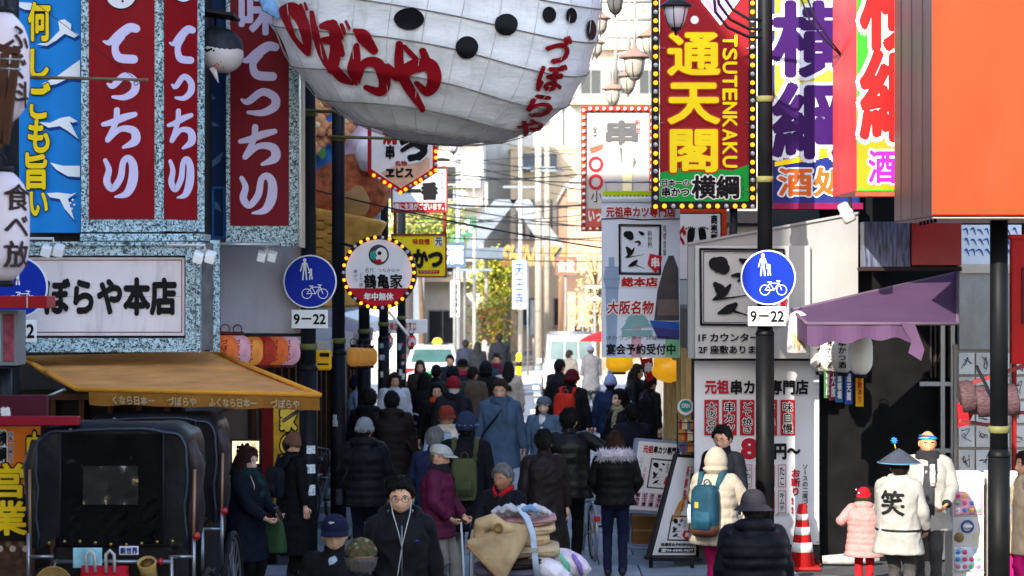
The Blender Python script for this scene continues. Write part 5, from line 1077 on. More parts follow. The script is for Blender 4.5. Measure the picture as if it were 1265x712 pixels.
# ---- cars seen from behind
def car(px, Y, label, w, h, L, kind, white='b2b2b0', name='parked_car'):
    b_ = P(px, 0, Y); t = thing(name, label, 'car' if kind == 'taxi' else 'van', (b_.x, Y, 0)); x = b_.x; hw = w / 2; W = mat(white, .25, .04, 2, coat=.5); zb = .62 if kind == 'taxi' else .75
    cs = ((0, .80, zb), (.12, .92, zb + .22), (.75, .96, zb + .3), (L * .5, .97, zb + .3), (L - .9, .95, zb + .26), (L, .84, zb)) if kind == 'taxi' else ((0, .95, zb + .25), (.08, .98, zb + .3), (L * .5, .98, zb + .3), (L, .93, zb + .2))
    mb = MB(); mb.tube([(x, Y + y, (.22 + z) / 2) for y, k, z in cs], [(hw * k, (z - .22) / 2) for y, k, z in cs], 20, side=(1, 0, 0), power=6); mb.build('body', W, t)
    y0, y1 = (.55, L - 1.1) if kind == 'taxi' else (.04, L - .5); zt = h; z1 = zb + .2
    c = [(hw * .9, y0, z1), (hw * .9, y1, z1), (hw * .70 if kind == 'taxi' else hw * .82, y1 - .6, zt), (hw * .70 if kind == 'taxi' else hw * .82, y0 + (.55 if kind == 'taxi' else .1), zt)]
    mb = MB(); mb.add([(x + s * a, Y + b2, z) for s in (-1, 1) for a, b2, z in c], [(0, 1, 2, 3), (7, 6, 5, 4), (0, 3, 7, 4), (3, 2, 6, 7), (2, 1, 5, 6), (0, 4, 5, 1)]); mb.build('cabin', W, t, .05, 3)
    gl = mat('34504c' if kind == 'taxi' else '5a6c6a', .08, .15, 3)
    A = lambda f, g_: Vector((x + (c[0][0] + (c[3][0] - c[0][0]) * g_) * f, Y + c[0][1] + (c[3][1] - c[0][1]) * g_ - .012, z1 + (zt - z1) * g_))
    rg = [(-.84, .84)] if kind == 'taxi' else [(-.84, -.3), (-.26, .26), (.3, .84)]
    for f0, f1 in rg: MB().prism([A(f0, .2), A(f1, .2), A(f1, .82), A(f0, .82)], (0, .01, 0)).build('rear_window', gl, t, .003)
    for s in (-1, 1):
        q = [Vector((x + s * (hw * .9 - (hw * .9 - c[2][0]) * g_ + .006), Y + yy, z1 + (zt - z1) * g_)) for yy, g_ in ((y0 + .5, .2), (y1 - .3, .2), (y1 - .7, .85), (y0 + .75, .85))]; MB().prism(q, (-s * .01, 0, 0)).build('side_window', gl, t)
        MB().box(x + s * hw * .72 - .12, Y - .03, .62, x + s * hw * .72 + .12, Y + .06, .80).build('tail_light', mat('b0141a', .2, .1), t, .02)
        MB().obox((x + s * hw * 1.08, Y + L * .7, 1.0), (.08, 0, 0), (0, .05, 0), (0, 0, .07)).build('mirror', W, t, .02)
        for yy in (.75, L - .85):
            o = MB().lathe([(.2, -.09), (.3, -.085), (.31, 0), (.3, .085), (.2, .09)], 22, (x + s * (hw - .1), Y + yy, .31), (1, 0, 0)).build('wheel', mat('151515', .8), t); MB().lathe([(.0, .095), (.19, .093)], 16, (x + s * (hw - .1), Y + yy, .31), (s, 0, 0)).build('rim', STEEL, o)
    MB().box(x - hw * .95, Y - .07, .30, x + hw * .95, Y + .1, .52).build('bumper', W, t, .04); MB().box(x - .165, Y - .085, .56, x + .165, Y - .07, .72).build('number_plate', mat('2f7a4a' if kind == 'taxi' else 'd8c83a', .5), t)
    if kind == 'taxi':
        MB().lathe([(.0, .2), (.1, .18), (.16, .08), (.17, 0)], 18, (x + .1, Y + 1.9, h), sy=.8).build('roof_light', mat('e8b418', .3, .05), t); MB().box(x - .3, Y + 1.8, h - .01, x + .42, Y + 2.0, h + .03).build('roof_rack', BLACK, t)
    else:
        for yy in (.4, 1.4, 2.2): MB().tube([(x - hw * .75, Y + yy, h + .05), (x + hw * .75, Y + yy, h + .05)], .018, 6).build('roof_bar', STEEL, t)
        MB().box(x - .1, Y - .012, zb + .1, x + .1, Y + .03, zb + .14).build('door_handle', BLACK, t)
    return t
car(533, 60, 'white taxi with yellow roof light seen from behind on the crossing', 1.72, 1.42, 4.4, 'taxi')
car(706, 58, 'white delivery van seen from behind at the right of the crossing', 1.6, 1.78, 3.4, 'van')
c = P(752, 425, 56); t = thing('parasol', 'red parasol beside the white van', 'parasol', (c.x, 56, 0)); MB().lathe([(.8, 0), (.65, .1), (.35, .22), (.03, .3), (0, .32)], 16, (c.x, 56, 1.7)).build('canopy', mat('b01c20', .6, .1), t); MB().tube([(c.x, 56, 0), (c.x, 56, 2.1)], .02, 8).build('pole', STEEL, t)
# ---- bicycles
def bicycle(x, y, yaw, label, fc='8a9096', basket=True):
    t = thing('bicycle', label, 'bicycle', (x, y, 0), R(yaw), 'bicycles'); ORG[t] = Vector((0, 0, 0)); fm = mat(fc, .3, .1, metal=.6); A = Vector
    for yy in (-.52, .52):
        o = MB().torus((0, yy, .33), .315, .017, (1, 0, 0), 36, 8).build('wheel', mat('141414', .8), t); q = MB(); MB().torus((0, yy, .33), .295, .008, (1, 0, 0), 36, 6).build('rim', STEEL, o)
        for k in range(16): a = k * math.pi / 8; q.tube([(.02 * (-1) ** k, yy, .33), (0, yy + .295 * math.cos(a), .33 + .295 * math.sin(a))], .002, 4)
        q.build('spokes', STEEL, o); MB().torus((0, yy, .33), .345, .022, (1, 0, 0), 36, 6).build('mudguard', fm, t)
    q = MB()
    for pth in ([(0, .52, .33), (0, .12, .28), (0, -.38, .75)], [(0, .12, .28), (0, .22, .82)], [(0, .52, .33), (0, .2, .7)], [(0, .2, .66), (0, -.36, .6)], [(0, -.52, .33), (0, -.40, .78), (0, -.36, .98)]): q.tube(pth, .016, 8)
    q.build('frame', fm, t); MB().tube([(0, .36, .88), (0, .24, .9), (0, .06, .91)], [(.1, .03), (.09, .035), (.025, .02)], 12, side=(1, 0, 0)).build('saddle', BLACK, t)
    MB().tube([(-.28, -.2, 1.0), (-.2, -.32, 1.04), (0, -.36, 1.0), (.2, -.32, 1.04), (.28, -.2, 1.0)], .012, 8).build('handlebar', STEEL, t)
    q = MB()
    for k in range(-3, 4): q.tube([(.03 * k, .3, .72), (.03 * k, .7, .72)], .005, 5)
    q.tube([(-.09, .3, .72), (-.09, .7, .72), (.09, .7, .72), (.09, .3, .72)], .007, 5); q.build('rack', STEEL, t); MB().tube([(.06, .06, .2), (-.06, .18, .36)], .008, 6).build('crank', STEEL, t); MB().box(-.04, .86, .5, .04, .88, .56).build('reflector', mat('b01418', .3), t)
    for s in (-1, 1): MB().box(s * .06, .04 if s > 0 else .14, .185 if s > 0 else .345, s * .16, .1 if s > 0 else .2, .205 if s > 0 else .365).build('pedal', BLACK, t)
    if basket:
        q = MB()
        for z, k in ((.72, .8), (.8, .9), (.88, .96), (.96, 1.0)): q.tube([(-.18 * k, -.42, z), (.18 * k, -.42, z), (.18 * k, -.68, z), (-.18 * k, -.68, z), (-.18 * k, -.42, z)], .004, 4)
        for i in range(9): f = i / 8 * 2 - 1; q.tube([(.145 * f, -.68, .72), (.18 * f, -.68, .96)], .003, 4); q.tube([(.145 * f, -.42, .72), (.18 * f, -.42, .96)], .003, 4)
        q.build('basket', STEEL, t)
    return t
bicycle(P(726, 0, 25.6).x, 25.9, 186, 'silver city bicycle parked beside the woman in jeans', 'b0b4ba', False)
bicycle(P(508, 0, 36).x, 36, 205, 'dark bicycle parked by the sticker-covered pole', '3a3f46')
bicycle(P(522, 0, 40).x, 40, 160, 'grey bicycle parked in front of the taxi', '6a6f76')
bicycle(P(362, 0, 25.2).x, 25.4, 190, 'bicycle with wire basket parked by the first left street pole', '70767c')
bicycle(P(398, 0, 29).x, 29, 170, 'bicycle parked between the first two left poles', '4a5058')
# ---- easel menu boards
def easel(c, W, H, label, frame_m, legs=True):
    q = Quad('menu_board', label, 'menu board', c, W, H, foot=(c[2] + c[3]) / 2); q.board(0, 0, W, H, frame_m, .05); q.board(3.5, 4, W - 3.5, H - 4, mat('d6d2d0', .35, .04, 3), .006, .008, 'face', 0); return q
a = easel([P(786, 541, 26.2), P(848, 546, 26.6), P(829, 637, 26.2), P(773, 633, 25.8)], 62, 94, 'blue framed menu easel with seated-skewer logo standing beside the cardboard box', mat('76839a', .4, .1))
a.text('元祖', 10, 9, 22, 18, RED, bold=.05, o=.014); a.text('串カツ専門店', 23, 9, 56, 18, INK, bold=.05, o=.014); ittoku(a, 22, 25, 52, 62, True, True, 1.2); a.text('いらっしゃいませ', 8, 24, 12, 60, INK, vert=True, o=.012); a.text('お座敷', 14, 36, 18, 60, RED, vert=True, o=.012)
for i in range(5): a.board(8 + i * 9.6, 68, 15.5 + i * 9.6, 86, mat('c8a0a8', .5), .003, .012, 'panel', .001); a.text(('串カツ', 'どて焼', 'たこ焼', 'おでん', '土手鍋')[i], 9.4 + i * 9.6, 69.5, 14 + i * 9.6, 85, INK, vert=True, bold=.05, o=.016)
for p_, q_ in ((a.px(4, 94), P(768, 680, 25.7)), (a.px(58, 94), P(823, 684, 26.1)), (P(768, 676, 25.7), P(823, 680, 26.1)), (a.px(10, 60, -.06), P(775, 672, 27.1)), (a.px(52, 60, -.06), P(828, 674, 27.3))): MB().tube([p_, q_], .016, 8).build('leg', mat('76839a', .4, .1), a.root)
for p_ in (P(772, 682, 25.75), P(822, 684, 26.1)): MB().lathe([(.045, -.02), (.045, .02)], 14, Vector((p_.x, p_.y, .05)), (1, 0, 0)).build('caster', BLACK, a.root)
a = easel([P(836, 561, 25.0), P(866, 563, 25.4), P(862, 690, 24.9), P(801, 690, 24.5)], 60, 128, 'black framed leaning menu board with telephone number', mat('1d1a1c', .45, .1))
for i, tx in enumerate(('カウンター席', '2階に座敷', '新鮮串かつ')): a.text(tx, 46 - i * 9, 14, 52 - i * 9, 60 if i < 2 else 84, INK if i < 2 else RED, vert=True, bold=.02, o=.014)
for i in range(5): a.brush([[(16 + i * 3, 84 - i * 2, 1.4), (26 + i * 2, 60 - i * 2, 1.4)], [(22 + i * 2, 70 - i * 2, 4), (26 + i * 2, 60 - i * 2, 4)]], mat('b8823a', .5, .2, 12), .012, 'print')
ittoku(a, 17, 76, 45, 106, True, True, 1.2); a.text('各種宴会予約受付中!!', 10, 109, 53, 113, INK, bold=.03, o=.014); a.rect(9, 115, 54, 121, INK, .012); a.text('☎06-6645-9677', 11, 116, 52, 120, PWHITE, bold=.03, o=.018)
for x_ in (804, 855): p_ = P(x_, 692, 24.6); MB().lathe([(.05, -.02), (.05, .02)], 14, Vector((p_.x, p_.y, .05)), (1, 0, 0)).build('caster', BLACK, a.root)
MB().beam(P(802, 690, 24.5), P(862, 691, 24.9), .2, .04).build('base_bar', BLACK, a.root); MB().tube([a.px(30, 10, -.06), Vector((a.px(30, 10).x + .25, 25.9, .05))], .02, 8).build('back_leg', BLACK, a.root)
c = P(800, 660, 27); t = thing('cardboard_box', 'brown cardboard box on the ground behind the menu easel', 'box', (c.x, 27, 0)); MB().box(c.x - .2, 26.8, .0, c.x + .22, 27.2, .36).build('box', mat('8a6238', .8, .12, 4), t, .006); MB().box(c.x - .2, 26.79, .17, c.x + .22, 26.798, .19).build('tape', mat('b09060', .4), t)
# ---- yellow lantern over the counter shop
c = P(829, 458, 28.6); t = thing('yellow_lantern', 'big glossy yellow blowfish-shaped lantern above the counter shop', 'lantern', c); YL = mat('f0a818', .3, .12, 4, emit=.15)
q = MB(); q.ball(c, .27, 18, 0, (1, .8, .62)); q.ball(c + Vector((-.12, -.05, .12)), .13, 14, 0, (1, .8, 1.0)); q.ball(c + Vector((.2, -.05, .1)), .13, 14, 0, (1, .8, 1)); remesh(q, .02, 3, 'body', YL, t); MB().tube([c + Vector((.28, 0, .02)), c + Vector((.38, 0, .08))], [.05, .1], 10, ell=.4).build('fin', YL, t); MB().tube([c + Vector((0, 0, .15)), c + Vector((0, 0, .6))], .008, 5).build('hanger', BLACK, t)
MB().lathe([(.1, -.03), (.105, 0), (.1, .03)], 14, c + Vector((.17, -.23, -.02)), (0, 1, 0)).build('ring_mark', mat('a8601c', .4), t)
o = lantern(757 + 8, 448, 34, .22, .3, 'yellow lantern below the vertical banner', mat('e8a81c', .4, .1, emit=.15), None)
a = Sign('flag', 'small red flag with white writing beside the yellow lantern', 'flag', 803, 29.5); a.poly([(793, 444), (806, 442), (808, 468), (800, 472)], mat('b01c1c', .6, .1), 0, .01, 'cloth'); a.text('串', 797, 448, 805, 460, PWHITE, bold=.05); MB().tube([a.px(791, 440), a.px(803, 490)], .012, 6).build('pole', WOOD, a.root)
a = Sign('counter_sign', 'small round teal sign above the goods rack', 'sign', 847, 26); a.disc(847, 503, 10, PWHITE, 0, .03, 'board'); a.disc(847, 502, 7.5, mat('2a8a8a', .5, .3, 20), .006); a.text('OPEN', 842, 499, 852, 504, PWHITE, bold=.04, o=.012); MB().tube([a.px(847, 513, -.01), a.px(847, 545, -.01)], .01, 6).build('stand', STEEL, a.root)
t = thing('goods_rack', 'black wire rack of colourful snacks on the counter shop corner', 'rack', P(850, 560, 25.8)); g = random.Random(2)
for j in range(3):
    z = P(0, 520 + j * 14, 25.8).z
    for i in range(7): p_ = P(839 + i * 3.4, 0, 25.8); MB().box(p_.x, 25.75, z - .1, p_.x + .028, 25.82, z + g.uniform(-.01, .02)).build('packet', mat(g.choice(('a8283a', '3a6a9a', 'd8c8a0', '5a3a6a', 'c87a2a')), .5, .3, 20), t)
    MB().tube([P(837, 522 + j * 14, 25.7), P(864, 522 + j * 14, 25.7)], .006, 5).build('wire_rail', BLACK, t)
for x_ in (837, 864): MB().tube([P(x_, 510, 25.7), P(x_, 570, 25.7)], .008, 5).build('wire_post', BLACK, t)
# ---- traffic cone
c = Vector((P(991, 0, 24.6).x, 24.6, 0)); t = thing('traffic_cone', 'red and white striped traffic cone before the cloth banner', 'cone', c); CR = mat('b01a1e', .5, .12, 6, dirt=.2); prof = lambda z: .135 * (1 - z / .95) + .02
MB().lathe([(prof(.03), .03), (prof(.7), .7), (prof(.74) * .9, .75), (0, .76)], 20, c).build('body', CR, t)
for z0, z1 in ((.2, .31), (.4, .49), (.57, .64)): MB().lathe([(prof(z0) + .004, z0), (prof(z1) + .004, z1)], 20, c).build('stripe', mat('d8d6d2', .5, .08, dirt=.2), t)
MB().box(c.x - .19, c.y - .19, 0, c.x + .19, c.y + .19, .035).build('base', CR, t, .01)
t = thing('rubber_mat', 'stack of folded mats and hose on the ground behind the cone', 'mat', (c.x + .35, 25.0, 0))
for k in range(3): MB().box(c.x - .1, 24.75, .0 + k * .04, c.x + .25 - k * .03, 25.05, .035 + k * .04).build('mat', mat('5a1a1a', .8, .2), t, .008)
MB().tube([(c.x + .28, 24.9, .06), (c.x + .6, 24.9, .07), (c.x + .95, 24.95, .06)], [.05, .07, .05], 10).build('rolled_sheet', mat('a8a6a2', .5, .3, 12), t)
# ---- capsule toy machines
def capsule(px, Y, ytop, label):
    b_ = P(px, 0, Y); t = thing('capsule_machine', label, 'vending machine', (b_.x, Y, 0), group='capsule toy machines'); x = b_.x; hw = .175; g = random.Random(px); Wm = mat('c2c0bc', .4, .05)
    zt = CH - (ytop - VY) * Y / FP; MB().box(x - hw, Y, .02, x + hw, Y + .4, zt).build('case', Wm, t, .012); MB().box(x - hw, Y - .01, zt, x + hw, Y + .3, zt + .14).build('header_card', mat('e4e2e2', .5), t, .004)
    for k in range(2):
        z = zt - .02 - k * .62
        MB().box(x - hw + .02, Y - .02, z - .30, x + hw - .02, Y + .0, z - .04).build('window', mat(('d89ab0', 'b8c8d8')[k], .2, .5, 9), t, .01)
        for j in range(10):
            cc = Vector((x - hw + .06 + (j % 4) * .075, Y - .022, z - .25 + (j // 4) * .08)); MB().ball(cc, .028, 8, 0, (1, .35, 1)).build('capsule', mat(g.choice(('d83a6a', 'e8e0e0', '3a8ac8', 'e8b83a', '6ab87a', 'd8648a')), .3), t)
        MB().torus((x - .01, Y - .012, z - .43), .062, .011, (0, 1, 0), 24, 8).build('dial', mat('1a4a9a', .4), t); MB().box(x - .06, Y - .03, z - .445, x + .04, Y - .01, z - .415).build('knob', mat('d8d8dc', .3), t, .006)
        MB().lathe([(.055, 0), (.05, .02)], 18, (x - .1, Y - .005, z - .55), (0, -1, 0)).build('chute', mat('8a744a', .5), t); MB().box(x + .06, Y - .01, z - .58, x + .12, Y + .0, z - .5).build('coin_slot', mat('b8b8a0', .4), t)
        MB().box(x - hw - .002, Y - .006, z - .325, x + hw + .002, Y, z - .31).build('seam', mat('a8a4a0', .5), t)
capsule(1196, 23.2, 600, 'capsule toy machine left of the black foreground pole'); capsule(1242, 23.2, 600, 'capsule toy machine right of the black foreground pole'); capsule(1288, 23.3, 600, 'capsule toy machine cut by the right edge')
# red rack with rolled mats
t = thing('roll_rack', 'red rack holding rolled striped mats behind the foreground pole', 'rack', P(1220, 540, 22.8)); RM = mat('4e383c', .7, .6, 22, stretch=(1, 1, 6))
for i, (px, py) in enumerate(((1193, 478), (1212, 484), (1246, 482))):
    c = P(px, py, 22.4); MB().tube([c + Vector((.03, -.07, -.26)), c + Vector((.02, -.1, -.14)), c + Vector((0, -.08, -.02)), c + Vector((0, 0, .04)), c + Vector((.02, .08, -.02)), c + Vector((.03, .1, -.2))], [(.075, .022), (.085, .03), (.08, .03), (.075, .028), (.08, .03), (.07, .02)], 12, side=(1, 0, 0), power=3).build('draped_cloth', RM, t)
for a_, b_ in (((1186, 478), (1265, 452)), ((1196, 510), (1265, 510)), ((1186, 520), (1225, 526))): MB().beam(P(*a_, 22.6), P(*b_, 22.9), .03, .04).build('rail', mat('8a3a3a', .6, .1), t)
MB().prism([P(1183, 498, 22.9), P(1205, 506, 22.9), P(1196, 526, 22.9), P(1184, 528, 22.9)], (0, .05, 0)).build('red_cloth', mat('b01a24', .6, .1), t); MB().beam(P(1206, 452, 21.9), P(1226, 492, 21.9), .03, .03).build('lever', BLACK, t)
a = Sign('frame_post', 'bright red post at the right edge behind the foreground pole', 'post', 1258, 23.6); a.board(1250, 292, 1266, 450, mat('c01414', .4, .06), .12); a.board(1262, 330, 1290, 400, mat('6a1a24', .4), .1, .02, 'panel'); a.board(1248, 290, 1268, 296, mat('c01414', .4), .16, .02, 'cap')
# stool post to ground
MB().box(a.px(1252, 450).x, 23.6, 0, a.px(1256, 450).x, 23.7, a.px(0, 450).z).build('leg', mat('7a1414', .5), a.root)
# ---- cart with blankets
def fold(mb, c, w, d, h, n=3, seed=0):
    """one folded blanket: rounded loop on the near side"""
    g = random.Random(seed); q = MB(); hh = h / 2
    rows = []
    for i in range(13):
        f = i / 12; xx = -w / 2 + w * f; sg = -.02 * math.sin(math.pi * f) + .012 * math.sin(f * 9 + seed); k = 1 - .3 * abs(2 * f - 1) ** 6
        rows.append((Vector((xx, 0, sg)), (d / 2 * k * (1 + .04 * math.sin(f * 7 + seed)), hh * k)))
    mb.tube([Vector(c) + r_[0] for r_ in rows], [r_[1] for r_ in rows], 18, side=(0, 1, 0), power=3.2); return mb
cY = 18.6; cc = P(634, 0, cY); t = thing('hand_cart', 'low hand cart under the heap of blankets', 'cart', (cc.x, cY, 0)); MB().box(cc.x - .42, cY - .3, .5, cc.x + .42, cY + .4, .56).build('deck', mat('3a3a40', .6), t, .01)
for s in (-1, 1):
    for yy in (-.2, .3): MB().lathe([(.1, -.02), (.11, 0), (.1, .02)], 16, (cc.x + s * .38, cY + yy, .11), (1, 0, 0)).build('wheel', BLACK, t)
    MB().tube([(cc.x + s * .38, cY + .3, .11), (cc.x + s * .38, cY + .3, .55), (cc.x + s * .38, cY + .45, 1.0)], .016, 8).build('upright', STEEL, t); MB().tube([(cc.x + s * .38, cY - .2, .11), (cc.x + s * .38, cY - .2, .52)], .016, 8).build('upright', STEEL, t)
MB().tube([(cc.x - .38, cY + .45, 1.0), (cc.x + .38, cY + .45, 1.0)], .016, 8).build('handle', STEEL, t)
zz = lambda py: P(0, py, cY).z
for i, (px, py, w, d, h, hx, lb) in enumerate(((640, 703, .78, .55, .12, '5a5668', 'purple grey bag at the bottom of the blanket heap'), (642, 690, .62, .55, .10, '3a2f2c', 'dark brown blanket low in the heap'), (645, 676, .66, .56, .13, 'a89678', 'beige blanket in the middle of the heap'), (630, 662, .70, .56, .13, 'b09870', 'tan blanket above the middle of the heap'),
        (641, 650, .64, .52, .10, 'b5a07c', 'light tan blanket near the top of the heap'), (648, 640, .56, .5, .07, 'a07a78', 'dusty pink blanket near the top of the heap'))):
    o = thing('blanket', lb, 'blanket', P(px, py, cY), group='blankets tied on the cart'); mb = fold(MB(), P(px, py, cY), w, d, h, seed=i); remesh(mb, .014, 3, 'cloth', cloth(hx, .95, .9, 6, .2), o); e_ = P(px, py, cY); MB().tube([e_ + Vector((-w * .42, -d * .49, .0)), e_ + Vector((0, -d * .512, -.015)), e_ + Vector((w * .42, -d * .49, 0))], .008, 6).build('hem', cloth(hx, .95, .9, 6, .3), o)
o = thing('blanket', 'wide beige blanket drooping over the left end of the cart', 'blanket', P(610, 690, cY), group='blankets tied on the cart'); mb = MB(); A0, B0, C0, D0 = P(578, 674, cY - .35), P(655, 652, cY - .30), P(640, 676, cY - .35), P(618, 716, cY - .38)
q = MB()
for i in range(9):
    f = i / 8; q.tube([A0.lerp(D0, f) + Vector((0, .02 * math.sin(i), 0)), A0.lerp(D0, f).lerp(B0.lerp(C0, f), .5) + Vector((0, -.05, .03)), B0.lerp(C0, f)], [.05, .055, .05], 8)
remesh(q, .018, 4, 'cloth', cloth('a8926e', .95, .9, 7, .2), o); MB().tube([A0 + Vector((0, -.05, 0)), D0 + Vector((0, -.05, 0))], .012, 6).build('hem', cloth('9a7850'), o)
o = thing('blanket', 'rolled yellowish blanket on the left side of the heap', 'blanket', P(610, 655, cY), group='blankets tied on the cart'); q = MB(); q.tube([P(592, 664, cY - .33), P(594, 648, cY - .36), P(608, 644, cY - .38), P(622, 654, cY - .36), P(650, 655, cY - .3)], [.06, .07, .075, .07, .05], 14); remesh(q, .014, 3, 'cloth', cloth('b09870', .95, .9, 7, .2), o); MB().torus(P(616, 652, cY - .46), .03, .014, (.3, 1, 0), 16, 6).build('roll_end', cloth('8a6a3a'), o)
o = thing('clothes_pile', 'pale grey and blue clothes on top of the heap', 'clothes', P(640, 632, cY)); g = random.Random(4); q = MB()
for k in range(12): p_ = P(616 + 5 * k, 632 + 3 * math.sin(k * 1.9), cY - .25 + g.uniform(-.1, .2)); q.tube([p_ + Vector((-.06, 0, -.02)), p_ + Vector((0, 0, .02 + g.uniform(0, .02))), p_ + Vector((.07, .02, -.01))], [.028, .035, .025], 8)
remesh(q, .012, 2, 'cloth', cloth('a8aab0', .9, .8, 12, .3), o); q = MB(); q.tube([P(645, 631, cY - .33), P(655, 627, cY - .33), P(665, 633, cY - .33)], [.03, .035, .02], 8); remesh(q, .012, 2, 'shirt', cloth('6a86a8', .9, .8, 12), o)
o = thing('strap', 'pale blue strap tied down over the blankets', 'strap', P(655, 660, cY - .3)); MB().tube([P(622, 632, cY - .15), P(640, 627, cY - .3), P(651, 640, cY - .40), P(658, 660, cY - .42), P(661, 690, cY - .42), P(663, 712, cY - .40)], [(.028, .006)] * 6, 8, side=(1, 0, 0)).build('band', cloth('a9b9cc', .7), o); MB().obox(P(660, 680, cY - .43), (.035, 0, 0), (0, .008, 0), (0, 0, .02)).build('buckle', STEEL, o)
for i, (px, py, hx, lb) in enumerate(((703, 694, 'c0b8c8', 'translucent plastic bag with purple and green contents right of the cart'), (680, 704, 'cfcdd6', 'white plastic bag hanging low on the cart'))):
    c = P(px, py, cY - .1 + i * -.1); o = thing('plastic_bag', lb, 'bag', c); q = MB(); q.tube([c + Vector((-.16, 0, .09)), c + Vector((-.06, 0, .03)), c + Vector((.06, 0, -.04)), c + Vector((.15, 0, -.07)), c + Vector((.19, 0, -.05))], [(.03, .04), (.11, .1), (.13, .11), (.09, .08), (.02, .03)], 14); remesh(q, .014, 2, 'bag', mat(hx, .2, .2, 8, .9, 14), o)
    if not i:
        for dx, hc in ((-.08, '5ab88a'), (.03, '7a62a8')): MB().tube([c + Vector((dx, -.10, .08)), c + Vector((dx + .06, -.125, -.02)), c + Vector((dx + .08, -.11, -.1))], [(.03, .01), (.045, .02), (.03, .01)], 10).build('contents', mat(hc, .4, .2, 8), o)
    MB().tube([c + Vector((-.16, 0, .09)), c + Vector((-.2, 0, .14))], [.03, .015], 8).build('knot', mat(hx, .2, .2), o)
# ================================================================== people
def ik(a, b, l1, l2, pole):
    d = b - a; L = min(d.length, (l1 + l2) * .999); dn = d.normalized(); x = (l1 * l1 - l2 * l2 + L * L) / (2 * L); h = math.sqrt(max(0, l1 * l1 - x * x))
    p = (pole - dn * pole.dot(dn)); p = p.normalized() if p.length > 1e-6 else Vector((0, 1, 0))
    return a + dn * x + p * h
def headpt(d, grow=0.0, feat=True):
    x, y, z = .078 * d.x, .097 * d.y, .121 * d.z
    if d.z < 0:
        q = -d.z; x *= 1 - .30 * q ** 1.4; 
        if d.y > 0: y *= 1 - .5 * q
        else: y *= 1 - .06 * q
    if d.y < 0: y *= 1 - .10 * (1 - abs(d.x)) * max(0, .6 - abs(d.z))
    if feat and d.y < -.2:
        g = lambda cx, cz, sx, sz: math.exp(-(((abs(x) - cx) / sx) ** 2 + ((z - cz) / sz) ** 2))
        y -= .024 * g(0, -.032, .012, .02) + .010 * g(0, -.005, .008, .022); y += .009 * g(.032, .010, .015, .011); y -= .004 * g(.03, .032, .03, .009)
        y -= .006 * g(0, -.070, .020, .009); y += .003 * g(0, -.056, .012, .005); y -= .009 * g(0, -.104, .022, .016); y -= .004 * g(.045, -.02, .02, .02)
    v = Vector((x, y, z)); return v + v.normalized() * grow
def sphere_dirs(n, m):
    return [[Vector((math.sin(math.pi * i / m) * math.sin(2 * math.pi * j / n), -math.sin(math.pi * i / m) * math.cos(2 * math.pi * j / n), math.cos(math.pi * i / m))) for j in range(n)] for i in range(m + 1)]
DIRS = sphere_dirs(36, 28)
def gridfaces(n, m): return [(i * n + j, (i + 1) * n + j, (i + 1) * n + (j + 1) % n, i * n + (j + 1) % n) for i in range(m) for j in range(n)]
HC = Vector((0, -.012, 1.578))
def hairline(a):            # a: 0 front .. 180 back, as height of the hair edge on the unit head
    k = ((0, .60), (38, .55), (58, .30), (72, -.05), (84, .12), (104, .10), (122, -.35), (150, -.55), (180, -.58))
    for (p, q), (r_, s_) in zip(k, k[1:]):
        if a <= r_: return q + (s_ - q) * (a - p) / (r_ - p)
    return -.58
def face_frame(yaw, pitch): return Matrix.Translation(HC) @ Matrix.Rotation(yaw, 4, 'Z') @ Matrix.Rotation(pitch, 4, 'X') @ Matrix.Scale(1.07, 4)
BODY = {}
def hand_mesh(mb, w, dirv, palm_n, side, curl=.35, grip=False):
    """palm and five bent fingers; w wrist, dirv along the hand, palm_n out of the palm"""
    dirv = dirv.normalized(); pn = (palm_n - dirv * palm_n.dot(dirv)).normalized(); sd = dirv.cross(pn) * side
    mb.tube([w - dirv * .02, w + dirv * .03, w + dirv * .085], [(.024, .02), (.034, .017), (.040, .014)], 10, side=sd)
    for k, (o, L) in enumerate(((-.030, .066), (-.010, .078), (.011, .073), (.030, .058))):
        b = w + dirv * .082 + sd * o; c = curl + (.5 if grip else 0); p = [b]; ang = 0; d = dirv
        for f_ in (.42, .33, .25):
            ang += c * (.9 if f_ < .4 else .7); dd = (dirv * math.cos(ang) + pn * math.sin(ang)); p.append(p[-1] + dd * L * f_)
        mb.tube(p, [.0095, .009, .008, .006], 6)
    b = w + dirv * .025 - sd * .032; mb.tube([b, b - sd * .024 + dirv * .025 + pn * .012, b - sd * .022 + dirv * .055 + pn * (.03 if grip else .018)], [.012, .0105, .008], 6)
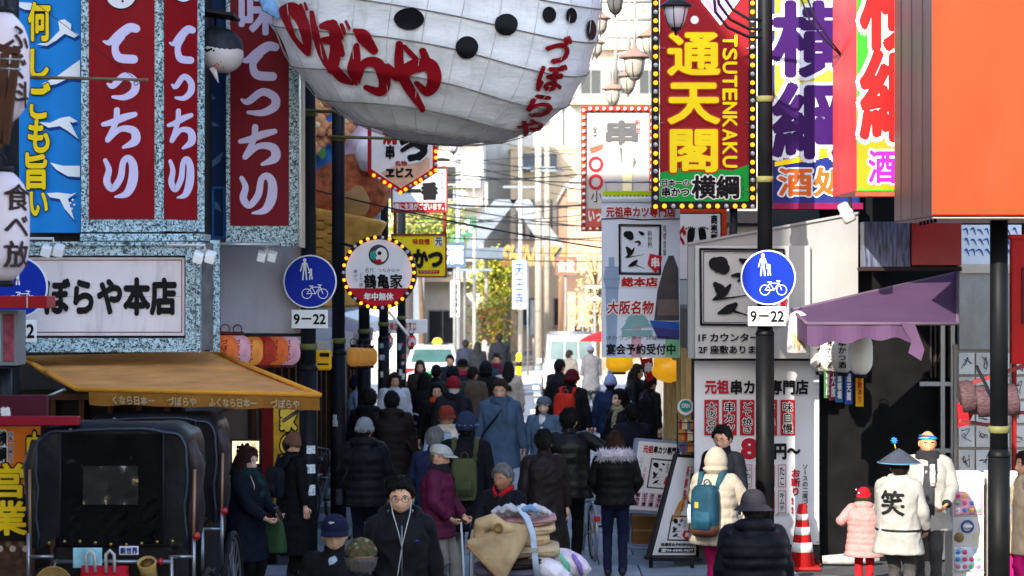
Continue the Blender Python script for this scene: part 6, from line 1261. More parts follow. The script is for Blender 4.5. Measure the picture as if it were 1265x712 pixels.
def make_body(key, J, hy, hp):
    if key in BODY: return BODY[key]
    mb = MB()
    mb.tube([(0, 0, .86), (0, 0, .98), (0, 0, 1.12), (0, -.005, 1.28), (0, 0, 1.38), (0, 0, 1.43)], [(.14, .095), (.145, .10), (.125, .09), (.15, .10), (.15, .085), (.07, .06)], 16, side=(1, 0, 0))
    mb.tube([(0, .01, 1.40), (0, .0, 1.48), HC + Vector((0, .015, -.04))], [.056, .05, .048], 12)
    for s in (-1, 1):
        mb.tube([J['sh', s], J['el', s], J['wr', s]], [.045, .038, .026], 10); mb.tube([J['hip', s], J['kn', s], J['an', s]], [.082, .052, .036], 10)
        mb.tube([J['an', s], J['an', s] + Vector((0, -.13, -.05))], [.036, .03], 8)
    me = remesh(mb, .016, 2, 'body', BLACK, None, link_it=False)
    ex = MB(); ex.v = [v.co.copy() for v in me.vertices]; ex.f = [tuple(p.vertices) for p in me.polygons]; ex.m = [0] * len(ex.f); ex.s = [True] * len(ex.f); bpy.data.meshes.remove(me)
    M = face_frame(hy, hp); ex.add([M @ headpt(d) for r_ in DIRS for d in r_], gridfaces(36, 28), 0, True)
    for s in (-1, 1):
        ex.ball(M @ Vector((s * .079, .012, -.004)), .032, 8, 0, (.35, .6, 1))
        w = J['wr', s]; dv = (w - J['el', s]).normalized(); ex_ = J.get(('hd', s)); dv = ex_ if ex_ else dv
        hand_mesh(ex, w, dv, J.get(('pn', s), Vector((-s * .8, -.3, 0))), s, J.get(('cu', s), .4), J.get(('gr', s), False))
    BODY[key] = ex.mesh('body', BLACK); return BODY[key]
def wrinkle(me, amp, sc_, seed):
    o = Vector((seed * 3.1, seed * 1.7, 0)); nn = [v.normal.copy() for v in me.vertices]
    for v, n in zip(me.vertices, nn):
        c = v.co; k = noise.noise(Vector((c.x * sc_, c.y * sc_, c.z * sc_ * .55)) + o); r2 = noise.noise(Vector((c.x * sc_ * 1.3 + c.z * 3, c.y * sc_ * 1.3, c.z * sc_ * 1.1)) + o * 1.3); v.co = c + n * (amp * (.7 * k + .9 * (.5 - min(1, 2.2 * abs(r2)))))
    me.update(); return me
def fur(mb, path, r_, n, L, g, mi=0):
    """short hair tufts round a tube"""
    for _ in range(n):
        i = g.randrange(len(path) - 1); p = path[i].lerp(path[i + 1], g.random()); d = Vector((g.gauss(0, 1), g.gauss(0, 1), g.gauss(0, 1))).normalized()
        b = p + d * r_ * .8; t = b + (d + Vector((g.gauss(0, .4), g.gauss(0, .4), g.gauss(0, .4) - .2))) * L; s_ = d.orthogonal().normalized() * .006
        mb.add([b - s_, b + s_, t], [(0, 1, 2)], mi)
HAIRM = lambda h: mat(h, .5, .3, 18, .6, 60, stretch=(3, 3, .6))
SKIN = ['d9a688', 'c99878', 'e0b094', 'b98868', 'd4a084']
NP = [0]
def person(label, px, ytop, h, yaw, top='3a3f4a', pants='24262c', shoes='1a1a1c', kind='jacket', hem=.80, puff=0, bulk=1.0, hair=('short', '17130f'), hat=None, hood=None, scarf=None,
           face=None, hy=0, hp=0, walk=0.0, lh=None, rh=None, skin=None, legs_in=True, collar=None, mask=False, glasses=False, x=None, Y=None, sleeve=None, cuff=None, cufh=None, pantw=1.0, grip=(), vox=None, rough=.75, trim=None, lean=0, group='people walking along the street', base=0):
    """a standing or walking figure; faces the viewer at yaw 0, away at 180"""
    NP[0] += 1; g = random.Random(NP[0] * 17); hat_h = {None: 0, 'beanie': .03, 'cap': .02, 'flat': .015, 'bucket': .03, 'cone': .12, 'pom': .09, 'beret': .03}[hat[0] if hat else None]
    if hood == 'up': hat_h = .035
    if 440 < ytop < 515: h *= 1.05                      # the middle of the crowd
    eff = h + hat_h * h / 1.7 + base
    Yd = Y or FP * (CH - eff) / (ytop - VY); X = P(px, 0, Yd).x if x is None else x; k = h / 1.7
    if not hy: hy = g.choice((-12, -6, 0, 6, 12))
    if not hp: hp = g.choice((0, 4, 8))
    if not walk: walk = g.choice((.04, .08, .14, -.1))
    root = thing('person', label, 'person', (X, Yd, base), R(yaw), group, k)
    if abs(yaw) < 1e-6 and abs(k - 1) < 1e-6: ORG[root] = Vector((0, 0, 0))
    fine = 2600 / Yd > 95; V = vox or (.014 if fine else .02)
    J = {}
    for s in (-1, 1):
        J['sh', s] = Vector((s * .175, .0, 1.395)); t = (lh if s > 0 else rh) or (s * (.245 + .03 * bulk), -.02 + s * walk * .25 + g.uniform(-.03, .03), .83 + g.uniform(-.02, .02)); t = Vector(t)
        e = ik(J['sh', s], t, .285, .25, Vector((s * .5, .8, -.3))); J['el', s] = e
        d = t - J['sh', s]; J['wr', s] = t if d.length < .533 else J['sh', s] + d.normalized() * .533
        J['hip', s] = Vector((s * .085, 0, .90)); st = walk * s
        J['an', s] = Vector((s * .085, -st * .5, .085 + max(0, -st) * .18)); J['kn', s] = ik(J['hip', s], J['an', s], .425, .42, Vector((s * .05, -1, 0)))
        if s in grip: J['gr', s] = True; J['cu', s] = .7
        if (lh if s > 0 else rh): J['hd', s] = ((J['wr', s] - e).normalized() + Vector((-s * .3, 0, 0))).normalized(); J['pn', s] = Vector((-s * .5, -.2, .4))
    key = tuple(tuple(round(c, 3) for c in v) if isinstance(v, Vector) else v for kk, v in sorted(J.items(), key=lambda q: str(q[0]))) + (hy, hp)
    me = make_body(key, J, R(hy), R(hp)); b = link('body', me, root); b.data.materials[0] = None if False else b.data.materials[0]
    sk = mat(skin or SKIN[NP[0] % 5], .5, .2, 16, .15, 70); b.material_slots[0].link = 'OBJECT'; b.material_slots[0].material = sk
    M = face_frame(R(hy), R(hp)); ck = cloth(top, rough, .4, 11) if not puff else mat(top, rough - .2, .12, 9, .35, 12)
    # trousers
    pm = cloth(pants); q = MB(); w_ = pantw
    q.tube([(0, .005, 1.02), (0, .01, .95), (0, .01, .88), (0, 0, .82)], [(.15, .105), (.165, .12), (.165, .118), (.12, .09)], 16, side=(1, 0, 0))
    for s in (-1, 1):
        a, kn, an = J['hip', s], J['kn', s], J['an', s]; q.tube([a, a.lerp(kn, .5), kn, kn.lerp(an, .5), an + Vector((0, .01, -.03))], [.098 * w_, .088 * w_, .070 * w_, .062 * w_, .060 * w_], 12)
    wrinkle(remesh(q, V, 2, 'trousers', pm, root).data, .008, 9, NP[0] + 9)
    for s in (-1, 1):
        an = J['an', s]; MB().tube([an + Vector((0, .055, -.035)), an + Vector((0, .02, -.03)), an + Vector((0, -.06, -.045)), an + Vector((0, -.15, -.058)), an + Vector((0, -.19, -.066))], [(.032, .045), (.042, .05), (.044, .038), (.044, .026), (.028, .016)], 12, side=(1, 0, 0)).build('shoe', mat(shoes, .45, .1), root)
    # jacket or coat: torso, sleeves and collar grown together
    q = MB(); B = bulk * 1.07; zs = []; z = hem; secs = ((.45, .225, .165), (.62, .215, .155), (.80, .198, .142), (.95, .185, .135), (1.08, .178, .130), (1.22, .186, .138), (1.32, .192, .138), (1.38, .165, .116), (1.425, .115, .09), (1.455, .085, .078))
    def at(z):
        for (z0, a0, b0), (z1, a1, b1) in zip(secs, secs[1:]):
            if z <= z1: f = max(0, (z - z0) / (z1 - z0)); return a0 + (a1 - a0) * f, b0 + (b1 - b0) * f
        return secs[-1][1:]
    n = max(8, int((1.455 - hem) / (.02 if puff else .045))); pth = []; rad = []
    for i in range(n + 1):
        z = hem + (1.455 - hem) * i / n; a, c = at(z); qz = 1
        if puff: qz = 1 + puff * .75 * (abs(math.sin(math.pi * (z - hem + .012 * math.sin(z * 23 + NP[0])) / .098)) ** .7 - .5) * (1 if z < 1.37 else .3)
        fl = 1 + (.05 * max(0, .8 - z) if kind != 'coat' else .22 * max(0, .85 - z))
        pth.append((0, .005 - lean * (z - .9), z)); rad.append((a * B * qz * fl, c * (B * 1.06) * qz * fl))
    q.tube(pth, rad, 20, side=(1, 0, 0), power=2.35)
    ch = .07 if collar is None else collar
    if ch: q.tube([(0, .012, 1.42), (0, .008, 1.46), (0, .0, 1.44 + ch)], [(.085, .08), (.078, .076), (.082, .082)], 14, side=(1, 0, 0))
    for s in (-1, 1):
        sh, e, wr = J['sh', s], J['el', s], J['wr', s]; pts = []; rr = []; m = 20 if puff else 14
        for i in range(m + 1):
            f = i / m; p = sh.lerp(e, f * 2) if f < .5 else e.lerp(wr, (f - .5) * 2 * .94); r0 = .076 * (1 - f) + .050 * f + (.006 if .4 < f < .6 else 0)
            if puff: r0 *= 1.06 + puff * 1.3 * (abs(math.sin(math.pi * f * 6 + s)) ** .7 - .5)
            pts.append(p); rr.append(r0 * (.55 + .45 * B))
        q.ball(sh + Vector((-s * .035, 0, -.005)), .074 * (.6 + .4 * B), 12)
        sl_ = MB(); sl_.tube([sh + Vector((-s * .07, 0, .0)), sh + Vector((-s * .03, 0, .004))] + pts, [.05, .068 * (.6 + .4 * B)] + rr, 16)
        sm_ = link('sleeve', wrinkle(sl_.mesh('sleeve', ck), .012, 14, NP[0]), root)
        if fine: sm_.modifiers.new('s', 'SUBSURF').render_levels = 1
    jm = remesh(q, V, 2 if puff else 3, 'coat' if kind == 'coat' else 'jacket', ck, root); wrinkle(jm.data, .012 if not puff else .007, 7, NP[0] + 3)
    if fine and kind != 'coat':
        a, c = at(hem); MB().tube([(a * B * 1.03 * math.sin(t_), .005 + c * B * 1.09 * math.cos(t_), hem + .02) for t_ in [2 * math.pi * i / 28 for i in range(29)]], [(.02, .008)] * 29, 6, side=(0, 0, 1)).build('hem_band', ck, root)
    if cuff:
        for s in (-1, 1):
            e, wr = J['el', s], J['wr', s]; MB().tube([e.lerp(wr, .82), e.lerp(wr, 1.0)], .048, 12).build('cuff', cloth(cuff), root)
    # hair
    if hair and hood != 'up':
        st, hc = hair; hm = HAIRM(hc); q = MB(); L = {'short': 0, 'bob': .17, 'long': .36, 'thin': 0}[st]; vs_ = []
        for r_ in DIRS:
            for d in r_:
                a = abs(math.degrees(math.atan2(d.x, -d.y))); hl = hairline(a) + .09 * noise.noise(d * 9 + Vector((NP[0], 2, 0)))
                if L and a > 48: hl = -1.1
                elif L: hl = max(hairline(a), .34) if st != 'long' or True else hl
                nz = noise.noise(d * 4 + Vector((NP[0], 0, 0))) * .008 + noise.noise(d * 12 + Vector((NP[0], 5, 0))) * .004
                e_ = d.z - hl; grow = (.020 if st != 'thin' else .008) + nz + .008 * max(0, d.z)
                if e_ < 0: grow = max(-.02, -.012 + e_ * .3 + .02 * 0)
                elif e_ < .12: grow *= .35 + e_ / .12 * .65
                if hat and d.z > .12: grow = min(grow, -.004)
                p = headpt(d, grow, False)
                if L and a > 48 and d.z < .05:
                    f = min(1, (.05 - d.z) / .95); eq = headpt(Vector((d.x, d.y, 0)).normalized(), grow + .012, False); wv = 1 + .05 * math.sin(d.x * 40 + d.y * 30)
                    tp = (1 + .10 * f - .35 * max(0, f - .75)) * wv; p = Vector((eq.x * tp, max(eq.y, -.03) * tp + .012 * f, .006 - (.05 + L) * f))
                vs_.append(M @ p)
        q.add(vs_, gridfaces(36, 28), 0, True)
        flat = [d for r_ in DIRS for d in r_]; ok = [i for i, d in enumerate(flat) if -.9 < d.z < (.15 if hat else .95) and (d.z - hairline(abs(math.degrees(math.atan2(d.x, -d.y)))) > -.05 or (L and abs(math.degrees(math.atan2(d.x, -d.y))) > 48))]
        cen = M @ Vector((0, 0, .0))
        for _ in range(900 if fine else 350):                        # loose strands break up the outline
            i = g.choice(ok); p = vs_[i]; nb = vs_[min(len(vs_) - 1, i + 36)]; d = (nb - p); d = d.normalized() if d.length > 1e-6 else Vector((0, 0, -1)); o_ = (p - cen).normalized()
            d = (d + o_ * g.uniform(-.05, .3) + Vector((g.gauss(0, .25), g.gauss(0, .25), g.gauss(0, .15)))).normalized(); ln = g.uniform(.02, .045) * (1 if not L else 1.6); sd = d.cross(o_).normalized() * g.uniform(.002, .0045)
            b0 = p + o_ * .001 - d * .01; q.add([b0 - sd, b0 + sd, b0 + d * ln * .6 + sd * .7 + o_ * .003, b0 + d * ln + o_ * .002, b0 + d * ln * .6 - sd * .7 + o_ * .003], [(0, 1, 2, 3, 4)], 0)
        q.build('hair', hm, root)
    # headwear
    if hat:
        hk, hc = hat[0], hat[1]; hm = cloth(hc, .85, .5, 60); q = MB()
        def dome(z0, grow, zk=1.0, rows=10, squash=1.0):
            pr = []; n = 26; out = []
            for i in range(rows + 1):
                ph = math.pi / 2 * i / rows
                for j in range(n):
                    th = 2 * math.pi * j / n; d = Vector((math.cos(ph) * math.sin(th), -math.cos(ph) * math.cos(th), math.sin(ph))); p = headpt(Vector((d.x, d.y, 0)).normalized() if d.z < .999 else Vector((0, 0, 1)), grow, False)
                    p = Vector((p.x * math.cos(ph) ** .8, p.y * math.cos(ph) ** .8, z0 + (.121 + grow - z0) * math.sin(ph) * zk)); out.append(p)
            return out, n, rows
        def put(out, n, rows): q.add([M @ p for p in out], [(i * n + j, i * n + (j + 1) % n, (i + 1) * n + (j + 1) % n, (i + 1) * n + j) for i in range(rows) for j in range(n)], 0, True)
        if hk in ('beanie', 'pom'):
            put(*dome(.02, .022, 1.12)); c = [M @ (headpt(Vector((math.sin(a), -math.cos(a), 0)), .018, False) + Vector((0, 0, .025 + .02 * math.cos(a)))) for a in [2 * math.pi * i / 24 for i in range(25)]]
            q.tube(c, [(.032, .012)] * 25, 8, side=(0, 0, 1)); q.build('hat', hm, root)
            if hk == 'pom':
                pb = MB(); pb.ball(M @ Vector((0, 0, .175)), .04, 10); fur(pb, [M @ Vector((0, 0, .17)), M @ Vector((0, 0, .18))], .04, 250, .02, g); pb.build('pompom', cloth(hat[2] if len(hat) > 2 else hc), root)
        elif hk == 'cap':
            put(*dome(.035, .018, 1.05)); q.build('hat', hm, root)
            br = MB(); n = 14; vs_ = []
            for i in range(n + 1):
                a = R(-68 + 136 * i / n); b0 = headpt(Vector((math.sin(a), -math.cos(a), 0)), .016, False); vs_ += [M @ (b0 + Vector((0, 0, .045))), M @ (b0 + Vector((math.sin(a) * .008, -.075 * math.cos(a) ** .7, .03 - .012 * abs(math.sin(a)))))]
            br.add(vs_, [(2 * i, 2 * i + 1, 2 * i + 3, 2 * i + 2) for i in range(n)], 0, True); br.add([v - Vector((0, 0, .006)) for v in vs_], [(2 * i + 2, 2 * i + 3, 2 * i + 1, 2 * i) for i in range(n)], 0, True); br.build('brim', hm, root)
        elif hk in ('flat', 'beret'):
            out, n, rows = dome(.045, .025, .85); out = [p + Vector((0, -.02 * max(0, 1 - (p.z - .04) / .08) if hk == 'flat' else .01, 0)) for p in out]; put(out, n, rows)
            q.build('hat', hm, root)
            if hk == 'flat':
                vb = [M @ (headpt(Vector((math.sin(R(a)), -math.cos(R(a)), 0)), .02 + e, False) + Vector((0, -e * .6, .045 - e * .4))) for a in range(-70, 71, 14) for e in (0, .05)]
                MB().add(vb, [(2 * i, 2 * i + 1, 2 * i + 3, 2 * i + 2) for i in range(10)], 0, True).build('brim', hm, root)
        elif hk == 'bucket':
            put(*dome(.03, .02, 1.1)); n = 26; vb = []
            for j in range(n):
                a = 2 * math.pi * j / n; d = Vector((math.sin(a), -math.cos(a), 0)); p = headpt(d, .018, False); vb += [M @ (p + Vector((0, 0, .04))), M @ (p + d * .055 + Vector((0, 0, -.005)))]
            q.add(vb, [(2 * j, 2 * j + 1, (2 * j + 3) % (2 * n), (2 * j + 2) % (2 * n)) for j in range(n)], 0, True); q.build('hat', hm, root)
        elif hk == 'cone':
            q.lathe([(.225, .045), (.222, .05), (.12, .125), (.03, .185), (.0, .2)], 30, M @ Vector((0, 0, 0))); q.build('hat', hm, root); MB().torus(M @ Vector((0, 0, .046)), .222, .006, n=30, k=6).build('hat_rim', mat('4a7f9a', .6), root)
    # hood, scarf, collar trim
    if hood == 'down' or hood == 'fur':
        q = MB(); pth = [Vector((.125 * math.sin(a), .03 + .085 * -math.cos(a) * -1, 1.45 + .02 * math.cos(a))) for a in [R(-135 + 270 * i / 16) for i in range(17)]]
        q.tube(pth, [(.03 + .028 * math.sin(math.pi * i / 16), .03 + .035 * math.sin(math.pi * i / 16)) for i in range(17)], 10); q.ball((0, .13, 1.37), .1, 12, 0, (1.15, .45, 1.0)); remesh(q, V, 2, 'hood', ck, root)
        if hood == 'fur':
            q = MB(); pth = [Vector((.165 * math.sin(a), .055 + .13 * math.cos(a), 1.435 + .035 * math.cos(a))) for a in [R(-140 + 280 * i / 18) for i in range(19)]]
            q.tube(pth, .05, 8); fur(q, pth, .05, 2600, .045, g); q.build('fur_trim', mat(trim or '9c9aa2', .9, .35, 30), root)
    if hood == 'up':
        q = MB(); vs_ = []
        for r_ in DIRS:
            for d in r_:
                a = abs(math.degrees(math.atan2(d.x, -d.y))); inside = a < 52 and -.75 < d.z < .55; p = headpt(d, -.015 if inside else .035 + .006 * noise.noise(d * 5), False)
                if d.z < -.3 and not inside: p = Vector((p.x * 1.25, p.y * 1.15 + .02, p.z))
                vs_.append(M @ p)
        q.add(vs_, gridfaces(36, 28), 0, True); q.build('hood', ck, root)
        if trim: 
            q = MB(); pth = [M @ Vector((.085 * math.sin(a), -.075 + .02 * abs(math.sin(a)), .0 + .10 * math.cos(a))) for a in [2 * math.pi * i / 20 for i in range(21)]]; q.tube(pth, .022, 8); fur(q, pth, .022, 900, .03, g); q.build('fur_trim', mat(trim, .9, .3, 30), root)
    if scarf:
        q = MB()
        for z, r_ in ((1.435, .10), (1.475, .088)): q.torus((0, -.005, z), r_, .034, (0, .12, 1), 26, 10, sx=1.0, sy=.95)
        q.tube([(.05, -.10, 1.44), (.06, -.15, 1.34), (.055, -.165, 1.2)], [(.05, .02), (.055, .02), (.05, .014)], 10, side=(1, 0, 0)); remesh(q, .014, 2, 'scarf', scarf if not isinstance(scarf, str) else cloth(scarf, .9, .7, 40), root)
    # face details only where the face is seen
    if face is None: face = abs(((yaw + hy + 180) % 360) - 180) < 115
    if face and hood != 'none':
        for s in (-1, 1):
            e = MB(); c = Vector((s * .032, -.0785, .010)); e.ball(M @ c, .0125, 8, 0, (1.15, .55, .62)); e.ball(M @ (c + Vector((0, -.0035, 0))), .0068, 8, 1, (1, .6, 1)); e.build('eye', [mat('d8d2cc', .3), mat('1a120e', .2)], root)
            MB().tube([M @ Vector((s * .014, -.0895, .028)), M @ Vector((s * .032, -.0885, .034)), M @ Vector((s * .05, -.078, .028))], [.003, .0042, .002], 6).build('eyebrow', HAIRM(hair[1] if hair else '2a2420'), root)
        if mask:
            vm = [M @ (headpt(Vector((math.sin(R(a)) * math.cos(R(e)), -math.cos(R(a)) * math.cos(R(e)), math.sin(R(e)))), .010 + (.010 if abs(a) < 20 else 0), False)) for e in (-2, -14, -26, -38, -50, -62) for a in range(-60, 61, 15)]
            MB().add(vm, [(i * 9 + j, i * 9 + j + 1, (i + 1) * 9 + j + 1, (i + 1) * 9 + j) for i in range(5) for j in range(8)], 0, True).build('face_mask', mat('dcdfe2', .8, .05), root)
        else: MB().tube([M @ Vector((-.02, -.0925, -.069)), M @ Vector((0, -.099, -.067)), M @ Vector((.02, -.0925, -.069))], [.002, .0055, .002], 6, ell=.7).build('lips', mat('a8665a', .5), root)
        if glasses:
            q = MB()
            for s in (-1, 1): q.torus(M @ Vector((s * .034, -.098, .008)), .024, .0022, M.to_3x3() @ Vector((0, 1, 0)), 18, 5, sy=.72); q.tube([M @ Vector((s * .057, -.096, .012)), M @ Vector((s * .082, .0, .012))], .002, 5)
            q.tube([M @ Vector((-.01, -.101, .012)), M @ Vector((.01, -.101, .012))], .002, 5); q.build('glasses', BLACK, root)
    root['_k'] = k
    return root, J, k
def onperson(pr, v):
    """local figure position -> world"""
    root, J, k = pr; return Vector(root.location) + Matrix.Rotation(root.rotation_euler.z, 3, 'Z') @ (Vector(v) * k)
def worn(pr, name, label, cat, v=(0, 0, 0)):
    root, J, k = pr; o = thing(name, label, cat, root.location, root.rotation_euler.z, None, k); ORG[o] = Vector((0, 0, 0)); return o
def backpack(pr, label, c, c2=None, w=.29, h=.43, d=.15, z=1.12, y=.20, straps=True, flap=True, puff=.0):
    o = worn(pr, 'backpack', label, 'backpack'); m = mat(c, .6, .15, 8, .3, 20); m2 = mat(c2 or c, .6, .2, 8, .3, 20); q = MB()
    n = 9; q.tube([(0, y + d * .5, z - h / 2 + h * i / n) for i in range(n + 1)], [((w / 2) * (.86 + .14 * math.sin(math.pi * i / n) ** .5) * (1 if i < n else .75), d / 2 * (.8 + .35 * math.sin(math.pi * (i + .6) / (n + 1.5)))) for i in range(n + 1)], 20, side=(1, 0, 0), power=3.2); remesh(q, .013, 2, 'body', m, o)
    q = MB(); q.tube([(0, y + d * .95, z - h * .38), (0, y + d * 1.02, z - h * .2), (0, y + d * .98, z + .0)], [(w * .36, .03), (w * .38, .045), (w * .34, .03)], 16, side=(1, 0, 0), power=3); remesh(q, .013, 2, 'pocket', m2, o)
    if flap: MB().torus((0, y + d * .55, z + h * .40), w * .36, .006, (0, .25, 1), 24, 5, sy=.45).build('zip', mat('8a8a86', .4, metal=.5), o)
    MB().torus((0, y + d * .25, z + h / 2 + .02), .035, .008, (0, 1, 0), 14, 6).build('handle', m2, o)
    if straps:
        for s in (-1, 1): MB().tube([(s * .10, y + .02, z + h * .42), (s * .115, .11, 1.47), (s * .12, 0, 1.475), (s * .13, -.12, 1.40), (s * .145, -.165, 1.25), (s * .19, -.09, 1.05), (s * .16, .1, z - h * .35), (s * .1, y, z - h * .42)], [(.028, .01)] * 8, 8, side=(1, .4, 0)).build('strap', m2, o)
    return o
def sidebag(pr, label, c, side=1, z=.82, w=.30, h=.25, d=.11, x=.26, y=-.02, strap=True, kind='shoulder_bag', cross=False, sc_=None):
    o = worn(pr, kind, label, 'bag'); m = mat(c, .55, .18, 8, .3, 20); q = MB(); n = 8
    q.tube([(side * x, y, z - h / 2 + h * i / n) for i in range(n + 1)], [((w / 2) * (1 - .25 * (i / n) ** 2), d / 2 * (1 - .5 * (i / n) ** 2)) for i in range(n + 1)], 18, side=(0, 1, 0), power=3); remesh(q, .014, 2, 'body', m, o)
    sm = mat(sc_ or c, .55, .15, 8)
    if strap:
        e = -1 if cross else 1
        MB().tube([(side * x, y - w * .38, z + h * .45), (side * x * .75, y - .13, 1.1), (e * side * .04 if cross else side * .16, -.15, 1.36), (e * side * .115, -.02, 1.47), (e * side * .06 if cross else side * .17, .14, 1.36), (side * x * .72, .15, 1.1), (side * x, y + w * .38, z + h * .45)], [(.02, .006)] * 7, 8, side=(1, 1, 0)).build('strap', sm, o)
    else:
        for dy in (-.03, .03): MB().tube([(side * x + dy, y - w * .3, z + h * .45), (side * x + dy, y - w * .2, z + h * .8), (side * x + dy, y, z + h * .95), (side * x + dy, y + w * .2, z + h * .8), (side * x + dy, y + w * .3, z + h * .45)], .008, 7).build('handle', sm, o)
    MB().tube([(side * (x + d * .32), y - w * .25, z + h * .3), (side * (x + d * .32), y + w * .25, z + h * .3)], .006, 6).build('zip', mat('b8a060', .3, metal=.8), o)
    return o
# ================================================================== the crowd
BLK = '0c0d10'; NVY = '101624'
pr = person('man in a camouflage cap seen from behind at the bottom edge', 446, 667, 1.68, 178, NVY, hair=('short', '5c5a58'), hat=('cap', '4a4a30'), hy=0); root = pr[0]
g = random.Random(8); M = face_frame(0, 0); q = MB()
for k in range(46):
    d = Vector((g.gauss(0, 1), abs(g.gauss(0, 1)) + .1, abs(g.gauss(0, .8)) + .25)).normalized(); c = headpt(Vector((d.x, d.y, 0)).normalized(), .021, False); ph = math.asin(min(1, d.z)); p = Vector((c.x * math.cos(ph) ** .8, c.y * math.cos(ph) ** .8, .035 + (.139 - .035) * math.sin(ph) * 1.05)); s = g.uniform(.008, .02); a = d.orthogonal().normalized() * s; b_ = d.cross(a).normalized() * s * .7
    q.add([M @ (p + d * .003 + a * math.cos(t) * g.uniform(.6, 1.2) + b_ * math.sin(t) * g.uniform(.6, 1.2)) for t in [i * 1.05 for i in range(6)]], [(0, 1, 2, 3, 4, 5)], k % 3)
q.build('camouflage_patch', [mat('2c3a22', .8), mat('8a7a5a', .8), mat('5a4630', .8)], root)
pr = person('old man in a navy baseball cap facing the camera at the bottom left', 414, 637, 1.68, -8, BLK, hair=('thin', '6a6866'), hat=('cap', '10152e'), skin='c9a184'); root = pr[0]
q = MB(); q.tube([(-.02, -.125, 1.68), (.0, -.128, 1.69), (-.01, -.129, 1.675), (.02, -.127, 1.685)], .004, 5); q.build('cap_logo', PWHITE, root); MB().tube([(0, -.06, 1.46), (0, -.095, 1.40), (0, -.125, 1.34)], [(.05, .02), (.055, .02), (.03, .015)], 10, side=(1, 0, 0)).build('shirt', cloth('8fa2ae'), root)
pr = person('man with glasses and white earphone cord in a black jacket near the front', 495, 593, 1.86, 6, BLK, hair=('short', '0e0c0b'), glasses=True, hood='down', rough=.65, bulk=1.04, skin='d2a486'); root = pr[0]
for s in (-1, 1): MB().tube([(s * .076, -.04, 1.58), (s * .06, -.11, 1.48), (s * .025, -.155, 1.36), (.0, -.165, 1.25)], .0022, 5).build('earphone_cord', PWHITE, root)
MB().tube([(0, -.165, 1.25), (-.02, -.168, 1.12), (-.04, -.166, .98)], .0022, 5).build('earphone_cord', PWHITE, root); MB().tube([(.09, -.158, 1.29), (.105, -.155, 1.295), (.12, -.15, 1.29)], [.003, .007, .003], 6).build('chest_logo', mat('2a4a9a', .5), root); MB().torus((0, .035, 1.475), .085, .012, (0, .25, 1), 24, 8).build('hood_lining', cloth('8a8076'), root); MB().tube([(0, -.163, 1.4), (0, -.168, 1.2), (0, -.162, .85)], .004, 5).build('zip', STEEL, root)
pr = person('woman with long brown hair in a navy coat looking at her phone by the rickshaw', 304, 555, 1.66, 62, '0d1220', BLK, kind='coat', hem=.55, hair=('long', '3a241c'), scarf='12302e', hood='down', bulk=1.15, lh=(.12, -.32, 1.02), rh=(-.10, -.32, 1.0), hp=12, grip=(1, -1), skin='e2b8a0'); root = pr[0]
q = MB(); pth = [Vector((.12 * math.sin(a), .05 + .12 * math.cos(a), 1.43)) for a in [R(-100 + 200 * i / 12) for i in range(13)]]; q.tube(pth, .02, 8); fur(q, pth, .02, 700, .03, g); q.build('fur_trim', mat('b09c86', .9, .3, 30), root)
for s in (-.07, .07): MB().tube([(s, -.10, 1.44), (s * 1.1, -.155, 1.34), (s * 1.2, -.16, 1.26)], .005, 5).build('drawstring', mat('c8b48a', .6), root)
p_ = worn(pr, 'smartphone', 'phone held by the woman in the navy coat', 'phone'); MB().obox((.02, -.40, 1.05), (.037, 0, 0), (0, .04, .06), (0, .003, -.002)).build('case', mat('1c1c20', .2), p_, .004); MB().obox((.02, -.395, 1.0555), (.033, 0, 0), (0, .036, .055), (0, .001, -.0007)).build('screen', mat('8a9ab0', .1, .3, 20), p_)
sidebag(pr, 'green handbag carried by the woman in the navy coat', '2f4a2c', 1, .78, .36, .34, .18, .25, -.14, strap=False, kind='handbag')
pr = person('person in a fluffy brown hat and long black coat walking by the left pole', 361, 535, 1.62, 125, BLK, BLK, kind='coat', hem=.3, hat=('beanie', '6a4a38'), hair=('short', '2a2420'), hy=-20, hp=18, bulk=1.05); backpack(pr, 'black leather backpack on the person in the fluffy hat', '14171f', w=.32, h=.36, z=1.16, y=.15)
pr = person('person in a grey beanie and black quilted jacket seen from behind', 450, 517, 1.72, 176, '0b0e14', '0f1420', kind='jacket', hem=.72, puff=.10, bulk=1.2, hat=('beanie', '7c8288'), hair=('short', '1a1614'), hood='down', lh=(.16, -.26, 1.1), rh=(-.16, -.26, 1.1)); sidebag(pr, 'dark crossbody bag on the person in the grey beanie', '20242c', 1, .84, .24, .2, .1, .27, .06, cross=True)
pr = person('man in a dark brown quilted coat seen from behind near the poles', 484, 486, 1.76, 184, '1e1612', BLK, hem=.6, puff=.09, bulk=1.22, hair=('short', '120f0d'), hood='down'); sidebag(pr, 'brown crossbody bag on the man in the brown coat', '2a2420', -1, .85, .25, .22, .1, .28, .05, cross=True)
person('dark haired man in a black jacket seen from behind left of the brown coat', 456, 483, 1.74, 170, '0d1018', BLK, hem=.72, bulk=1.12, hair=('short', '0f0d0c'), hood='down')
person('man in a navy knit hat and pale blue jacket beside the poles', 434, 481, 1.7, 100, '8fa2bc', BLK, hat=('beanie', '1a1f3c'), hair=('short', '1a1614'), x=-2.55, Y=34)
person('woman with brown hair and white jacket behind the brown coat', 487, 486, 1.66, 15, 'c4c4c8', BLK, hair=('bob', '2a1c14'), bulk=1.1, puff=.06, Y=36)
pr = person('old man in a purple quilted coat and grey flat cap walking right', 541, 549, 1.66, 78, '4c1230', '77756f', kind='jacket', hem=.74, puff=.08, bulk=1.14, hat=('flat', '9aa09a'), hair=('thin', '5a5654'), walk=.35, lh=(.26, -.22, .93), rh=(-.22, -.20, .95), grip=(1, -1), hp=8, skin='c79a7e', scarf='1c1c22')
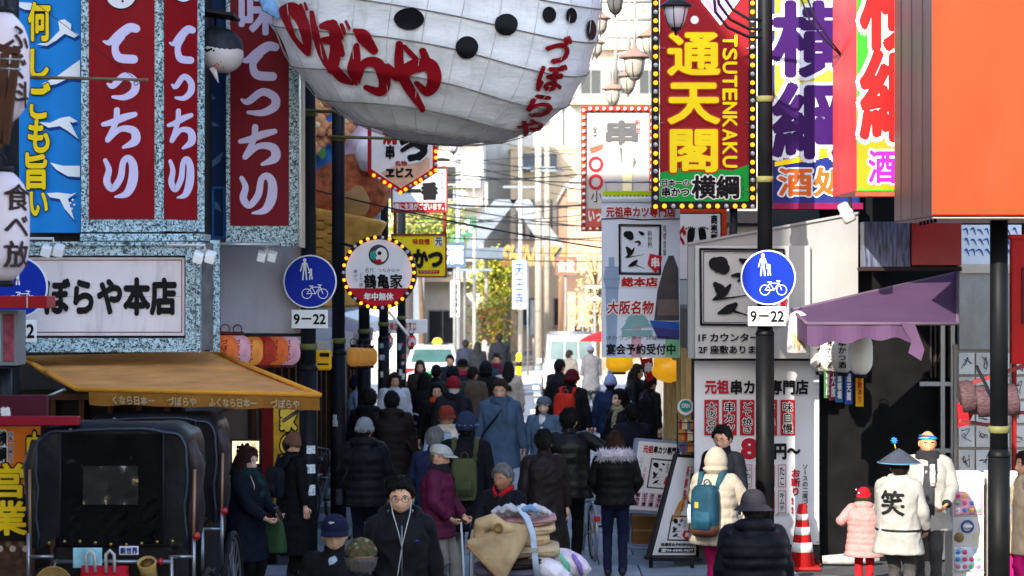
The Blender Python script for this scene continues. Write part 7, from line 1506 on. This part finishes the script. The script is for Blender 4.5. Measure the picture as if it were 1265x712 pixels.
p_ = worn(pr, 'drink_can', 'blue drink can in the hand of the man in purple', 'can'); c = Vector((.235, -.34, .86)); MB().lathe([(.02, -.06), (.028, -.055), (.03, -.04), (.03, .045), (.025, .055), (.02, .058)], 16, c, (0, -.5, .8)).build('body', mat('3f8fc0', .3, .4, 25, metal=.4), p_); MB().lathe([(.0, .0), (.024, .001)], 14, c + Vector((0, -.029, .047)), (0, -.5, .8)).build('lid', STEEL, p_)
p_ = worn(pr, 'walking_stick', 'pale walking stick in the hand of the man in purple', 'stick'); MB().tube([(-.2, -.3, .92), (-.21, -.33, .45), (-.22, -.34, .02)], .011, 8).build('shaft', mat('b8c4c8', .4), p_); MB().tube([(-.2, -.24, .93), (-.2, -.3, .945), (-.2, -.36, .92)], .014, 8).build('grip', WOOD, p_)
person('grey haired man in a navy jacket just behind the purple coat', 537, 531, 1.7, 172, '1a2440', '77756f', hair=('short', '6e6e70'), bulk=1.12, lh=(.2, -.25, 1.0))
person('man in a brick red hat and pale blue jacket facing the camera', 551, 502, 1.70, 22, '93a8c0', BLK, hat=('cap', '7a3226'), hair=('short', '3a3230'), bulk=1.1, scarf='c8beb0', skin='b88468')
pr = person('person in a patterned knit hat and long black coat seen from behind', 576, 510, 1.78, 176, '090b12', '76746c', kind='coat', hem=.55, hat=('beanie', '232f48'), hair=('short', '14110f'), bulk=1.12, lh=(.22, -.26, 1.32)); backpack(pr, 'olive green backpack on the person in the patterned hat', '434a2c', '3a4026', w=.27, h=.42, z=1.08, y=.16)
for k in range(12): a = k * math.pi / 6; MB().ball(face_frame(0, 0) @ (headpt(Vector((math.sin(a), math.cos(a), 0)), .036, False) + Vector((0, 0, .03))), .006, 6).build('knit_mark', mat('8a96a8', .8), pr[0])
person('woman with black hair and a bright orange scarf in a dark coat', 540, 475, 1.66, 10, BLK, BLK, hair=('bob', '0f0d0c'), scarf='c4481c', skin='d9ab92', bulk=1.1)
person('masked person in a crimson knit hat', 560, 466, 1.76, 8, '20222a', BLK, hat=('beanie', '8a1c2a'), hair=('short', '1a1614'), mask=True, bulk=1.15, scarf='1c1c22')
pr = person('young man in a slate blue hooded coat with a shoulder bag facing the camera', 618, 471, 1.86, -6, '465a72', '1d2433', kind='coat', hem=.66, bulk=1.16, hair=('short', '3a281c'), hood='down', scarf='44566c', skin='d9ab8c', lh=(.31, 0, .80)); sidebag(pr, 'navy shoulder bag of the man in the slate blue coat', '151b2a', -1, .86, .32, .28, .12, .22, -.14, cross=True)
pr = person('woman in a grey beret and blue denim coat facing the camera', 672, 489, 1.62, -14, '52687e', '1d2433', kind='coat', hem=.6, hair=('long', '1a1310'), hat=('beret', '5a6470'), skin='e6c0aa'); MB().tube([(0, -.05, 1.46), (0, -.105, 1.36), (0, -.15, 1.2)], [(.06, .03), (.06, .03), (.04, .012)], 10, side=(1, 0, 0)).build('sweater', cloth('dcdad6'), pr[0]); sidebag(pr, 'small grey handbag of the woman in the beret', '8a8f94', 1, .72, .22, .2, .08, .27, -.05, strap=False, kind='handbag')
pr = person('person in a black leather jacket with arm held out seen from behind', 703, 507, 1.74, 178, '07080a', '08090b', hem=.74, puff=.05, bulk=1.2, hair=('short', '0b0a0a'), rh=(-.52, -.12, 1.24), rough=.65)
person('man in a long dark brown coat seen from behind near the blankets', 672, 534, 1.72, 196, '1a1416', BLK, kind='coat', hem=.34, bulk=1.08, hair=('short', '0f0d0c'), walk=.12, rough=.5, hy=-20)
pr = person('grey haired man with red collar behind the blanket cart', 622, 576, 1.62, -28, '0a0c12', BLK, hair=('short', '6a6a6c'), skin='9a6e54', bulk=1.14, lh=(.2, -.3, .95), rh=(-.2, -.3, .95), collar=.03, hp=10); MB().tube([(.10, .02, 1.50), (.08, -.06, 1.47), (.02, -.12, 1.41)], [(.03, .014)] * 3, 8, side=(0, 0, 1)).build('collar', cloth('a01420'), pr[0]); MB().tube([(-.10, .02, 1.50), (-.08, -.06, 1.47), (-.02, -.12, 1.41)], [(.03, .014)] * 3, 8, side=(0, 0, 1)).build('collar', cloth('a01420'), pr[0])
pr = person('woman with short black hair and checked scarf looking left', 766, 483, 1.70, -55, '14141f', BLK, kind='coat', hem=.6, hair=('bob', '100d0c'), scarf=mat('8a8468', .9, .75, 26, .4, 40), skin='e6c2ac', bulk=1.1)
person('man in a dark suit coat with white collar seen from behind', 781, 510, 1.65, 176, '0d111c', BLK, kind='coat', hem=.6, bulk=1.14, hair=('short', '0f0d0c'), collar=.04, Y=27.5)
pr = person('man in a burgundy knit hat walking away with a bright red backpack', 706, 457, 1.78, 150, '14161c', BLK, hat=('beanie', '5a1420'), hair=('short', '1a1614'), bulk=1.1, walk=.3); backpack(pr, 'bright red backpack on the man in the burgundy hat', 'c83222', 'b02a1c', w=.34, h=.5, z=1.14, y=.14)
person('person in black with dark hair beside the red backpack', 691, 446, 1.72, 140, '121318', BLK, hair=('short', '0f0d0c'), bulk=1.15, walk=.25)
person('distant man in a long grey coat and cap next to the white van', 730, 428, 1.56, 178, '56565a', '4a4a4c', kind='coat', hem=.45, hat=('cap', '5a5878'), hair=('short', '3a3634'), walk=.2, bulk=1.1)
person('distant stooping man in a grey brown jacket by the van', 703, 434, 1.52, 150, '66605a', '4a4a4c', hair=('short', '1a1614'), lean=.12, bulk=1.15)
pr = person('person in a pale blue knit hat and navy jacket seen from behind', 754, 459, 1.66, 172, '1a2a4a', BLK, hat=('pom', '8aa0cc', '8aa0cc'), hair=('short', '1a1614'), bulk=1.12); sidebag(pr, 'white shopping bag beside the person in the pale blue hat', 'd4d8dc', -1, 1.02, .26, .3, .1, .3, -.05, strap=False, kind='shopping_bag')
person('woman in a long black down coat facing right under the banner', 786, 452, 1.72, 70, '0f1118', BLK, kind='coat', hem=.4, puff=.07, bulk=1.16, hair=('bob', '1a1310'))
person('dark figure at the edge of the counter shop under the banner', 803, 466, 1.66, 120, '101116', BLK, kind='coat', hem=.5, hair=('short', '15110f'))
pr = person('woman in skinny jeans and black jacket with grey fur hood walking away', 760, 535, 1.64, 178, '090a0d', '0f1730', shoes='22242c', hem=.86, bulk=1.16, hair=('bob', '2e1a14'), hood='fur', trim='c2bec9', walk=.16, pantw=.9, scarf='5a1018', puff=.05, rh=(-.2, -.2, .98), lh=(.2, -.2, .98))
person('shop worker in a green cap behind the counter at right', 855, 472, 1.66, -20, '3a4a44', BLK, hat=('cap', '1c4a3a'), hair=('short', '15110f'), group='people walking along the street', Y=28.5, x=P(857, 0, 28.5).x)
person('man in glasses and dark jacket behind the white hooded coat', 893, 537, 1.76, -38, '12141b', BLK, hair=('short', '0f0d0c'), glasses=True, skin='cf9f84', Y=23.0)
pr = person('person in a white hooded down coat and pink trousers seen from behind', 884, 553, 1.64, 150, '968c7c', '9c1450', hem=.72, puff=.10, bulk=1.22, hood='up', hair=None, lh=(.14, -.24, 1.3), rh=(-.16, -.26, 1.28), walk=.15)
o = backpack(pr, 'teal hiking backpack with brown base on the white hooded coat', '0f3444', '123c4c', w=.30, h=.52, d=.18, z=1.10, y=.17); q = MB(); q.tube([(0, .26, .84), (0, .265, .88), (0, .27, .95)], [(.13, .08), (.15, .10), (.146, .095)], 18, side=(1, 0, 0), power=3); q.build('base', mat('4a2c1c', .6, .2, 8), o); MB().lathe([(.03, -.09), (.032, .05), (.018, .08), (.018, .1)], 12, (.17, .27, 1.05)).build('water_bottle', mat('aeb4b8', .3, .2), o); MB().obox((.05, .365, 1.16), (.02, 0, 0), (0, .004, 0), (0, 0, .03)).build('patch', mat('c8862c', .6), o)
pr = person('man in a bucket hat and black down jacket seen from behind at lower right', 931, 606, 1.70, 182, '080b14', BLK, hem=.72, puff=.13, bulk=1.32, hat=('bucket', '2c2a30'), hair=('short', '2a2624'), hood='down')
pr = person('small child in a red hat and pale pink quilted coat', 1067, 603, 1.12, 165, 'a87c78', 'b0141c', shoes='a01418', hem=.62, puff=.10, bulk=1.35, hat=('beanie', 'c01420'), hair=('bob', '3a2a20'), hood='down', scarf='b8c8d4', lh=(.34, -.18, 1.12), hy=-30)
for s in (-.02, .03): MB().ball(face_frame(R(-30), 0) @ Vector((s + .03, .115, .09 + s)), .013, 8).build('hat_button', PWHITE, pr[0])
HAP = '8f8d87'
pr = person('performer in a dark conical hat and white festival coat seen from behind', 1110, 549, 1.62, 150, HAP, '3c3a3a', kind='coat', hem=.68, bulk=1.18, hat=('cone', '3a3f4a'), hair=('short', '1a1614'), collar=.04, scarf='c4beb4', lh=(.26, -.22, .88), rh=(-.24, -.18, .92), cuff='1c1c20', hy=30); root = pr[0]
c = HC; MB().tube([(0, .03, .0), (0, 0, 0)], .01).build('hat_knot', mat('4a7f9a', .6), root) if False else None
jk = [c for c in root.children if c.name.startswith('coat')][0].data; jb = BVHTree.FromPolygons([q_.co for q_ in jk.vertices], [tuple(p_.vertices) for p_ in jk.polygons])
def onback(x, z, o):
    h = jb.ray_cast(Vector((x, 1, z)), Vector((0, -1, 0))); return (h[0] if h[0] else Vector((x, .2, z))) + Vector((0, o, 0))
q = MB(); v, f = glyph('笑')
for e, (dx, dy) in enumerate(((0, 0), (.03, 0), (0, .03), (-.03, 0), (0, -.03))): q.add([onback(-(a - .5 + dx) * .27, 1.22 + (b_ - .38 + dy) * .27, .008 + .0006 * e) for a, b_ in v], f)
q.build('back_emblem', INK, root)
q = MB(); q.torus((0, .005, .93), .238, .014, (0, 0, 1), 28, 6, sy=.78); q.build('belt', BLACK, root); MB().tube([(.02, .03, 1.77), (.03, .05, 1.84)], .006, 6).build('flower_stem', mat('d8c81c', .5), root)
q = MB()
for k in range(8): a = k * .785; q.tube([(.03, .05, 1.86), (.03 + .035 * math.cos(a), .05, 1.86 + .035 * math.sin(a))], [.005, .009], 5)
q.build('paper_flower', mat('2a7ac8', .5), root)
pr = person('performer in a white festival coat with black scarf and coloured headband', 1146, 537, 1.76, -14, HAP, '3c3a3a', kind='coat', hem=.7, bulk=1.1, hair=None, scarf='26262a', lh=(.2, -.24, .98), rh=(-.2, -.25, .96), cuff='1c1c28', skin='c78a64', Y=22.4); root = pr[0]
MB().torus(face_frame(0, 0) @ Vector((0, 0, .05)), .088, .010, (0, .1, 1), 26, 6, sy=1.17).build('headband', mat('3a9aa8', .6, .5, 20), root); MB().torus(face_frame(0, 0) @ Vector((0, 0, .066)), .084, .008, (.1, .2, 1), 26, 6, sy=1.17).build('headband', mat('2a6ac0', .6), root)
MB().tube([(0, -.145, 1.36), (0, -.165, 1.2), (0, -.16, .8)], [(.06, .02), (.075, .012), (.08, .012)], 12, side=(1, 0, 0)).build('vest', cloth('34343a'), root)
for s in (-1, 1): MB().tube([(s * .055, -.16, 1.38), (s * .06, -.185, 1.24), (s * .06, -.185, 1.16)], [(.025, .006), (.03, .008), (.026, .006)], 8, side=(1, 0, 0)).build('towel_end', mat('d8c4c0', .8, .7, 30), root)
pr = person('person in a beige coat and pink trousers cut off by the right edge', 1268, 560, 1.6, -90, 'b8a488', 'b81468', kind='coat', hem=.62, bulk=1.1, hair=('bob', '2a1c14'), Y=21.5)
# farther knot of people in front of the taxi
for (px, yt, h, yaw, tp, hr, hatx, lb, kw) in (
    (519, 447, 1.62, -10, '3a2e28', ('long', '3a2418'), None, 'woman with wavy brown hair in front of the taxi', {}),
    (539, 453, 1.66, 178, BLK, ('short', '100d0c'), None, 'black haired person from behind in front of the taxi', {}),
    (524, 462, 1.6, 170, '101116', ('bob', '0c0a0a'), None, 'person with dark bobbed hair below the wavy haired woman', {}),
    (559, 453, 1.66, 176, '23332c', ('short', '14110f'), ('beanie', '14161c'), 'person in a black knit hat and dark green jacket', {}),
    (556, 440, 1.66, 5, '20242c', ('short', '14110f'), None, 'man facing the camera at the rear corner of the taxi', {}),
    (571, 444, 1.70, 40, '1c2030', ('short', '14110f'), ('cap', '101114'), 'person in a black cap with a pink scarf', {'scarf': 'b02a4a'}),
    (584, 455, 1.66, 160, '54463a', ('short', '1c1512'), None, 'man in a tan jacket seen from behind mid street', {}),
    (600, 446, 1.72, 176, '101218', ('short', '0c0a0a'), None, 'person in a long black hooded coat with backpack mid street', {'kind': 'coat', 'hem': .5, 'hood': 'up'}),
    (613, 438, 1.74, 10, '1d3a4c', ('short', '15110f'), None, 'man in a teal jacket facing the camera mid street', {'scarf': '5a1430'}),
    (628, 448, 1.66, 172, 'b4aa9c', ('long', '120e0c'), None, 'woman with long black hair and cream jacket mid street', {}),
    (575, 421, 1.62, 175, '1c2230', ('short', '15110f'), None, 'left of two distant dark figures beyond the taxi', {}),
    (590, 424, 1.58, 178, '16181e', ('bob', '15110f'), None, 'right of two distant dark figures beyond the taxi', {}),
    (599, 418, 1.62, 4, '8a8480', ('short', '4a3a30'), None, 'distant person in a mask and pale grey coat', {'mask': True}),
    (617, 413, 1.78, 172, '12151c', ('short', '15110f'), None, 'big distant man in a black jacket crossing the road', {'bulk': 1.25})):
    kw = dict(kw); kw.setdefault('bulk', 1.12); person(lb, px, yt, h, yaw, tp, '22242a', hair=hr, hat=hatx, group='people around the crossing', **kw)
    if 'hooded coat with backpack' in lb: pass
o = bpy.data.objects.get('person')
bpy.data.scenes.remove(LAB)
